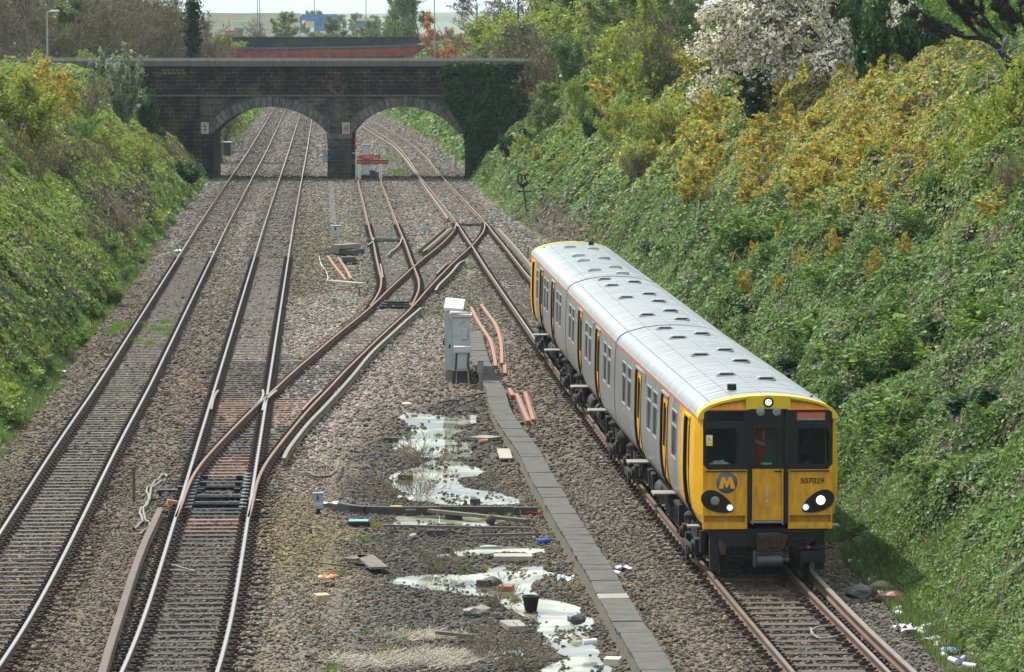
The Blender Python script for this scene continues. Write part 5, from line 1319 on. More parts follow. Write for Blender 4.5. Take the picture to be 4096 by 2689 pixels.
# small box on legs before the cabinet
p0, p1 = P(1816, 1555, -.35).x, P(1884, 1555, -.35).x; yb = Y0-.45
jb = empty('junction_box', ((p0+p1)/2, yb, -.36)); tag(jb, 'small grey junction box with wide lid in front of the tall cabinet', 'junction box'); rl = jb.location
MB().box2((p0+.12, yb-.1, .28), (p1-.12, yb+.12, .74)).build('box_body', M['box_side'], jb, rel=rl, bevel=.01)
MB().box2((p0, yb-.16, .74), (p1, yb+.18, .92)).build('lid', M['box_roof'], jb, rel=rl, bevel=.012)
q = MB(); q.box2((p0+.05, yb-.02, -.4), (p0+.09, yb+.04, .74)); q.box2((p1-.09, yb-.02, -.4), (p1-.05, yb+.04, .74)); q.build('leg', M['steel_box'], jb, rel=rl)
for k, xx in enumerate((p0+.07, p0+.1, p1-.08, p1-.05)):
    q = MB(); q.path([(xx, yb-.05, .72), (xx-.02, yb-.08, .4), (xx+(-.05 if k < 2 else .06), yb-.06, .05), (xx+(-.12 if k < 2 else .14), yb-.1, -.33)], .012); q.build('cable', M['cable_black'], jb, rel=rl)
# concrete post
def post(px, py, w, h, label, m='conc_pale', cap=True, name='concrete_post'):
    p = P(px, py, -.34); q = MB(); q.box((p.x, p.y, -.4+h/2), (w*.75, w*.75, h)); 
    if cap: q.box((p.x, p.y, -.4+h-.16), (w*1.25, w*1.1, .34)); q.box((p.x, p.y, -.4+h+.02), (w*1.4, w*1.25, .05))
    return q.thing(name, [M[m]], label, 'post', bevel=.01)
post(1922, 1570, .13, .95, 'rust streaked white concrete post beside the tall grey cabinet')
# grey location boxes on legs
def loc_box(px, py, wpx, hpx, label, m='steel_box', roofm='steel_box', leg=.3, z=-.25, band=True, name='signal_box'):
    p = P(px, py, z); s = p.y/F; w = wpx*s; h = hpx*s; root = empty(name, p); tag(root, label, 'signal box')
    MB().box2((p.x-w/2, p.y-w*.35, z+h*leg), (p.x+w/2, p.y+w*.35, z+h*.93)).build('box_body', M[m], root, rel=p, bevel=.01)
    MB().box2((p.x-w*.56, p.y-w*.42, z+h*.93), (p.x+w*.56, p.y+w*.42, z+h)).build('lid', M[roofm], root, rel=p, bevel=.012)
    MB().box2((p.x-w*.2, p.y-w*.15, z-.1), (p.x+w*.2, p.y+w*.15, z+h*leg)).build('leg', M['matt_black'], root, rel=p)
    if band:
        MB().box2((p.x-w*.08, p.y-w*.38, z+h*.62), (p.x+w*.06, p.y-w*.35, z+h*.86)).build('hasp', M['matt_black'], root, rel=p)
        MB().box2((p.x-w*.42, p.y-w*.37, z+h*.33), (p.x+w*.42, p.y-w*.352, z+h*.5)).build('label_plate', M['box_grey'], root, rel=p)
    return root
loc_box(1273, 2047, 40, 78, 'small grey lineside box standing at the left end of the dark kerb', leg=.15)
loc_box(1337, 1238, 26, 48, 'small grey lineside box left of the points on the siding', leg=.12)
loc_box(1343, 953, 38, 52, 'pale lineside cabinet with overhanging lid and a small box on its side', 'box_grey', 'box_roof', leg=.05)
loc_box(1358, 951, 17, 26, 'little dark grey box fixed in front of the pale lineside cabinet', leg=.05, band=False)
loc_box(1360, 893, 12, 38, 'thin grey bollard just behind the pale lineside cabinet', leg=.02, band=False)
loc_box(2052, 895, 18, 34, 'small dark box on legs at the foot of the right bank', leg=.1, band=False)
loc_box(2066, 908, 24, 20, 'white framed box lying beside the dark box at the right bank', 'box_grey', 'white_paint', leg=.02, band=False)
# dwarf signal seen from behind
p = P(1706, 946, -.22); s = p.y/F; root = empty('ground_signal', p); tag(root, 'grey ground signal with a gabled hood seen from behind, by the crossover', 'ground signal')
w = 32*s; q = MB(); q.prism_y([(p.x-w/2, p.z+.32), (p.x+w/2, p.z+.32), (p.x+w/2, p.z+.62), (p.x+.05, p.z+.78), (p.x-.05, p.z+.78), (p.x-w/2, p.z+.6)], p.y-.12, p.y+.2); q.build('hood', M['box_grey'], root, rel=p, bevel=.02)
q = MB(); q.box((p.x, p.y, p.z+.36), (w*1.05, .4, .14)); q.build('signal_base', M['steel_box'], root, rel=p, bevel=.01)
for dx in (-.12, .12): MB().box((p.x+dx, p.y, p.z+.14), (.07, .1, .36)).build('leg', M['steel_box'], root, rel=p)
MB().tube((p.x+.06, p.y-.13, p.z+.6), (p.x+.06, p.y-.11, p.z+.6), .05, n=12).build('back_lamp', M['matt_black'], root, rel=p)
# speed sign from behind
p = G(2111, 862); D = p.y; zt_ = lambda y: PD(2100, y, D).z; root = empty('speed_sign', p); tag(root, 'black cut out 20 sign seen from behind, arrow below, on the right bank', 'sign')
xs0 = PD(2093, 760, D).x; q = MB(); q.tube((p.x, D, p.z-.3), (xs0, D, zt_(748)), .035); q.build('post', M['matt_black'], root, rel=p)
q = MB(); a = .30; q.prism_y([(xs0-a, zt_(735)), (xs0+a, zt_(735)), (xs0+.05, zt_(752)), (xs0-.05, zt_(752))], D-.03, D+.03); q.build('holder', M['matt_black'], root, rel=p)
me = text_mesh('20', .78, .02); me.materials.clear(); me.materials.append(M['matt_black']); o = obj_of(me, 'digits', root, (xs0-p.x, D-p.y, zt_(718)-p.z)); o.rotation_euler = (math.pi/2, 0, math.pi); o.scale = (.9, 1, 1)
q = MB(); za = zt_(766); q.box2((xs0-.2, D-.02, za-.03), (xs0+.35, D+.02, za+.03)); q.prism_y([(xs0-.36, za), (xs0-.16, za+.09), (xs0-.16, za-.09)], D-.02, D+.02); q.prism_y([(xs0+.3, za+.03), (xs0+.42, za+.1), (xs0+.42, za-.02), (xs0+.3, za-.03)], D-.02, D+.02); q.build('arrow', M['matt_black'], root, rel=p)
# buffer stop
bp_ = P(1480, 716, -.1); D = bp_.y; X = lambda px: PD(px, 650, D).x; Zp = lambda py: PD(1480, py, D).z
bs = empty('buffer_stop', (X(1480), D, -.2)); tag(bs, 'red timber buffer stop on white legs at the end of the siding by the pier', 'buffer stop'); rl = bs.location
for a, b_ in ((650, 657), (640, 647)): MB().box2((X(1408), D-.1, Zp(b_)), (X(1552), D+.12, Zp(a))).build('beam', M['red_dark'], bs, rel=rl, bevel=.01)
q = MB(); q.box2((X(1436), D-.14, Zp(636.5)), (X(1521), D-.06, Zp(620))); q.build('red_board', M['red_paint'], bs, rel=rl)
gr = MB()
for k, st in enumerate([[(-.62, .1), (-.5, -.1), (-.4, .08)], [(-.35, .08), (-.28, .0), (-.34, -.1)], [(-.2, .1), (-.16, -.1), (-.08, .06)], [(-.02, -.1), (.0, .1), (.1, .08)], [(.16, .1), (.2, -.1)], [(.28, .08), (.22, -.08), (.4, -.08)], [(.45, .1), (.42, -.1), (.55, -.06)]]):
    for a, b_ in zip(st[:-1], st[1:]): gr.tube((X(1485)+a[0]*.9, D-.145, Zp(628)+a[1]), (X(1485)+b_[0]*.9, D-.145, Zp(628)+b_[1]), .012, n=4)
gr.build('graffiti', M['white_paint'], bs, rel=rl)
for px in (1433, 1440, 1519, 1526): MB().box2((X(px)-.05, D-.14, -.2), (X(px)+.05, D+.1, Zp(656))).build('leg', M['white_paint'], bs, rel=rl)
for px in (1436, 1522): q = MB(); q.tube((X(px), D-.1, -.1), (X(px), D+1.8, .9), .06); q.build('brace', M['red_dark'], bs, rel=rl)
root = empty('marker_post', (X(1424.5), D-.3, -.2)); tag(root, 'thin white post carrying two red lamps left of the buffer stop', 'marker post'); rl = root.location
MB().tube((X(1424.5), D-.3, -.25), (X(1424.5), D-.3, Zp(560)), .035).build('post', M['white_paint'], root, rel=rl)
for a, b_ in ((552, 568), (579, 595)): q = MB(); q.box2((X(1420.5), D-.42, Zp(b_)), (X(1428.5), D-.22, Zp(a))); q.lathe((X(1424.5), D-.43, Zp((a+b_)/2)), [(.055, -.02), (.055, .02)], 12, axis='y'); q.build('red_lamp', mat('bright red lamp housing', (.75, .03, .02), .4, var=.1), root, rel=rl, bevel=.01)
MB().box((X(1424.5), D-.3, Zp(612)), (.5, .03, .04)).build('cross_arm', M['white_paint'], root, rel=rl)
# grey cabinets round the bridge
def gcab(px0, px1, pt, pb, D, label, m='steel_box', rm='box_roof', dep=.5):
    a, b_ = PD(px0, pb, D), PD(px1, pb, D); z1 = PD(px0, pt, D).z; z0 = max(a.z, -.25)
    root = empty('equipment_cabinet', ((a.x+b_.x)/2, D, z0)); tag(root, label, 'cabinet'); rl = root.location
    MB().box2((a.x, D-dep/2, z0), (b_.x, D+dep/2, z1-.08)).build('shell', M[m], root, rel=rl, bevel=.01)
    MB().box2((a.x-.05, D-dep/2-.06, z1-.08), (b_.x+.05, D+dep/2+.05, z1)).build('roof', M[rm], root, rel=rl, bevel=.01)
    MB().box2((a.x+.04, D-dep/2-.02, z0+.06), (b_.x-.04, D-dep/2-.002, z1-.14)).build('door', M[m], root, rel=rl, bevel=.008)
    MB().box((b_.x-.12, D-dep/2-.03, (z0+z1)/2), (.03, .03, .14)).build('handle', M['matt_black'], root, rel=rl)
gcab(1449, 1479, 576, 700, 289.5, 'grey cabinet with white roof standing behind the buffer stop under the right arch', m='box_grey', rm='white_paint')
gcab(1291, 1311, 596, 650, 290.4, 'blue grey cabinet fixed low on the left face of the bridge pier', dep=.35)
gcab(877, 924, 567, 623, 330, 'weathered grey hut-like cabinet with pale roof beyond the left arch', m='conc', rm='box_roof', dep=1.0)
p = PD(891, 610, 329); q = MB(); q.tube((p.x, 329, -.2), (p.x, 329, PD(891, 492, 329).z), .035, n=6); q.box((p.x, 329, PD(891, 492, 329).z), (.1, .1, .05)); q.thing('thin_post', M['steel_box'], 'thin grey post in front of the hut beyond the left arch', 'post')
p = P(1824, 682, -.2); root = empty('signal_post', p); tag(root, 'short dark post with a grey box on top near the right bridge abutment', 'post'); 
MB().box((p.x, p.y, p.z+.95), (.16, .2, .55)).build('box_body', M['steel_box'], root, rel=p, bevel=.01)
for dx in (-.06, .06): MB().box((p.x+dx, p.y, p.z+.35), (.03, .06, .8)).build('leg', M['matt_black'], root, rel=p)
q = MB(); p = P(1505, 705, -.2); q.box((p.x-.5, p.y-.3, 0), (.9, .5, .35)); q.box((p.x-.5, p.y-.35, .2), (.7, .5, .06)); q.box((p.x+.1, p.y-.3, -.05), (.3, .3, .3)); q.thing('machine_case', M['steel_box'], 'grey metal case on the ground under the buffer stop', 'metal case', bevel=.01)

# ---- terracotta coloured strips lying about
def strip(px, label, w=.10, h=.10, z=-.2, group='terracotta coloured guard strips lying on the ballast', m=('terracotta', 'terra_side')):
    pts = spline([P(x, y, z) for x, y in px], .4); q = MB(); q.sweep([(p[0], p[1], z) for p in pts], [(-w/2, -.05), (w/2, -.05), (w/2, h), (-w/2, h)], 1)
    n = len(pts)
    for i in range(n-1): q.m[i*4+2] = 0
    q.sweep([(p[0], p[1], z) for p in pts], [(-w/2-.07, -.05), (-w/2-.005, -.05), (-w/2-.005, .02), (-w/2-.07, .02)], 1)
    return q.thing('guard_strip', [M[m[0]], M[m[1]]], label, 'guard strip', group)
Zb = lambda l: [(1650+x/2.84, 1150+y/2.84) for x, y in l]
strip(Zb([(665, 250), (720, 370), (800, 500), (880, 630), (920, 770), (945, 925)]), 'long curved brown strip right of the cabinet, left one of the pair')
strip(Zb([(780, 220), (850, 320), (930, 430), (985, 570), (1010, 720), (1015, 895)]), 'long curved brown strip right of the cabinet, right one of the pair')
strip(Zb([(1047, 912), (1050, 1010)]), 'short brown stub just below the two long curved strips')
strip(Zb([(1095, 1180), (1135, 1262)]), 'short brown block lying right of the trough above the forked strips')
strip(Zb([(1180, 1240), (1245, 1400), (1312, 1555)]), 'straight brown strip, left one of the forked pair beside the trough')
strip(Zb([(1278, 1220), (1325, 1380), (1372, 1540)]), 'straight brown strip, right one of the forked pair beside the trough')
Z6 = lambda l: [(1200+x/1.735, 600+y/1.735) for x, y in l]
strip(Z6([(192, 748), (250, 830), (318, 915)]), 'brown strip leaning left near the slab pile, left one of two')
strip(Z6([(266, 762), (315, 835), (352, 908)]), 'brown strip near the slab pile, right one of two')
def plank(px, w, h, label, m='plank', z=-.24, name='plank', cat='plank', group=None, tilt=0):
    a, b_ = P(*px[0], z), P(*px[1], z); d = b_-a; q = MB(); q.box(((a.x+b_.x)/2, (a.y+b_.y)/2, z+h/2), (d.length, w, h), rz=math.atan2(d.y, d.x), rx=tilt)
    return q.thing(name, [M[m]], label, cat, group, bevel=.006)
plank([(1320, 1130), (1452, 1142)], .35, .10, 'grey plank at the foot of the two leaning brown strips', 'plank_pale')
plank([(1345, 1150), (1400, 1153)], .3, .08, 'dark broken plank below the pale one by the leaning strips', 'plank')
Z8 = lambda x, y: (1100+x/1.314, 1500+y/1.314)
plank([Z8(810, 722), Z8(1330, 775)], .14, .07, 'long weathered plank lying aslant just below the dark kerb')
plank([Z8(570, 798), Z8(1340, 812)], .08, .05, 'thin dark batten below the long slanting plank')
plank([Z8(1020, 850), Z8(1400, 842)], .07, .05, 'short thin dark batten right of centre in the wet ground')
plank([Z8(1150, 972), Z8(1352, 972)], .5, .10, 'pale flat slab lying in water above the big puddle', 'plank_pale', z=-.34)
plank([Z8(470, 958), Z8(548, 1022)], .35, .05, 'brown grey plank left of the big green puddle')
plank([Z8(392, 978), Z8(470, 960)], .25, .05, 'small dark board end beside the brown grey plank')
plank([Z8(1200, 395), Z8(1215, 445)], .32, .04, 'small pale board leaning by the trough wall', 'plank_pale', z=-.3)
plank([Z8(850, 1362), Z8(1040, 1382)], .1, .06, 'dark stick of timber near the bottom of the wet ground')
plank([Z8(1205, 1335), Z8(1305, 1332)], .8, .10, 'pale broken paving slab beside the lower puddle', 'conc_pale', z=-.34)
plank([Z8(1065, 345), Z8(1145, 335)], .6, .08, 'flat pale stone lying between upper puddle and trough', 'conc_pale', z=-.34)
for k, (px, a) in enumerate((((610, 352), 'black half brick at the left edge of the upper puddle'), ((685, 550), 'black brick standing in the second puddle'), ((845, 843), 'black block below the battens'), ((940, 757), 'black block in the water strip below the kerb'), ((1052, 678), 'dark brick at the top edge of the kerb'), ((715, 735), 'dark brick by the left end of the water strip'), ((905, 935), 'small dark block above the weedy clump'), ((1090, 1110), 'small dark block in the big puddle'))):
    p = P(*Z8(*px), -.34); q = MB(); q.box((p.x, p.y, p.z+.05), (.36 if k < 4 else .22, .14, .13), rz=random.uniform(-.3, .3)); q.thing('block', M['conc_dark'], a, 'block', 'dark blocks lying in the wet ground', bevel=.012)
# slab pile
for k, (px, py, w, l, zz, rz, a, mm) in enumerate([(1368, 1002, .8, 2.0, -.02, .3, 'lowest left slab of the concrete pile', 'conc'), (1410, 1006, .6, 1.6, -.02, -.3, 'lowest right slab of the concrete pile', 'conc'), (1384, 985, .5, 1.6, .22, -.6, 'pale top slab lying across the concrete pile', 'conc_pale'), (1396, 1036, .62, .7, .02, .05, 'front upper block of the concrete pile', 'conc'), (1402, 1044, .6, .7, -.14, -.05, 'front bottom block of the concrete pile', 'conc_dark')]):
    p = P(px, py, zz); q = MB(); q.box(p, (w, l, .2), rz=rz); q.thing('concrete_slab', M[mm], a, 'slab', 'slabs dumped in a pile left of the siding', bevel=.01)
# blue lid, bucket, ball, brick, litter
p = P(*Z8(440, 790), -.34); q = MB(); q.box((p.x, p.y, p.z+.04), (.46, .38, .10), m=1); q.box((p.x, p.y, p.z+.10), (.42, .34, .02), m=0); q.thing('tray', [mat('pale blue water film', (.15, .42, .5), .15, var=.2), M['matt_black']], 'black tray with a pale blue top near the grey lineside box', 'tray', bevel=.01)
p = P(*Z8(1345, 1250), -.36); q = MB(); q.lathe(p, [(.10, 0), (.145, .26), (.165, .27), (.165, .31), (.14, .31), (.13, .28), (.09, .03)], 18); q.thing('bucket', M['matt_black'], 'black plastic bucket standing at the edge of the lower puddle', 'bucket')
p = P(*Z8(1133, 788), -.34); q = MB(); q.lathe(p, [(.02, 0), (.08, .02), (.115, .10), (.08, .19), (.02, .21)], 14); q.thing('ball', M['conc'], 'grey round ball by the long slanting plank', 'ball')
LT = [((1437, 468), 'paper', (.75, .76, .78), 'white scrap on the ballast right of the trough'), ((1490, 272), 'ball', (.35, .75, .05), 'bright yellow green ball beside the train'), ((637, 717), 'carton', (.75, .5, .05), 'yellow carton left end of the water strip'), ((690, 168), 'block', (.6, .48, .32), 'tan block above the upper puddle'), ((1095, 360), 'tin', (.5, .25, .15), 'orange brown tin below the flat pale stone'), ((685, 660), 'bag', (.6, .55, .45), 'pale scrap by the twig heap at the kerb'), ((1300, 730), 'bottle', (.15, .4, .18), 'green bottle by the kerb near the trough'), ((885, 970), 'can', (.3, .45, .48), 'blue silver can by the weedy clump'), ((1410, 886), 'bottle', (.05, .12, .5), 'blue bottle near the trough wall'), ((720, 862), 'can', (.5, .42, .35), 'beige can in the wet stones'), ((1830, 1022), 'paper', (.6, .6, .72), 'lilac white scrap right of the trough'), ((1790, 1055), 'cup', (.75, .75, .8), 'small white cup right of the trough'), ((1525, 1085), 'bag', (.5, .62, .66), 'crumpled pale blue bag between puddle and trough'), ((1655, 1418), 'can', (.7, .7, .74), 'white can at the bottom puddle'), ((1775, 1520), 'block', (.5, .45, .38), 'pale block by the trough at the bottom'), ((1250, 1482), 'bag', (.45, .55, .6), 'pale blue rag in the bottom twigs'), ((1215, 1135), 'brick', (.28, .1, .06), 'red brick in the big puddle'), ((1580, 1295), 'stone', (.1, .1, .1), 'dark stone in the lower puddle'), ((1145, 1102), 'stone', (.04, .04, .045), 'black rounded stone in the big puddle'), ((245, 1182), 'block', (.4, .34, .22), 'tan stone in the mossy ballast at the lower left of the yard'), ((275, 1070), 'scrap', (.55, .2, .06), 'orange scrap in the mossy ballast'), ((290, 682), 'paper', (.65, .66, .66), 'white paper beside the lineside box'), ((1085, 1255), 'stone', (.30, .28, .25), 'pale boulder by the twig clump'), ((1035, 1265), 'stone', (.2, .18, .16), 'grey stone left of the pale boulder'), ((1360, 730), 'scrap', (.5, .04, .03), 'red scrap by the trough end of the kerb')]
def litter(p, kind, col, label, group=None):
    m = mat('litter '+kind, col, .5, var=.15, scale=15); q = MB(); r = random.uniform
    if kind in ('can', 'tin', 'bottle', 'cup'):
        a = r(0, 3.1); d = Vector((math.cos(a), math.sin(a), .05))*.12; q.tube(p+Vector((0, 0, .05))-d, p+Vector((0, 0, .05))+d, .05, n=10)
        if kind == 'bottle': q.tube(p+Vector((0, 0, .05))+d, p+Vector((0, 0, .05))+d*1.8, .035, .018, n=8)
    elif kind == 'ball': q.lathe(p, [(.01, 0), (.05, .02), (.07, .07), (.05, .12), (.01, .14)], 12)
    elif kind in ('block', 'brick', 'carton'): q.box((p.x, p.y, p.z+.05), (.26, .2, .11), rz=r(-.5, .5), rx=.1)
    elif kind == 'stone':
        import bmesh; bm = bmesh.new(); bmesh.ops.create_icosphere(bm, subdivisions=2, radius=.17)
        vs = [v.co*(1+r(-.18, .18)) for v in bm.verts]; fs = [[v.index for v in f.verts] for f in bm.faces]; q.add([(p.x+v.x, p.y+v.y, p.z+.05+v.z*.6) for v in vs], fs); bm.free()
    else:
        n = 6; vs = []
        for j in range(n):
            for i in range(n): vs.append((p.x-.16+.32*i/(n-1)+r(-.02, .02), p.y-.14+.28*j/(n-1)+r(-.02, .02), p.z+.02+r(0, .10)*(1 if kind == 'bag' else .5)))
        q.add(vs, [(j*n+i, j*n+i+1, (j+1)*n+i+1, (j+1)*n+i) for j in range(n-1) for i in range(n-1)])
    return q.thing(kind if kind != 'tin' else 'tin_can', m, label, kind if kind != 'tin' else 'tin', group)
for px, kd, c, lab in LT: litter(P(*Z8(*px), -.34 if px[0] > 550 and px[1] > 150 and px[0] < 1500 else -.2), kd, c, lab)
# litter along the foot of the right bank
for k, (px, py) in enumerate([(3418, 2272), (3520, 2332), (3480, 2345), (3600, 2475), (3640, 2545), (3660, 2548), (3690, 2555), (3722, 2583), (3740, 2610), (3770, 2600), (3800, 2628), (3815, 2665), (3778, 2650), (3850, 2660), (3880, 2685), (3590, 2460), (3610, 2530), (3550, 2398), (3708, 2530)]):
    p = G(px, py); c = random.choice(((.7, .72, .75), (.62, .6, .55), (.35, .45, .6), (.7, .7, .7), (.55, .35, .25)))
    litter(p+Vector((0, 0, .03)), random.choice(('paper', 'bag', 'can', 'bottle')), c, 'piece of pale litter thrown along the foot of the right bank', 'litter along the foot of the right bank')
for k, (px, py, l) in enumerate([(3440, 2395, 'dark boulder at the foot of the right bank'), (3530, 2375, 'flat brown boulder on the foot of the right bank'), (3560, 2412, 'reddish boulder beside the litter of the right bank')]):
    p = G(px, py); litter(p, 'stone', ((.08, .08, .075), (.16, .13, .08), (.2, .08, .05))[k], l).scale = (1.6, 1.6, 1.4)
for k, (px, py) in enumerate([(600, 950), (612, 958), (590, 1000), (700, 1012), (710, 1008), (845, 1012), (835, 738), (820, 745), (420, 1190), (180, 1560), (240, 1490), (300, 1190), (560, 1010), (640, 900)]):
    p = P(px, py, -.15); litter(p, random.choice(('paper', 'bag', 'bottle')), random.choice(((.7, .72, .75), (.3, .5, .35), (.6, .58, .5))), 'scrap of litter along the foot of the left bank', 'litter along the foot of the left bank')
# boot-like black pair near the left bank
p = P(535, 1058, -.18); q = MB(); q.lathe(p, [(.16, 0), (.17, .1), (.1, .16)], 10); q.lathe(p+Vector((.35, .3, 0)), [(.15, 0), (.16, .12), (.08, .2)], 10); q.thing('rubber_bag', M['matt_black'], 'black crumpled sack at the foot of the left bank', 'sack')
# cables
def cable(px, label, r=.018, z=-.2, m='cable', closed=False, mul=1):
    pts = spline([P(x, y, z) for x, y in px], .15); q = MB(); q.path([(p[0], p[1], z+.02+.02*math.sin(i*.7)) for i, p in enumerate(pts)], r); return q.thing('cable', M[m], label, 'cable')
cable([(3245, 2520), (3250, 2540), (3290, 2555), (3380, 2548)], 'dark cable loop between the rails in front of the train, lower line', .022, -.12)
cable([(3340, 2508), (3270, 2518), (3245, 2530), (3255, 2545)], 'grey cable curling from the near right rail in front of the train', .02, -.12)
cable([(655, 2260), (700, 2270), (780, 2285), (740, 2292), (655, 2285)], 'pale bond cable looping off the left rail of the second track', .016, -.14)
cable([(645, 1903), (668, 1910), (640, 1935), (610, 1950), (600, 1990), (590, 2020), (560, 2050), (570, 2090), (535, 2120)], 'grey flexible hose snaking left of the near points', .03, -.18)
cable([(700, 1903), (655, 1906), (632, 1920), (612, 1940), (588, 1960), (595, 2000), (575, 2035), (580, 2075), (600, 2110), (560, 2140)], 'second grey hose twisting beside the snaking one', .026, -.18)
cable([(1225, 1893), (1270, 1908), (1320, 1905), (1350, 1875), (1355, 1845)], 'thick mossy hose curled on the pale ballast', .04, -.18, 'timber_guard')
cable([(1275, 1022), (1285, 1060), (1305, 1090), (1312, 1118), (1302, 1130)], 'thin white cable lying left of the brown strips', .015, -.18, 'white_paint')
cable([Z8(870, 150), Z8(960, 135), Z8(1040, 110), Z8(1120, 100)], 'dark cable lying below the grey cabinet', .022, -.22, 'cable_black')
cable([Z8(1582, 950), Z8(1560, 990), Z8(1500, 1025), Z8(1430, 1040)], 'black cable hanging from the trough wall to the puddle', .016, -.3, 'cable_black')
cable([Z8(80, 950), Z8(250, 1000), Z8(420, 1010), Z8(520, 1025)], 'black cable across the mossy ballast to the brown grey plank', .014, -.26, 'cable_black')
cable([(1828, 993), (1810, 1000), (1830, 1012), (1870, 1005), (1880, 985)], 'grey cable looping inside the far crossing', .022, -.15)
cable([(1900, 975), (1930, 995), (1980, 1010), (2030, 1020)], 'grey cable lying across the ballast right of the far crossing', .02, -.15)
cable([(2000, 1130), (2040, 1145), (2080, 1150), (2040, 1155), (2010, 1140)], 'pale cable loop beside the curving track above the train', .02, -.15)
cable([(1648, 1003), (1660, 1010), (1655, 1015), (1675, 1012)], 'tangle of pale cable left of the far guard boards', .025, -.16)
cable([(1845, 1075), (1862, 1060), (1870, 1040), (1855, 1065), (1890, 1066)], 'pale cable curl at the far end of the short third rail', .02, -.16)
def stake(px, py, h, label):
    p = P(px, py, -.2); q = MB(); q.box((p.x, p.y, -.2+h/2), (.06, .06, h)); q.box((p.x+.01, p.y, -.2+h), (.09, .05, .05)); q.thing('stake', M['rail_side'], label, 'stake')
stake(536, 2010, .75, 'rusty stake standing between the two left tracks'); stake(1437, 1188, .35, 'short stake left of the siding points'); stake(2112, 1035, .5, 'dark stake beside the guard boards behind the train')
# brackets at the near points
for px, py, l in ((695, 2015, 'orange brown bracket left of the near points'), (1022, 2010, 'orange brown bracket right of the near points'), (1465, 1220, 'ochre bracket left of the siding points'), (1655, 1222, 'ochre bracket right of the siding points')):
    p = P(px, py, -.12); q = MB(); q.box(p, (.3, .22, .14), rz=.2, ry=.2); q.box((p.x, p.y+.1, p.z-.05), (.4, .1, .08)); q.thing('bracket', mat('ochre bracket', (.38, .19, .08), .7, var=.2), l, 'bracket', bevel=.01)
q = MB(); p = P(700, 1968, -.14)
q.box((p.x-.1, p.y, p.z), (.5, .25, .12)); q.box((p.x+.15, p.y, p.z+.08), (.18, .2, .1)); q.tube((p.x-.4, p.y-1.5, p.z), (p.x+.9, p.y-1.5, p.z), .035); q.tube((p.x-.4, p.y, p.z), (p.x+.6, p.y, p.z), .035)
q.thing('point_motor', M['black_grease'], 'black greasy point motor left of the near points', 'point motor', bevel=.01)
p = G(1770, 500)
# ================================================================== VEGETATION
mleaf = attr_mat('leaf', .55, trans=.38, spec=.35)
mblossom = attr_mat('blossom', .7, trans=.3, spec=.2)
mbark = attr_mat('twigs and bark', .9, spec=.1)
def leaf_arrays(Pn, size, up, col, elong=1.5, r=rng, droop=.25, vary=.28):
    n = len(Pn); nr = r.normal(size=(n, 3)); nr /= np.linalg.norm(nr, axis=1)[:, None]
    nr = nr + np.asarray(up); nr /= np.linalg.norm(nr, axis=1)[:, None]
    t = r.normal(size=(n, 3)); t -= (t*nr).sum(1)[:, None]*nr; t /= np.linalg.norm(t, axis=1)[:, None]
    b_ = np.cross(nr, t); s = (np.asarray(size)*np.clip(np.exp(r.normal(-.08, .38, n)), .4, 2.2))[:, None]
    Lh = s*elong/2; W = s/2
    V = np.stack([Pn - t*Lh, Pn + b_*W + nr*W*droop, Pn + t*Lh - nr*W*droop*.5, Pn - b_*W + nr*W*droop], 1).reshape(-1, 3)
    Fq = np.arange(4*n).reshape(n, 4)
    c = np.asarray(col)*(1+r.uniform(-vary, vary, (n, 1))); c = c*(1+r.uniform(-.1, .1, (n, 3)))
    return V, Fq, np.repeat(np.clip(c, 0, 1), 4, 0)
def mixcols(n, cols, w, r=rng):
    w = np.array(w, float); w /= w.sum(); k = r.choice(len(cols), n, p=w); return np.array(cols)[k]
def merge(parts):
    Vs, Fs, Cs = [], [], []; o = 0
    for V, Fq, c in parts: Vs.append(V); Fs.append(Fq+o); Cs.append(c); o += len(V)
    return np.concatenate(Vs), np.concatenate(Fs), np.concatenate(Cs)
def tubes(segs, col, sides=4, r=rng):
    "segs: (p0, p1, r0, r1)"
    S = np.array([[*a, *b_, c, d] for a, b_, c, d in segs], float); n = len(S)
    p0, p1 = S[:, :3], S[:, 3:6]; d = p1-p0; d /= np.maximum(np.linalg.norm(d, axis=1), 1e-9)[:, None]
    h = np.where(np.abs(d[:, 2:3]) < .9, np.array([[0, 0, 1.]]), np.array([[1., 0, 0]])); a = np.cross(d, h); a /= np.linalg.norm(a, axis=1)[:, None]; b_ = np.cross(d, a)
    V = []
    for p, rr in ((p0, S[:, 6]), (p1, S[:, 7])):
        for k in range(sides):
            t = 2*math.pi*k/sides; V.append(p + a*(math.cos(t)*rr)[:, None] + b_*(math.sin(t)*rr)[:, None])
    V = np.stack(V, 1).reshape(-1, 3); base = np.arange(n)[:, None]*2*sides
    Fq = np.concatenate([np.stack([base[:, 0]+k, base[:, 0]+(k+1) % sides, base[:, 0]+sides+(k+1) % sides, base[:, 0]+sides+k], -1) for k in range(sides)])
    c = np.asarray(col)*(1+r.uniform(-.25, .25, (n, 1))); return V, Fq, np.repeat(c, 2*sides, 0)
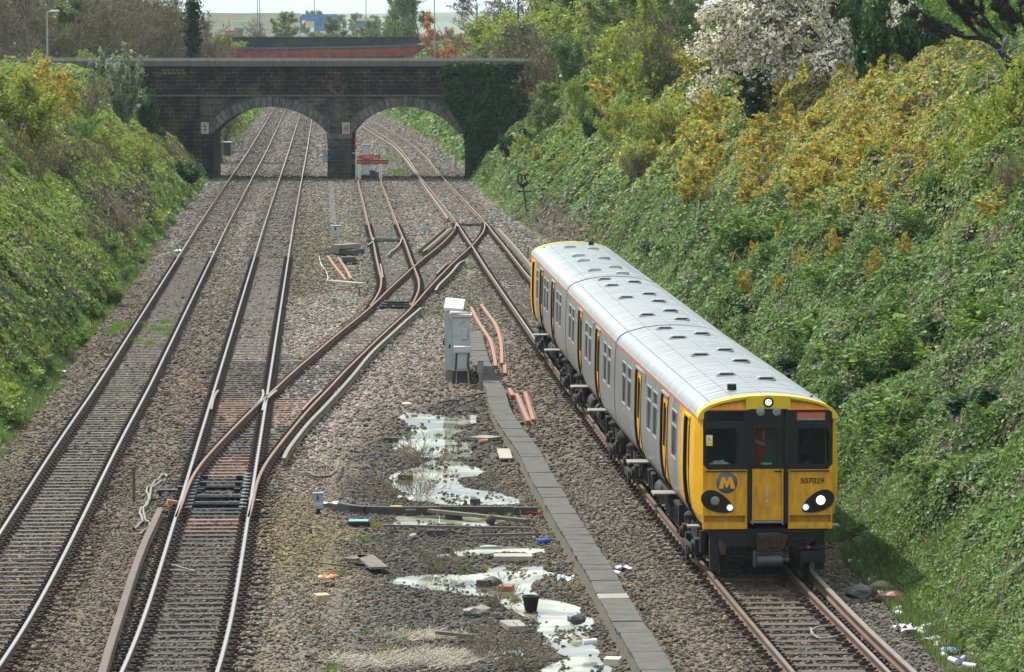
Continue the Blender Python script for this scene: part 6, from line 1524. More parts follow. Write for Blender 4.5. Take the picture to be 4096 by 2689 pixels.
def grow(seed, H_, stems=1, trunk_r=.12, spread=.3, levels=3, nb=(7, 5, 4), ang=(.7, .7, .8), ratio=.5, start=.3, jit=.12, up=.15, k_=5, base_r=.0, lean=(0, 0), gravity=0):
    r = np.random.default_rng(seed); segs = [[] for _ in range(levels+1)]; tips = []
    def branch(p, d, Ln, rad, lv):
        st = k_ if lv == 0 else max(2, k_-1-lv); pts = [p]; dd = d.copy()
        for i in range(st):
            dd = dd + r.normal(0, jit, 3) + np.array([0, 0, up*.35 - gravity*lv*.2]); dd /= np.linalg.norm(dd); q = pts[-1]+dd*Ln/st
            f0, f1 = 1-.8*i/st, 1-.8*(i+1)/st; segs[lv].append((pts[-1], q, rad*f0, rad*f1)); pts.append(q)
        if lv >= levels: tips.append(pts[-1]); return
        n = nb[min(lv, len(nb)-1)]
        for j in range(n):
            t = start + (1-start)*(j+r.uniform(0, .9))/n if lv == 0 else r.uniform(.15, 1.0)
            i = min(int(t*st), st-1); f = t*st-i; q = pts[i]*(1-f)+pts[i+1]*f; ax = pts[i+1]-pts[i]; ax /= np.linalg.norm(ax)
            az = r.uniform(0, 6.283); h = np.array([math.cos(az), math.sin(az), 0]); h -= h.dot(ax)*ax; h /= max(np.linalg.norm(h), 1e-6)
            an = ang[min(lv, len(ang)-1)]*r.uniform(.7, 1.25); nd = ax*math.cos(an)+h*math.sin(an)
            branch(q, nd, Ln*ratio*(1.15-.6*t)*r.uniform(.75, 1.2), max(rad*(1-.8*t)*.55, .006), lv+1)
    for s in range(stems):
        az = r.uniform(0, 6.283); sp = spread*r.uniform(.2, 1) if stems > 1 else 0
        d = np.array([math.cos(az)*sp+lean[0], math.sin(az)*sp+lean[1], 1.]); d /= np.linalg.norm(d)
        branch(np.array([math.cos(az)*base_r*r.random(), math.sin(az)*base_r*r.random(), -.25]), d, H_*r.uniform(.75, 1.05), trunk_r, 0)
    return segs, tips
def on_segs(segs, n, sig, r):
    S = [s for s in segs]; k = r.integers(0, len(S), n); t = r.random(n)[:, None]
    a = np.array([s[0] for s in S])[k]; b_ = np.array([s[1] for s in S])[k]
    return a*(1-t)+b_*t + r.normal(0, sig, (n, 3))
PROTO = {}
def species(name, seed, H_, leafn, leafs, cols, w, bark=(.10, .08, .06), sig=.10, up=(0, 0, .5), sides=4, twig=.006, lv_leaf=1, elong=1.5, matl=None, crown='foliage', extra=None, **kw):
    r = np.random.default_rng(seed+100); segs, tips = grow(seed, H_, **kw)
    allseg = [(a, b_, max(c, twig), max(d, twig*.7)) for lv in segs for a, b_, c, d in lv]
    tv = tubes(allseg, bark, sides, r); tm = np_mesh(name+'_stems', *tv[:2], mbark, tv[2])
    outer = [s for lv in segs[lv_leaf:] for s in lv]
    lm = None
    if leafn:
        pts = on_segs(outer, leafn, sig, r); lf = leaf_arrays(pts, leafs, up, mixcols(leafn, cols, w, r), elong, r)
        if extra: lf = merge([lf]+[e(r, segs) for e in extra])
        lm = np_mesh(name+'_leaves', *lf[:2], matl or mleaf, lf[2])
    PROTO.setdefault(name, []).append((tm, lm, crown))
def plant(name, loc, s=1.0, rz=None, label=None, cat='bush', group=None, oname='bush', sx=1.0, k=None, stem='stems'):
    tm, lm, crown = random.choice(PROTO[name]) if k is None else PROTO[name][k % len(PROTO[name])]
    root = empty(oname, loc, random.uniform(0, 6.28) if rz is None else rz); root.scale = (s*sx, s*sx, s)
    tag(root, label, cat, group)
    obj_of(tm, stem, root)
    if lm: obj_of(lm, crown, root)
    return root
GREEN = [(.13, .23, .035), (.19, .30, .05), (.08, .15, .03)]; YG = [(.33, .37, .05), (.25, .32, .05), (.40, .40, .08)]
for i in range(3):
    species('green_shrub', 10+i, 3.2, 4200, .10, GREEN, (3, 3, 2), stems=7, trunk_r=.03, spread=.6, levels=2, nb=(7, 5), ratio=.42, start=.2, base_r=.3, sig=.14)
    species('yellow_shrub', 20+i, 3.2, 4200, .09, YG, (3, 3, 2), stems=8, trunk_r=.028, spread=.45, levels=2, nb=(7, 5), ratio=.4, start=.15, base_r=.3, sig=.11)
    species('orange_sapling', 30+i, 3.0, 1700, .095, [(.56, .44, .07), (.46, .33, .06), (.34, .38, .07)], (4, 2, 3), stems=4, trunk_r=.016, spread=.25, levels=2, nb=(7, 3), ratio=.34, start=.12, base_r=.35, sig=.06, bark=(.16, .09, .05))
    species('twiggy_shrub', 40+i, 3.2, 900, .07, [(.2, .21, .05), (.14, .12, .05), (.24, .19, .06)], (3, 2, 1), stems=12, trunk_r=.022, spread=.5, levels=2, nb=(9, 6), ratio=.42, start=.1, base_r=.35, sig=.05, bark=(.15, .12, .095), twig=.009)
    species('dry_twigs', 45+i, 1.3, 0, .07, None, None, stems=18, trunk_r=.012, spread=1.2, levels=2, nb=(5, 3), ratio=.5, start=.1, base_r=.4, bark=(.24, .20, .15), twig=.008)
    species('silver_willow', 50+i, 5.0, 6500, .12, [(.26, .31, .19), (.20, .26, .14), (.30, .33, .22)], (3, 2, 2), stems=16, trunk_r=.04, spread=.5, levels=1, nb=(9,), ang=(.3, .3), ratio=.36, start=.12, base_r=.5, sig=.06, elong=2.6, up=(0, 0, .1), lv_leaf=0)
    species('dark_bush', 60+i, 2.2, 4000, .11, [(.03, .075, .018), (.06, .12, .025), (.02, .045, .015)], (3, 2, 2), stems=7, trunk_r=.03, spread=.6, levels=2, nb=(6, 5), ratio=.42, start=.1, base_r=.3, sig=.13)
    species('bare_tree', 70+i, 13, 2600, .13, [(.18, .19, .06), (.16, .12, .07)], (1, 1), trunk_r=.34, levels=4, nb=(15, 8, 6, 4), ang=(.95, .75, .7, .7), ratio=.50, start=.10, jit=.14, sig=.15, bark=(.17, .14, .12), twig=.016, sides=3, lv_leaf=3, crown='twig_buds')
    species('light_tree', 80+i, 8, 7000, .17, [(.18, .24, .06), (.24, .28, .08), (.13, .18, .05)], (2, 2, 1), trunk_r=.16, levels=3, nb=(11, 7, 4), ang=(.75, .7, .7), ratio=.46, start=.12, sig=.22, twig=.015, sides=3, lv_leaf=2)
    species('yellow_tree', 90+i, 7, 7500, .16, [(.34, .40, .06), (.27, .35, .06), (.40, .41, .10)], (2, 2, 1), stems=4, spread=.5, trunk_r=.1, levels=2, nb=(10, 7), ang=(.75, .7), ratio=.42, start=.12, sig=.24, twig=.014, sides=3, lv_leaf=1, base_r=.6)
species('copper_tree', 101, 9, 5200, .13, [(.52, .24, .09), (.42, .19, .08), (.5, .3, .13)], (2, 2, 1), trunk_r=.16, levels=3, nb=(10, 6, 4), ang=(.8, .7, .7), ratio=.48, start=.2, sig=.16, twig=.02, sides=3, lv_leaf=2)
species('green_poplar', 105, 5.5, 4200, .13, [(.17, .27, .08), (.13, .23, .06), (.22, .31, .11)], (2, 2, 1), stems=5, spread=.2, trunk_r=.06, levels=1, nb=(16,), ang=(.5,), ratio=.3, start=.08, base_r=.5, sig=.12, lv_leaf=0)
species('buddleia', 107, 1.5, 0, .1, None, None, stems=6, trunk_r=.03, spread=1.3, levels=2, nb=(4, 3), ratio=.5, bark=(.22, .17, .13), twig=.012)
# conifer
def conifer(seed, H_, W_):
    r = np.random.default_rng(seed); n = 9000; t = r.random(n)**.8; th = r.uniform(0, 6.28, n); rad = W_*(1-t)**.6*(.75+.25*np.sin(th*5+t*22))*np.sqrt(r.uniform(.35, 1, n))
    P_ = np.stack([rad*np.cos(th), rad*np.sin(th), t*H_+.2], -1); lf = leaf_arrays(P_, .17, (0, 0, .6), mixcols(n, [(.012, .035, .018), (.02, .05, .025)], (1, 1), r), 2, r)
    tv = tubes([(np.array([0, 0, -.3]), np.array([0, 0, H_*.9]), .16, .03)], (.06, .045, .035), 8, r)
    PROTO.setdefault('conifer', []).append((np_mesh('conifer_trunk', *tv[:2], mbark, tv[2]), np_mesh('conifer_leaves', *lf[:2], mleaf, lf[2]), 'crown'))
conifer(5, 8, 1.15)
# blossom tree: limbs sweep down to the left of the picture
def cherry():
    r = np.random.default_rng(77); segs = []; outer = []
    def limb(p, d, Ln, rad, lv):
        st = 6; pts = [p]; dd = np.array(d, float)
        for i in range(st):
            dd = dd + r.normal(0, .10, 3) + np.array([-.03, -.02, -.085 if lv else -.03]); dd /= np.linalg.norm(dd); q = pts[-1]+dd*Ln/st
            s = (pts[-1], q, max(rad*(1-.85*i/st), .010), max(rad*(1-.85*(i+1)/st), .008)); segs.append(s); pts.append(q)
            if lv >= 1: outer.append(s)
        if lv < 3:
            for j in range((9, 8, 6)[lv]):
                t = r.uniform(.2, 1); i = min(int(t*st), st-1); ax = pts[i+1]-pts[i]; ax /= np.linalg.norm(ax); h = r.normal(size=3)+np.array([-.35, -.1, .1]); h -= h.dot(ax)*ax; h /= np.linalg.norm(h)
                limb(pts[i]+(pts[i+1]-pts[i])*(t*st-i), ax*.75+h*.65, Ln*(.5 if lv else .42)*r.uniform(.7, 1.1), rad*.45, lv+1)
    base = np.array([0, 0, -.4]); top = np.array([-.3, 0, 3.3]); segs.append((base, top, .17, .13)); segs.append((top, top+np.array([.3, .2, 2.0]), .13, .10))
    tt = top+np.array([.3, .2, 2.0])
    for d, L_ in (((-.8, -.7, .3), 3.6), ((-.3, -.9, .5), 3.6), ((-.5, -.8, 0), 3.2), ((.2, -1, .3), 3.4), ((-1, -.4, .8), 4.2), ((-.7, -.2, 1), 4.0), ((-1, 0, .0), 3.6), ((-1, -.2, .55), 4.0), ((-1, .3, .25), 3.9), ((-.6, -.5, .7), 3.8), ((.5, -.4, .7), 4.0), ((1, .2, .55), 3.8), ((.1, .4, 1), 3.8), ((-.9, -.1, -.05), 3.2), ((-.3, .2, 1), 4.2), ((.9, -.3, .1), 3.2)):
        limb(top+(tt-top)*r.random(), np.array(d)/np.linalg.norm(d), L_, .075, 0)
    tv = tubes(segs, (.07, .055, .045), 4, r); n = 42000
    pts = on_segs(outer, n, .075, r); cols = mixcols(n, [(.92, .90, .80), (.84, .80, .66), (.5, .42, .14)], (5, 2, 1.3), r)
    clump = np.repeat(pts[::3], 3, 0)[:n]; pts = clump + r.normal(0, .05, (n, 3))
    lf = leaf_arrays(pts, .085, (0, 0, .35), cols, 1.15, r, vary=.12)
    PROTO['cherry'] = [(np_mesh('cherry_wood', *tv[:2], mbark, tv[2]), np_mesh('cherry_blossom', *lf[:2], mblossom, lf[2]), 'blossom')]
cherry()

# ---------------- ground cover on the banks (nobody could count the leaves)
def cover(name, side_, Y0_, Y1_, dens, size, seed, zone):
    r = np.random.default_rng(seed); n = 0
    Wd = 34 if side_ > 0 else 26
    n = int((Y1_-Y0_)*Wd*dens); Y = r.uniform(Y0_, Y1_, n); d = r.uniform(0, 1, n)**1.0*Wd + (.1 if side_ > 0 else .1)
    X = toeR(Y)+d if side_ > 0 else -(.044*Y) - 7.9 - d
    z = gz(X, Y); px, py = to_px(X, Y, z)
    k = (px > -220) & (px < 4330) & (py > -260) & (py < 2850) & (z > -.15)
    X, Y, z, d, px, py = X[k], Y[k], z[k], d[k], px[k], py[k]; n = len(X)
    hmound = fbm(X*.62+seed, Y*.45, 4); gap = fbm(X*1.3+40, Y*1.1+11, 3)
    hh, cols, sz, keep = zone(X, Y, z, d, px, py, hmound, gap, r)
    X, Y, z, hh, cols, sz = X[keep], Y[keep], z[keep], hh[keep], cols[keep], sz[keep]; n = len(X)
    P_ = np.stack([X+r.normal(0, .05, n), Y+r.normal(0, .05, n), z + hh*(1-.55*r.random(n)**2) ], -1)
    Xh, Yh = P_[:, 0], P_[:, 1]; e_ = .18
    def canopy(a, b_): return gz(a, b_) + 2.3*np.clip(fbm(a*.62+seed, b_*.45, 4)-.30, 0, 1)*(.55+.9*fbm(a*1.7+9, b_*1.2, 2))
    c0 = canopy(Xh, Yh); nrm = np.stack([-(canopy(Xh+e_, Yh)-c0)/e_, -(canopy(Xh, Yh+e_)-c0)/e_, np.ones(n)], -1); nrm /= np.linalg.norm(nrm, axis=1)[:, None]
    lf = leaf_arrays(P_, size*sz, nrm*1.9, cols, 1.35, r, vary=.18)
    me = np_mesh(name, *lf[:2], mleaf, lf[2]); o = obj_of(me, name); o['kind'] = 'stuff'; return n
def blob(px, py, cx, cy, rx, ry, wx=0): return np.exp(-(((px-cx)/rx+wx)**2+((py-cy)/ry)**2))
def zone_r(X, Y, z, d, px, py, hm, gap, r):
    n = len(X); wob_ = (fbm(X*.4, Y*.3+70, 3)-.5)*1.4
    g = r.random(n)
    bram = np.array([(.085, .165, .035), (.13, .225, .05), (.175, .27, .07), (.24, .31, .12)])[r.choice(4, n, p=(.3, .37, .25, .08))]
    org = np.array([(.50, .40, .06), (.40, .32, .055), (.24, .31, .06)])[r.choice(3, n, p=(.45, .3, .25))]
    yel = np.array([(.5, .47, .06), (.32, .37, .06)])[r.choice(2, n)]
    ygr = np.array([(.21, .30, .05), (.29, .34, .07), (.15, .22, .04)])[r.choice(3, n)]
    grs = np.array([(.11, .20, .045), (.15, .24, .05), (.20, .25, .09)])[r.choice(3, n)]
    dead = np.array([(.20, .17, .13), (.13, .105, .08), (.24, .2, .15)])[r.choice(3, n)]
    c = bram.copy()
    fo = np.clip(blob(px, py, 3300, 600, 560, 290, wob_)*1.1 + blob(px, py, 3700, 420, 330, 230, wob_), 0, 1); m = r.random(n) < fo*.7; c[m] = org[m]
    fy = np.clip(blob(px, py, 2640, 560, 170, 150, wob_)*1.3, 0, 1); m = r.random(n) < fy*.8; c[m] = yel[m]
    fg = np.clip(blob(px, py, 2300, 450, 420, 260, wob_) + blob(px, py, 3950, 700, 250, 350, wob_), 0, 1); m = r.random(n) < fg*.7; c[m] = ygr[m]
    m = (gap > .64) & (r.random(n) < .5); c[m] = dead[m]
    toe = sstep(2.2, .6, d + (hm-.5)*4); fgr = toe*(r.random(n) < .95); m = fgr > .5; c[m] = grs[m]
    dead2 = blob(px, py, 2230, 930, 150, 90, wob_*.5); m2 = r.random(n) < dead2*1.3; c[m2] = dead[m2]
    h = .08 + 1.15*np.clip(hm-.30, 0, 1)*2.0*(1-.9*toe)*(.55+.9*fbm(X*1.7+9, Y*1.2, 2)) + .3*fo
    h = h*(1-.75*np.clip(dead2*1.3, 0, 1))
    keep = (gap < .64) | (r.random(n) < .5)
    keep &= (r.random(n) < .05+3.0*np.clip(hm-.37, 0, 1)+toe+fo)
    sz = np.where(toe > .5, .8, 1.0); return h, c, sz, keep
def zone_l(X, Y, z, d, px, py, hm, gap, r):
    n = len(X); wob_ = (fbm(X*.4, Y*.3+30, 3)-.5)*1.4
    c = np.array([(.22, .32, .05), (.30, .39, .065), (.14, .22, .04), (.38, .43, .11)])[r.choice(4, n, p=(.3, .3, .2, .2))]
    dk = np.array([(.06, .12, .025), (.10, .15, .04), (.14, .15, .06)])[r.choice(3, n)]; dead = np.array([(.17, .135, .10), (.11, .085, .065), (.24, .19, .14)])[r.choice(3, n)]
    ygr = np.array([(.30, .36, .06), (.40, .41, .07), (.2, .27, .05)])[r.choice(3, n)]; grs = np.array([(.12, .22, .045), (.17, .27, .05)])[r.choice(2, n)]
    f = np.clip(blob(px, py, 150, 1280, 300, 170, wob_)*1.2, 0, 1); m = r.random(n) < f*.8; c[m] = dk[m]
    f2 = np.clip(blob(px, py, 480, 850, 130, 90, wob_)*1.1+blob(px, py, 760, 620, 120, 90, wob_), 0, 1); m = r.random(n) < f2; c[m] = dead[m]
    f3 = np.clip(blob(px, py, 420, 600, 330, 120, wob_)*1.2, 0, 1); m = r.random(n) < f3*.8; c[m] = ygr[m]
    m = (gap > .62) & (r.random(n) < .5); c[m] = dead[m]
    toe = sstep(.9, .2, d+(hm-.5)*2.5); m = toe > .5; c[m] = grs[m]
    h = .1+.9*np.clip(hm-.28, 0, 1)*1.8*(1-.9*toe); keep = (r.random(n) < .4+1.3*np.clip(hm-.25, 0, 1)+toe)
    return h, c, np.where(toe > .5, .8, 1.), keep
nn = 0
nn += cover('bramble', 1, 64, 95, 1500, .062, 1, zone_r); nn += cover('bramble', 1, 95, 130, 850, .082, 2, zone_r); nn += cover('bramble', 1, 130, 185, 520, .100, 3, zone_r); nn += cover('bramble', 1, 185, 300, 210, .145, 4, zone_r)
nn += cover('bramble', 1, 300, 560, 14, .42, 8, zone_r)
nn += cover('undergrowth', -1, 84, 135, 800, .085, 5, zone_l); nn += cover('undergrowth', -1, 135, 200, 520, .105, 6, zone_l); nn += cover('undergrowth', -1, 200, 300, 220, .145, 7, zone_l); nn += cover('undergrowth', -1, 300, 560, 16, .42, 9, zone_l)
print('cover leaves', nn)
# grass blades at the foot of the banks and in the yard
def grass(name, X, Y, hgt, cols, r, lean=.3):
    n = len(X); z = gz(X, Y); b0 = np.stack([X, Y, z-.01], -1); a = r.uniform(0, 6.28, n); w = .010+hgt*.03
    t = np.stack([np.cos(a), np.sin(a), np.zeros(n)], -1)*w[:, None]; tip = b0 + np.stack([r.normal(0, lean, n)*hgt, r.normal(0, lean, n)*hgt, hgt], -1)
    V = np.stack([b0-t, b0+t, tip], 1).reshape(-1, 3); c = cols*(1+r.uniform(-.3, .3, (n, 1)))
    me = np_mesh(name, V, np.arange(3*n).reshape(n, 3), mleaf, np.repeat(c, 3, 0)); o = obj_of(me, name); o['kind'] = 'stuff'
r = np.random.default_rng(5)
for sd_, y0, y1, dn in ((1, 64, 110, 900), (-1, 84, 200, 300)):
    n = int((y1-y0)*3.2*dn); Y = r.uniform(y0, y1, n); d = r.uniform(-.15, 3.0, n); X = toeR(Y)+d if sd_ > 0 else -.044*Y-7.9-d*.7
    k = (fbm(X*.8, Y*.5+5, 3) > .38+.08*d) ; X, Y = X[k], Y[k]; px, py = to_px(X, Y, 0); k = (px > -200) & (px < 4300); X, Y = X[k], Y[k]; n = len(X)
    if sd_ > 0 or True: grass('grass', X, Y, r.uniform(.08, .26, n), np.array([(.11, .20, .04), (.16, .25, .05), (.26, .27, .12), (.09, .13, .04)])[r.choice(4, n)], r)
pats = [(745, 1280, 25, 12), (640, 1330, 70, 8), (680, 1350, 40, 8), (570, 1310, 30, 8), (540, 1375, 30, 10), (600, 1385, 25, 8), (660, 1300, 30, 8), (225, 1560, 35, 25), (160, 1640, 25, 12), (480, 1320, 40, 30), (1460, 650, 90, 30), (1555, 640, 60, 40), (1600, 690, 50, 12), (1420, 680, 50, 30),
 (*Z8(1390, 685), 25, 14), (*Z8(1050, 715), 20, 6), (*Z8(1150, 712), 20, 7), (*Z8(1225, 712), 18, 7), (*Z8(780, 708), 14, 6), (*Z8(600, 1410), 60, 10), (*Z8(680, 1365), 40, 12), (*Z8(830, 1420), 25, 8), (*Z8(740, 1412), 18, 7), (*Z8(900, 1335), 60, 14), (*Z8(990, 995), 30, 6), (*Z8(1100, 993), 20, 5), (*Z8(1268, 1160), 28, 10), (*Z8(860, 975), 16, 10), (*Z8(540, 450), 10, 6), (*Z8(480, 1325), 14, 6), (*Z8(300, 1545), 30, 12), (*Z8(740, 395), 60, 8), (*Z8(690, 290), 40, 5), (*Z8(860, 300), 20, 4), (*Z8(550, 770), 60, 10), (*Z8(1455, 820), 12, 6), (*Z8(470, 840), 30, 10), (600, 1730, 12, 6), (690, 1880, 12, 6), (1085, 1780, 14, 8), (855, 1700, 8, 5), (*Z8(1145, 1068), 14, 3), (*Z8(1575, 1275), 18, 4), (*Z8(1215, 1110), 12, 3)]
Xs, Ys, Hs, Cs = [], [], [], []
for i, (cx, cy, rx, ry) in enumerate(pats):
    c = P(cx, cy, -.25); e = P(cx+rx, cy, -.25).x-c.x; f = abs(P(cx, cy-ry, -.25).y-c.y); n = int(min(2600, 500*e*f*3.14+80)); a = r.uniform(0, 6.28, n); q_ = np.abs(r.normal(0, .5, n))
    Xs.append(c.x+e*q_*np.cos(a)); Ys.append(c.y+f*q_*np.sin(a)); hs = .16 if cy < 1500 else .09; Hs.append(r.uniform(.4, 1.2, n)*hs); mossy = i % 3 == 1 and cy > 1600
    Cs.append(np.array([(.24, .23, .04), (.3, .24, .05)] if mossy else [(.11, .24, .03), (.17, .28, .05)])[r.choice(2, n)])
grass('weeds', np.concatenate(Xs), np.concatenate(Ys), np.concatenate(Hs), np.concatenate(Cs), r, .45)
# dry straw on the bottom of the yard
n = 2600; ax, ay = [], []
for cx, cy, rx, ry, m in [(*Z8(820, 1500), 200, 30, 1700), (*Z8(450, 1520), 150, 20, 500), (*Z8(760, 1380), 150, 20, 400)]:
    c = P(cx, cy, -.35); e = P(cx+rx, cy, -.35).x-c.x; f = abs(P(cx, cy-ry, -.35).y-c.y); ax.append(c.x+r.normal(0, .5, m)*e); ay.append(c.y+r.normal(0, .5, m)*f)
ax, ay = np.concatenate(ax), np.concatenate(ay); n = len(ax); az_ = gz(ax, ay); th = r.uniform(0, 3.14, n); Ln = r.uniform(.1, .35, n)
sg_ = [(np.array([ax[i], ay[i], az_[i]+.03]), np.array([ax[i]+math.cos(th[i])*Ln[i], ay[i]+math.sin(th[i])*Ln[i], az_[i]+r.uniform(.01, .12)]), .008, .005) for i in range(n)]
tv = tubes(sg_, (.42, .38, .31), 3, r); o = obj_of(np_mesh('dry_straw', *tv[:2], mbark, tv[2]), 'dry_straw'); o['kind'] = 'stuff'
# twig heaps in the yard
for px, h, sx, lab in (((760, 470), .55, 2.2, 'tangled dead twig heap at the second puddle'), ((740, 640), .55, 1.3, 'dark twig heap against the kerb'), ((880, 1030), .6, 1.0, 'twiggy clump on the far edge of the big green puddle'), ((1190, 1215), .5, 1.0, 'bare twiggy bush in the middle of the big puddle'), ((1130, 1490), .6, 1.0, 'thin dead weeds at the bottom edge of the wet ground'), ((1290, 1540), .6, 1.2, 'dark twigs at the bottom near the lower puddle'), ((560, 640), .3, 2.0, 'low dark rubble twigs left of the kerb heap')):
    p = P(*Z8(*px), ZY); plant('dry_twigs', p, h, None, lab, 'dead twigs', None, 'twig_heap', sx*.8)

# ---------------- single plants
def at_hit(px, py, lo=60, hi=600): return hit(px, py, lo, hi)
def put(sp, px, py, hpx, label, cat='bush', group=None, oname='bush', nomH=3.2, sx=1.0, D=None, k=None, dz=0):
    "base of the plant at photo pixel; hpx its height in photo pixels"
    p = at_hit(px, py) if D is None else PD(px, py, D)
    if D is not None: p.z = gz1(p.x, p.y)
    s = hpx*p.y/F/nomH; return plant(sp, p-Vector((0, 0, .1)), s, None, label, cat, group, oname, sx, k)
# left bank
for i, (sp, px, py, h, lab, nm, sx) in enumerate([
 ('silver_willow', 470, 500, 300, 'silvery green willow bush rising before the left end of the bridge', 5.0, 1.0),
 ('yellow_shrub', 60, 560, 320, 'tall yellow green bush at the left edge of the photo', 3.2, 1.0), ('yellow_shrub', 150, 640, 300, 'yellow green bush standing right of the tall one at the left edge', 3.2, .9),
 ('orange_sapling', 215, 520, 290, 'golden orange sapling on the upper left bank', 3.0, 1.0), ('orange_sapling', 275, 470, 230, 'golden orange sapling just left of the silvery willow', 3.0, 1.0), ('orange_sapling', 165, 480, 250, 'golden orange sapling by the left edge bushes', 3.0, 1.0),
 ('twiggy_shrub', 330, 480, 210, 'grey twiggy bush behind the golden saplings', 3.2, 1.1), ('twiggy_shrub', 130, 730, 260, 'dark twiggy bush low on the left bank above the bright herbs', 3.2, 1.0), ('twiggy_shrub', 240, 760, 230, 'twiggy bush in the middle of the left bank', 3.2, 1.0), ('twiggy_shrub', 360, 700, 160, 'bare brown bush on the left bank below the willow', 3.2, 1.1),
 ('green_shrub', 560, 520, 130, 'dark green shrub at the foot of the left bridge wall', 3.2, .8), ('dark_bush', 600, 560, 190, 'dark holly like bush against the left wing wall of the bridge', 2.2, .6), ('dark_bush', 640, 590, 90, 'smaller dark bush right of the holly like bush', 2.2, .9),
 ('dark_bush', 735, 750, 110, 'rounded dark bush close to the left bridge abutment', 2.2, 1.2), ('twiggy_shrub', 690, 660, 90, 'reddish bare bush by the left abutment', 3.2, 1.3),
 ('yellow_shrub', 430, 650, 150, 'yellow green bush in the middle of the left bank', 3.2, 1.2), ('yellow_shrub', 560, 690, 120, 'yellow green bush left of the dark rounded bush', 3.2, 1.2), ('yellow_shrub', 520, 640, 110, 'yellow green bush beneath the holly like bush', 3.2, 1.3),
 ('green_shrub', 60, 720, 90, 'bright green bush at the left edge above the herbs', 3.2, 1.4), ('green_shrub', 330, 590, 130, 'fresh green bush below the willow', 3.2, 1.0), ('twiggy_shrub', 470, 960, 110, 'dark thorny twigs overhanging the foot of the left bank', 3.2, 1.2), ('dry_twigs', 450, 860, 80, 'heap of dead brown stems on the left bank', 1.3, 1.7), ('dry_twigs', 500, 900, 70, 'lower heap of dead brown stems on the left bank', 1.3, 1.7), ('twiggy_shrub', 380, 980, 110, 'dark twiggy growth above the bright herbs of the left bank', 3.2, 1.2)]):
    put(sp, px, py, h, lab, nomH=nm, sx=sx)
for i, (px, py, h) in enumerate([(480, 1130, 80), (500, 1080, 80), (440, 1220, 80), (420, 1010, 80), (380, 1290, 80), (560, 960, 70), (640, 850, 70), (700, 790, 70), (750, 730, 60), (300, 1380, 80), (150, 1560, 80), (30, 1700, 80), (60, 860, 70), (160, 900, 70), (270, 980, 80), (60, 960, 70), (200, 1040, 80), (380, 1060, 70), (430, 1150, 70), (330, 1180, 80), (120, 1120, 80), (260, 1280, 90), (60, 1240, 90), (150, 1400, 90), (50, 1500, 90), (230, 1400, 60), (620, 800, 60), (680, 760, 60)]):
    put('green_shrub', px, py, h, 'low bright green herb mound on the lower left bank', 'shrub', 'green herb mounds on the lower left bank', 'shrub', 3.2, 1.6)
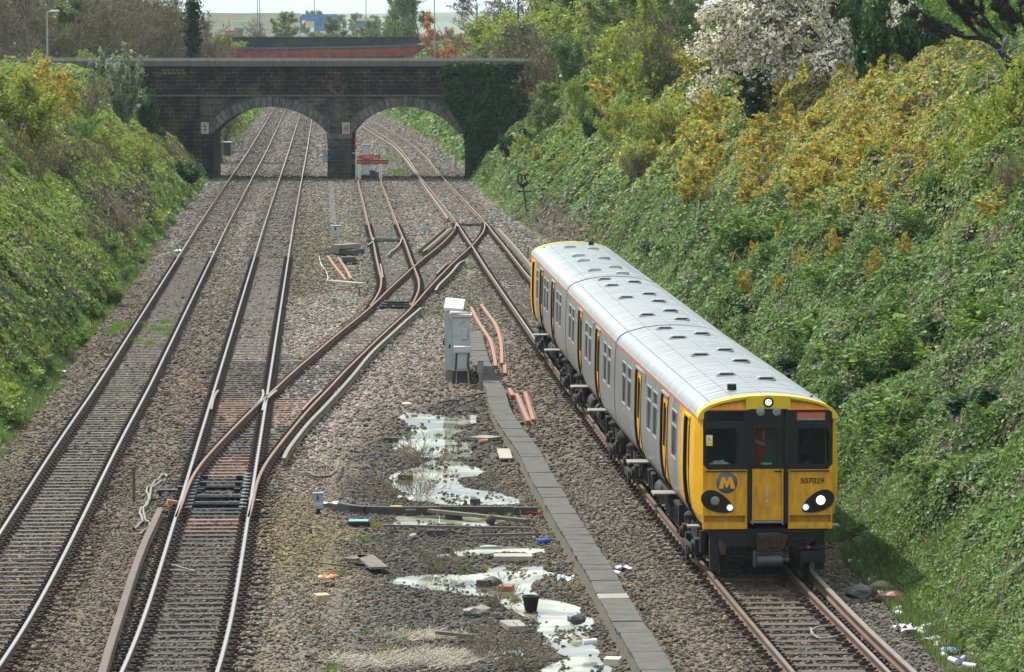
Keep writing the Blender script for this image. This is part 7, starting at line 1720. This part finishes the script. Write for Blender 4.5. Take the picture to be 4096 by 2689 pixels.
# above the bridge, left
for sp, px, hpx, D, lab, nm, sx, onm in [('bare_tree', 115, 560, 315, 'dark bare tree with many crooked limbs behind the left end of the bridge', 13, 1.0, 'tree'), ('bare_tree', 10, 520, 330, 'bare tree cut by the left edge of the photo', 13, .9, 'tree'),
 ('light_tree', 285, 330, 350, 'light green tree between the bare trees at the upper left', 8, 1.15, 'tree'), ('light_tree', 340, 300, 365, 'second light green tree left of the dark conifer', 8, 1.0, 'tree'), ('conifer', 418, 260, 360, 'dark narrow conifer at the upper left', 8, 1.2, 'conifer'),
 ('bare_tree', 560, 420, 395, 'pale bare twiggy tree right of the conifer', 13, 1.2, 'tree'), ('bare_tree', 640, 400, 400, 'pale bare twiggy tree left of the big ivy trunk', 13, 1.2, 'tree'), ('bare_tree', 480, 380, 410, 'pale bare tree just behind the conifer', 13, 1.2, 'tree'),
 ('bare_tree', 768, 470, 330, 'big bare tree with thick ivy covered trunk above the left arch', 13, .95, 'tree'), ('bare_tree', 850, 300, 420, 'smaller bare tree right of the ivy covered trunk', 13, 1.0, 'tree'), ('yellow_tree', 600, 120, 330, 'low yellow green bush behind the parapet, left one', 7, 1.6, 'bush'), ('yellow_tree', 715, 100, 335, 'low yellow green bush behind the parapet by the ivy trunk', 7, 1.5, 'bush'), ('yellow_tree', 330, 90, 320, 'low lime bush behind the parapet above the willow', 7, 1.2, 'bush'),
 ('yellow_tree', 895, 75, 640, 'hazy yellow bush beside the red brick bridge', 7, 1.6, 'bush'), ('yellow_tree', 950, 60, 640, 'second hazy yellow bush beside the red brick bridge', 7, 1.6, 'bush'),
 ('light_tree', 1155, 125, 800, 'round green tree before the cream containers', 8, 1.5, 'tree'), ('light_tree', 1375, 118, 820, 'round green tree before the blue containers', 8, 1.4, 'tree'), ('light_tree', 1490, 95, 840, 'small green tree at the right end of the dark wall', 8, 1.5, 'tree'), ('twiggy_shrub', 1035, 110, 900, 'purple brown bush before the cream containers', 3.2, 1.0, 'bush'), ('light_tree', 1560, 60, 800, 'low green bush right of the small green tree', 8, 2.0, 'bush'),
 ('light_tree', 1625, 230, 720, 'tall hazy tree right of the container yard', 8, .9, 'tree'), ('light_tree', 1700, 260, 700, 'tall hazy tree beside the right street lamp', 8, .9, 'tree'), ('light_tree', 1560, 150, 740, 'lower hazy tree left of the tall hazy pair', 8, 1.0, 'tree'), ('bare_tree', 1660, 300, 740, 'hazy bare tree behind the tall hazy pair', 13, .9, 'tree'),
 ('copper_tree', 1800, 300, 450, 'copper orange tree behind the right end of the bridge', 9, 1.0, 'tree'), ('copper_tree', 1755, 240, 470, 'smaller copper tree left of the copper orange one', 9, .9, 'tree'),
 ('bare_tree', 1930, 420, 420, 'brown bare tree right of the copper tree', 13, 1.0, 'tree'), ('bare_tree', 2050, 440, 400, 'brown bare tree above the yellow green thicket', 13, 1.0, 'tree'), ('bare_tree', 2180, 450, 380, 'brown bare tree at the top centre', 13, 1.0, 'tree'), ('bare_tree', 2320, 470, 350, 'dark bare tree left of the white blossom', 13, 1.0, 'tree'), ('bare_tree', 2480, 480, 340, 'dark bare tree behind the white blossom', 13, 1.0, 'tree')]:
    b0 = PD(px, 240, D); p = Vector((b0.x, D, gz1(b0.x, D))); s = hpx*D/F/nm
    plant(sp, p-Vector((0, 0, .3)), s, None, lab, 'bush' if onm == 'bush' else 'tree', None, onm, sx, stem='trunk' if onm != 'bush' else 'stems')
for i in range(26):
    px = 900+i*30+random.uniform(-10, 10); D = random.uniform(1000, 1300); b0 = PD(px, 240, D); h_ = random.uniform(18, 42)
    plant('light_tree' if i % 3 else 'yellow_tree', Vector((b0.x, D, 6.4)), h_*D/F/7.5, None, 'small hazy bush on the plain in front of the container yard', 'bush', 'hazy bushes in front of the container yard', 'bush', 1.9)
for i in range(14):
    px = random.uniform(1150, 1560); D = random.uniform(1480, 1600); b0 = PD(px, 240, D)
    plant('light_tree', Vector((b0.x, D, 6.4)), random.uniform(75, 105)*D/F/8, None, 'dark tree peeping over the containers on the skyline', 'tree', 'dark trees on the skyline above the containers', 'tree', 1.1, stem='trunk')
# belts of lower wood behind both ends of the bridge
for i, (px, D, h) in enumerate([(1760, 330, 150), (1830, 335, 190), (1900, 325, 210), (1970, 330, 230), (2040, 325, 240), (1860, 360, 230), (1950, 370, 250), (2100, 340, 260), (2040, 365, 270), (1790, 345, 130), (2170, 330, 270), (2120, 360, 280)]):
    b0 = PD(px, 240, D); p = Vector((b0.x, D, gz1(b0.x, D)))
    if p.z < 4.5: continue
    plant('yellow_tree', p, h*D/F/7, None, 'yellow green tree in the thicket behind the right end of the bridge', 'tree', 'yellow green thicket behind the right end of the bridge', 'tree', 1.25, stem='trunk')
for i, (px, D, h) in enumerate([(20, 420, 200), (90, 430, 190), (180, 420, 180), (250, 440, 190), (360, 430, 170), (440, 440, 160), (520, 430, 170), (600, 440, 160), (680, 430, 150), (760, 440, 150), (830, 450, 150), (-40, 420, 210)]):
    b0 = PD(px, 240, D); p = Vector((b0.x, D, gz1(b0.x, D))); plant('bare_tree' if i % 2 else 'light_tree', p, h*D/F/(13 if i % 2 else 8)*1.3, None, 'tree in the brown and green belt behind the upper left trees', 'tree', 'belt of wood behind the upper left trees', 'tree', 1.5, stem='trunk')
for i in range(34):
    px = -60+i*29+random.uniform(-12, 12); D = random.uniform(322, 400); b0 = PD(px, 240, D); p = Vector((b0.x, D, gz1(b0.x, D)))
    plant('bare_tree', p-Vector((0, 0, .3)), random.uniform(230, 330)*D/F/13, None, 'small twiggy tree in the thicket just behind the left half of the bridge', 'tree', 'small twiggy trees behind the left half of the bridge', 'tree', 1.25, stem='trunk')
for i in range(16):
    px = 1900+i*58+random.uniform(-20, 20); D = random.uniform(318, 370); b0 = PD(px, 240, D); p = Vector((b0.x, D, gz1(b0.x, D)))
    plant('bare_tree' if i % 2 else 'light_tree', p-Vector((0, 0, .3)), random.uniform(260, 380)*D/F/(13 if i % 2 else 8), None, 'twiggy tree in the wood along the top between bridge and blossom', 'tree', 'wood along the top between bridge and blossom', 'tree', 1.2, stem='trunk')
# right bank: large shrubs
for sp, px, py, h, lab, nm, sx in [
 ('twiggy_shrub', 2110, 520, 330, 'tall olive twiggy bush beside the ivy on the bridge', 3.2, .8), ('green_shrub', 1990, 450, 170, 'green bush overlapping the ivy at the bridge', 3.2, .8), ('twiggy_shrub', 2200, 470, 330, 'tall olive twiggy bush left of the pale green poplar', 3.2, .9),
 ('green_poplar', 2290, 430, 300, 'pale fresh green poplar saplings on the right bank', 5.5, 1.0), ('green_poplar', 2380, 400, 290, 'second group of pale green poplar saplings', 5.5, .9), ('yellow_shrub', 2480, 430, 330, 'olive yellow bush left of the white blossom', 3.2, .9), ('yellow_shrub', 2560, 460, 330, 'olive yellow bush under the blossom tips', 3.2, .8), ('twiggy_shrub', 2640, 400, 380, 'brown twiggy bush behind the blossom tips', 3.2, .8), ('twiggy_shrub', 2420, 330, 330, 'brown twiggy bush above the poplar saplings', 3.2, 1.0),
 ('orange_sapling', 2440, 480, 190, 'orange leaved sapling below the poplars', 3.0, 1.2), ('orange_sapling', 2500, 560, 150, 'orange brown sapling right of the poplars', 3.0, 1.2), ('yellow_shrub', 2610, 640, 230, 'bright yellow bush under the left blossom tips', 3.2, .9), ('yellow_shrub', 2700, 600, 200, 'bright yellow bush left of the ivy covered stem', 3.2, 1.0), ('yellow_shrub', 2540, 720, 150, 'low bright yellow bush left of the two yellow bushes', 3.2, 1.1),
 ('dark_bush', 2390, 560, 130, 'dark green bush among lighter ones below the poplars', 2.2, .8), ('dark_bush', 2080, 640, 130, 'dark bramble hump close to the ivy', 2.2, 1.1), ('dark_bush', 3080, 1010, 130, 'dark green bush in the centre of the right bank', 2.2, 1.1), ('green_shrub', 3100, 420, 200, 'bright green bush beneath the blossom tree', 3.2, 1.0), ('green_shrub', 3400, 330, 200, 'lime green bush beneath the dark trees at the right', 3.2, 1.0), ('green_shrub', 3850, 130, 200, 'bright green leafy bush under the dark branches', 3.2, 1.0), ('green_shrub', 3700, 230, 170, 'bright ivy green bush below the dark branches', 3.2, 1.0),
 ('yellow_shrub', 4030, 620, 380, 'tall olive bush at the right edge of the photo', 3.2, .9), ('yellow_shrub', 3900, 760, 300, 'olive bush left of the tall one at the right edge', 3.2, .9), ('twiggy_shrub', 4050, 860, 260, 'twiggy bush at the right edge of the photo', 3.2, 1.0), ('green_shrub', 3760, 860, 210, 'green bush among the orange saplings', 3.2, 1.0)]:
    put(sp, px, py, h, lab, nomH=nm, sx=sx)
for sp, px, py, h, lab, nm, sx in [('yellow_tree', 2150, 330, 330, 'broad yellow green tree left of the poplar saplings', 7, 1.0), ('light_tree', 2260, 300, 330, 'fresh green tree above the poplar saplings', 8, 1.1), ('yellow_tree', 2380, 290, 330, 'yellow green tree right above the poplar saplings', 7, 1.0), ('light_tree', 2500, 300, 340, 'olive green tree between poplars and blossom', 8, 1.1), ('yellow_tree', 2600, 280, 330, 'yellow olive tree next to the blossom tips', 7, .9), ('light_tree', 2690, 260, 300, 'green tree half behind the left blossom', 8, 1.0), ('light_tree', 2080, 400, 260, 'green tree leaning over the ivy end of the bridge', 8, .9), ('yellow_tree', 2330, 520, 190, 'yellow green bushy tree below the poplar saplings', 7, .9), ('yellow_tree', 2480, 600, 170, 'yellow bushy tree above the brambles', 7, .9), ('light_tree', 2200, 560, 200, 'green bushy tree just right of the bridge end', 8, 1.1)]:
    put(sp, px, py, h, lab, 'tree', None, 'tree', nomH=nm, sx=sx)
r2 = random.Random(3); cnt = 0
for k in range(400):
    px, py = r2.uniform(2750, 4000), r2.uniform(300, 1050)
    w_ = math.exp(-(((px-3350)/560)**2+((py-660)/330)**2))
    if r2.random() > w_*1.15: continue
    put('orange_sapling', px, py, r2.uniform(110, 210)*(.8+py/2500), 'young golden orange leaved sapling in the thicket on the right bank', 'sapling', 'golden orange saplings on the right bank', 'sapling', 3.0, 1.25); cnt += 1
    if cnt > 85: break
for i in range(60):
    px, py = r2.uniform(2050, 2760), r2.uniform(330, 900)
    if py < 330+(px-2050)*.1 or py > 760+(px-2400)*.25: continue
    put(r2.choice(('green_shrub', 'yellow_shrub', 'twiggy_shrub', 'orange_sapling')), px, py, r2.uniform(80, 150), 'mixed low shrub on the far part of the right bank', 'shrub', 'mixed low shrubs on the far part of the right bank', 'shrub', 3.2, 1.2)
for i, (px, py) in enumerate([(3050, 1130), (2990, 1100), (3150, 1250), (3230, 1180), (3120, 1080), (3350, 1100), (3500, 1150), (3600, 1080), (3000, 1230)]):
    put('orange_sapling', px, py, 190, 'thin lone orange stem rising from the brambles', 'sapling', 'thin lone stems in the brambles of the right bank', 'sapling', 3.0, .7)
# bramble mounds (large humps on the right bank)
for i in range(46):
    px, py = r2.uniform(2350, 4060), r2.uniform(880, 2150)
    if py > 900+(px-2300)*1.15 or py > 1950: continue
    p = at_hit(px, py); plant('green_shrub' if i % 3 else 'dark_bush', p-Vector((0, 0, .7)), r2.uniform(.34, .6), None, 'arching bramble mound on the near right bank', 'bramble', 'bramble mounds on the near right bank', 'bramble_mound', 1.9)
# blossom tree and its ivy stem
p = hit(3040, 600, 150, 190); D = p.y; s = (600+200)*D/F/7.2
plant('cherry', p+Vector((3.1, .6, 0)), s, 0.0, 'white blossoming cherry tree with sweeping boughs on the upper right bank', 'tree', None, 'cherry_tree', .98, stem='trunk')
def ivy(pts, n, size, cols, w, nrm, label, seed, stem_, cat='ivy'):
    r = np.random.default_rng(seed); lf = leaf_arrays(pts, size, nrm, mixcols(len(pts), cols, w, r), 1.1, r); root = empty('ivy', tuple(pts.mean(0))); tag(root, label, cat)
    m = pts.mean(0); obj_of(np_mesh('ivy_leaves', lf[0]-m, lf[1], mleaf, lf[2]), 'leaves', root); tv = tubes([(a-m, b_-m, c, c*.6) for a, b_, c in stem_], (.06, .045, .035), 4, r); obj_of(np_mesh('ivy_stems', *tv[:2], mbark, tv[2]), 'stems', root)
r = np.random.default_rng(8); n = 2600; t = r.random(n); ppm = F/D
pts = np.stack([p.x-.3*t*s+r.normal(0, 1, n)*(.10+.28*t*s*(t > .35)), np.full(n, p.y)+r.normal(0, .25, n), p.z+t*2.9*s], -1)
ivy(pts, n, .13, [(.02, .05, .02), (.03, .075, .025)], (1, 1), (0, -.5, .4), 'dark ivy clothing the stem of the white blossom tree', 4, [(np.array([p.x, p.y, p.z]), np.array([p.x-.3, p.y, p.z+2.5*s]), .05)])
# dark evergreen and overhanging branches in the top right corner
for px, py, h, k, lab in ((3400, 400, 420, 0, 'dark evergreen tree right of the blossom'), (3580, 330, 330, 1, 'dark evergreen tree in front of the bright green bushes at the top'), (3260, 330, 420, 2, 'dark evergreen tree directly behind the blossom')):
    put('dark_bush', px+90, py, h, lab, 'tree', None, 'evergreen_tree', 2.2, .55, k=k)
for px, py, lab, h, rz in () and ((3950, 360, 'dark leafless tree with long drooping boughs in the top right corner', 900, .3), (4120, 300, 'dark leafless tree beyond the right edge whose boughs enter the corner', 900, 2.0)):
    p_ = at_hit(px, py, 100, 160); plant('bare_tree', p_, h*p_.y/F/13, rz, lab, 'tree', None, 'tree', .9, stem='trunk')
for k in range(8):
    put('green_shrub', 3450+k*85, 250-(k % 3)*60, 230, 'leafy green bush high on the right bank beneath the dark boughs', 'bush', 'leafy bushes high on the right bank', 'bush', 3.2, 1.0)
# dark boughs in the top right corner
r = np.random.default_rng(21); sg = []
def bough(p0, p1, r0, lv=0):
    n_ = 7; prev = np.array(p0, float); d = (np.array(p1)-prev)
    for i in range(n_):
        t = (i+1)/n_; q = np.array(p0)+d*t+np.array([0, 0, -.10*np.linalg.norm(d)*math.sin(math.pi*t)])+r.normal(0, .03, 3); a_, b2 = r0*(1-.8*i/n_), r0*(1-.8*(i+1)/n_); sg.append((prev, q, a_, b2))
        if lv < 3 and i > 0:
            for _ in range((2, 2, 1)[lv]): w_ = d/n_*(2.6-.3*i)*r.uniform(.6, 1.1); w_ = w_+r.normal(0, .35, 3)*np.linalg.norm(w_); bough(q, q+w_, max(b2*.55, .008), lv+1)
        prev = q
for (a, b_, rr) in (((3955, 165), (3640, 10), .085), ((3960, 160), (3760, -60), .08), ((4010, 150), (3850, -80), .075), ((4060, 120), (3960, -90), .08), ((4120, 100), (3990, -60), .09), ((3965, 165), (4150, 260), .12)):
    bough(PD(*a, 126), PD(*b_, 126+r.uniform(-3, 1)), rr)
tv = tubes(sg, (.035, .028, .024), 5, r); p_ = PD(3965, 165, 126); o = obj_of(np_mesh('boughs', tv[0]-np.array(p_), tv[1], mbark, tv[2]), 'dark_boughs', None, p_); tag(o, 'dark leafless boughs drooping across the top right corner beside the pigeon', 'tree')
o.name = 'leafless_tree'
# arching dead and living bramble stems
r = np.random.default_rng(31); sg = []; 
for k in range(900):
    sd_ = 1 if k < 700 else -1; Y = r.uniform(66, 190) if sd_ > 0 else r.uniform(90, 230); d = r.uniform(.8, 14 if sd_ > 0 else 9); X = float(toeR(Y))+d if sd_ > 0 else -.044*Y-7.9-d
    px, py = to_px(X, Y, gz1(X, Y)); 
    if not (-100 < px < 4250 and -50 < py < 2750): continue
    L_ = r.uniform(.6, 2.2); a = r.uniform(0, 6.28); hgt = r.uniform(.5, 1.3); prev = None; rr = r.uniform(.004, .009)*(1+Y/150)
    for i in range(8):
        t = i/7; x, y = X+math.cos(a)*L_*t, Y+math.sin(a)*L_*t; q = np.array([x, y, gz1(x, y)+.35+hgt*math.sin(math.pi*min(t*1.15, 1))*.8])
        if prev is not None: sg.append((prev, q, rr, rr*.8))
        prev = q
tv = tubes(sg, (.22, .17, .12), 3, r); o = obj_of(np_mesh('bramble_stems', *tv[:2], mbark, tv[2]), 'bramble_stems'); o['kind'] = 'stuff'
# ivy on the bridge
r = np.random.default_rng(12); n = 17000
poly = [(1765, 262), (1830, 250), (2100, 252), (2100, 600), (1990, 640), (1880, 700), (1864, 600), (1858, 520), (1832, 490), (1812, 450), (1790, 410), (1765, 388), (1780, 330), (1748, 310)]
qx = r.uniform(1740, 2110, n*2); qy = r.uniform(245, 705, n*2); k = in_poly(qx+20*(fbm(qx*.02, qy*.02)-.5), qy, poly) & (fbm(qx*.03+9, qy*.03, 3) > .33); qx, qy = qx[k][:n], qy[k][:n]
dep = .12+.9*fbm(qx*.018, qy*.018+4, 3)**2*r.random(len(qx)); Xv = (qx-2048)/F*(BD-dep)/(cT); Zv = H-(qy-115)/F*BD
ivy(np.stack([Xv, BD-dep, Zv], -1), n, .17, [(.05, .11, .03), (.075, .15, .045), (.03, .07, .02)], (2, 2, 1), (0, -.6, .5), 'dense dark ivy covering the right end of the stone bridge', 6, [(np.array([BX(1900), BD-.15, 0]), np.array([BX(1900+a), BD-.12, b_]), .05) for a, b_ in ((-90, 6), (0, 7), (100, 6.5), (-60, 4), (60, 5))])
pb = PD(1352, 383, BD-.2); plant('buddleia', pb+Vector((0, 0, .2)), .9, None, 'leafless shrub growing from the masonry above the pier', 'shrub', None, 'wall_shrub', 1.4)
pi = PD(770, 200, 330); tI = np.random.default_rng(2).random(2200); rI = np.random.default_rng(3); ivp = np.stack([pi.x+rI.normal(0, .28, 2200), 330+rI.normal(0, .28, 2200), 6.8+tI*5.5], -1)
ivy(ivp, 2200, .2, [(.025, .055, .02), (.035, .08, .03)], (1, 1), (0, -.6, .4), 'dark ivy on the trunk of the big bare tree', 9, [(np.array([pi.x, 330, 6.5]), np.array([pi.x, 330, 12.]), .06)])
# street lamps and pigeon
def lamp(px, D, ytop, label):
    b0 = PD(px, 235, D); z0 = gz1(b0.x, D); zt_ = PD(px, ytop, D).z; root = empty('street_lamp', (b0.x, D, z0)); tag(root, label, 'street lamp'); rl = root.location
    q = MB(); q.tube((b0.x, D, z0-.2), (b0.x, D, z0+1.2), .11); q.tube((b0.x, D, z0+1.2), (b0.x, D, zt_), .07, .05); q.build('post', M['steel_box'], root, rel=rl)
    q = MB(); q.tube((b0.x, D, zt_), (b0.x+.35, D-.1, zt_+.08), .035); q.build('arm', M['steel_box'], root, rel=rl)
    q = MB(); q.box((b0.x+.55, D-.15, zt_+.1), (.6, .28, .14)); q.build('lamp_head', M['white_paint'], root, rel=rl, bevel=.04)
lamp(190, 300, 50, 'grey street lamp behind the left end of the bridge'); lamp(1738, 420, -8, 'dark street lamp left of the copper tree')
pb = PD(4020, 175, 118); root = empty('pigeon', pb); tag(root, 'grey wood pigeon perched among the branches at the right edge', 'pigeon')
q = MB(); rings = [(-.20, .012, .02), (-.14, .03, .02), (-.06, .062, .05), (.02, .078, .07), (.09, .07, .07), (.14, .045, .045), (.17, .032, .03), (.205, .036, .036), (.235, .024, .024), (.25, .006, .006)]; vs = []
for t, a, b_ in rings:
    c_ = Vector((t*.35, 0, t*1.0)) if t < .15 else Vector((.05+(t-.15)*.5, 0, .15+(t-.15)*.8))
    for i in range(10): th = 6.283*i/10; vs.append(c_+Vector((math.cos(th)*b_, math.sin(th)*a, -math.cos(th)*b_*.3)))
q.add([pb+v for v in vs], [(k*10+i, k*10+(i+1) % 10, (k+1)*10+(i+1) % 10, (k+1)*10+i) for k in range(len(rings)-1) for i in range(10)], 0, True); q.build('body', mat('pigeon grey', (.09, .105, .13), .8, var=.3, scale=20), root, rel=pb)
q = MB(); q.tube(pb+Vector((.09, 0, .225)), pb+Vector((.125, 0, .215)), .009, .003, n=6); q.build('beak', M['rust_iron'], root, rel=pb)
q = MB(); q.prism_y([(pb.x-.10, pb.z-.26), (pb.x-.04, pb.z-.25), (pb.x-.0, pb.z-.05), (pb.x-.07, pb.z-.05)], pb.y-.035, pb.y+.035); q.build('tail', mat('tail grey', (.08, .09, .11), .8), root, rel=pb)
q = MB(); q.tube(pb+Vector((-.9, .05, -.35)), pb+Vector((.05, 0, -.12)), .02, .012); q.tube(pb+Vector((.05, 0, -.12)), pb+Vector((.5, .1, .1)), .012, .008); q.thing('branch', M['plank'], 'pale twig the pigeon is sitting on at the right edge', 'branch')
# ================================================================== LIGHT, SKY, AIR
az = math.atan2(-.40, .40); el = R(53)
sd = Vector((math.sin(az)*math.cos(el), math.cos(az)*math.cos(el), math.sin(el)))
sun = bpy.data.lights.new('sun', 'SUN'); sun.energy = 5.0; sun.angle = R(.8); sun.color = (1, .955, .88)
so_ = bpy.data.objects.new('sun', sun); C.objects.link(so_); so_.rotation_euler = sd.to_track_quat('Z', 'Y').to_euler(); so_.location = (0, 60, 60)
w = bpy.data.worlds.new('World'); scene.world = w; w.use_nodes = True; nt = w.node_tree; L = nt.links
bg = nt.nodes['Background']; sky = N(nt, 'ShaderNodeTexSky', sky_type='NISHITA'); sky.sun_disc = False; sky.sun_elevation = el; sky.sun_rotation = az; sky.air_density = 1.0; sky.dust_density = .6
tc = N(nt, 'ShaderNodeTexCoord'); mp = N(nt, 'ShaderNodeMapping'); mp.inputs['Scale'].default_value = (1, 1, 3.2); L.new(tc.outputs['Generated'], mp.inputs[0])
n1 = N(nt, 'ShaderNodeTexNoise'); n1.inputs['Scale'].default_value = 2.6; n1.inputs['Detail'].default_value = 7; n1.inputs['Roughness'].default_value = .55; L.new(mp.outputs[0], n1.inputs['Vector'])
cr = N(nt, 'ShaderNodeValToRGB'); cr.color_ramp.elements[0].position = .30; cr.color_ramp.elements[1].position = .50; L.new(n1.outputs['Fac'], cr.inputs[0])
mx = N(nt, 'ShaderNodeMix', data_type='RGBA'); L.new(cr.outputs[0], mx.inputs[0]); L.new(sky.outputs[0], mx.inputs[6]); mx.inputs[7].default_value = (13.5, 15, 15.8, 1)
L.new(mx.outputs[2], bg.inputs[0]); bg.inputs[1].default_value = .066
HAZE = True
if HAZE:
    mb = MB(); mb.box2((-5500, -60, -3), (5500, 6600, 70)); hm = bpy.data.materials.new('haze'); hm.use_nodes = True; nt = hm.node_tree; nt.nodes.clear()
    o_ = nt.nodes.new('ShaderNodeOutputMaterial'); v_ = nt.nodes.new('ShaderNodeVolumePrincipled'); v_.inputs['Color'].default_value = (.72, .88, 1, 1); v_.inputs['Density'].default_value = .00009; v_.inputs['Anisotropy'].default_value = .2
    nt.links.new(v_.outputs[0], o_.inputs['Volume']); ho = mb.build('haze', hm); tag(ho, kind='stuff')
scene.view_settings.view_transform = 'Standard'; scene.view_settings.look = 'None'; scene.view_settings.gamma = 1; scene.view_settings.exposure = .3
scene.cycles.max_bounces = 6; scene.cycles.transparent_max_bounces = 12; scene.cycles.volume_bounces = 0
scene.cycles.use_adaptive_sampling = True
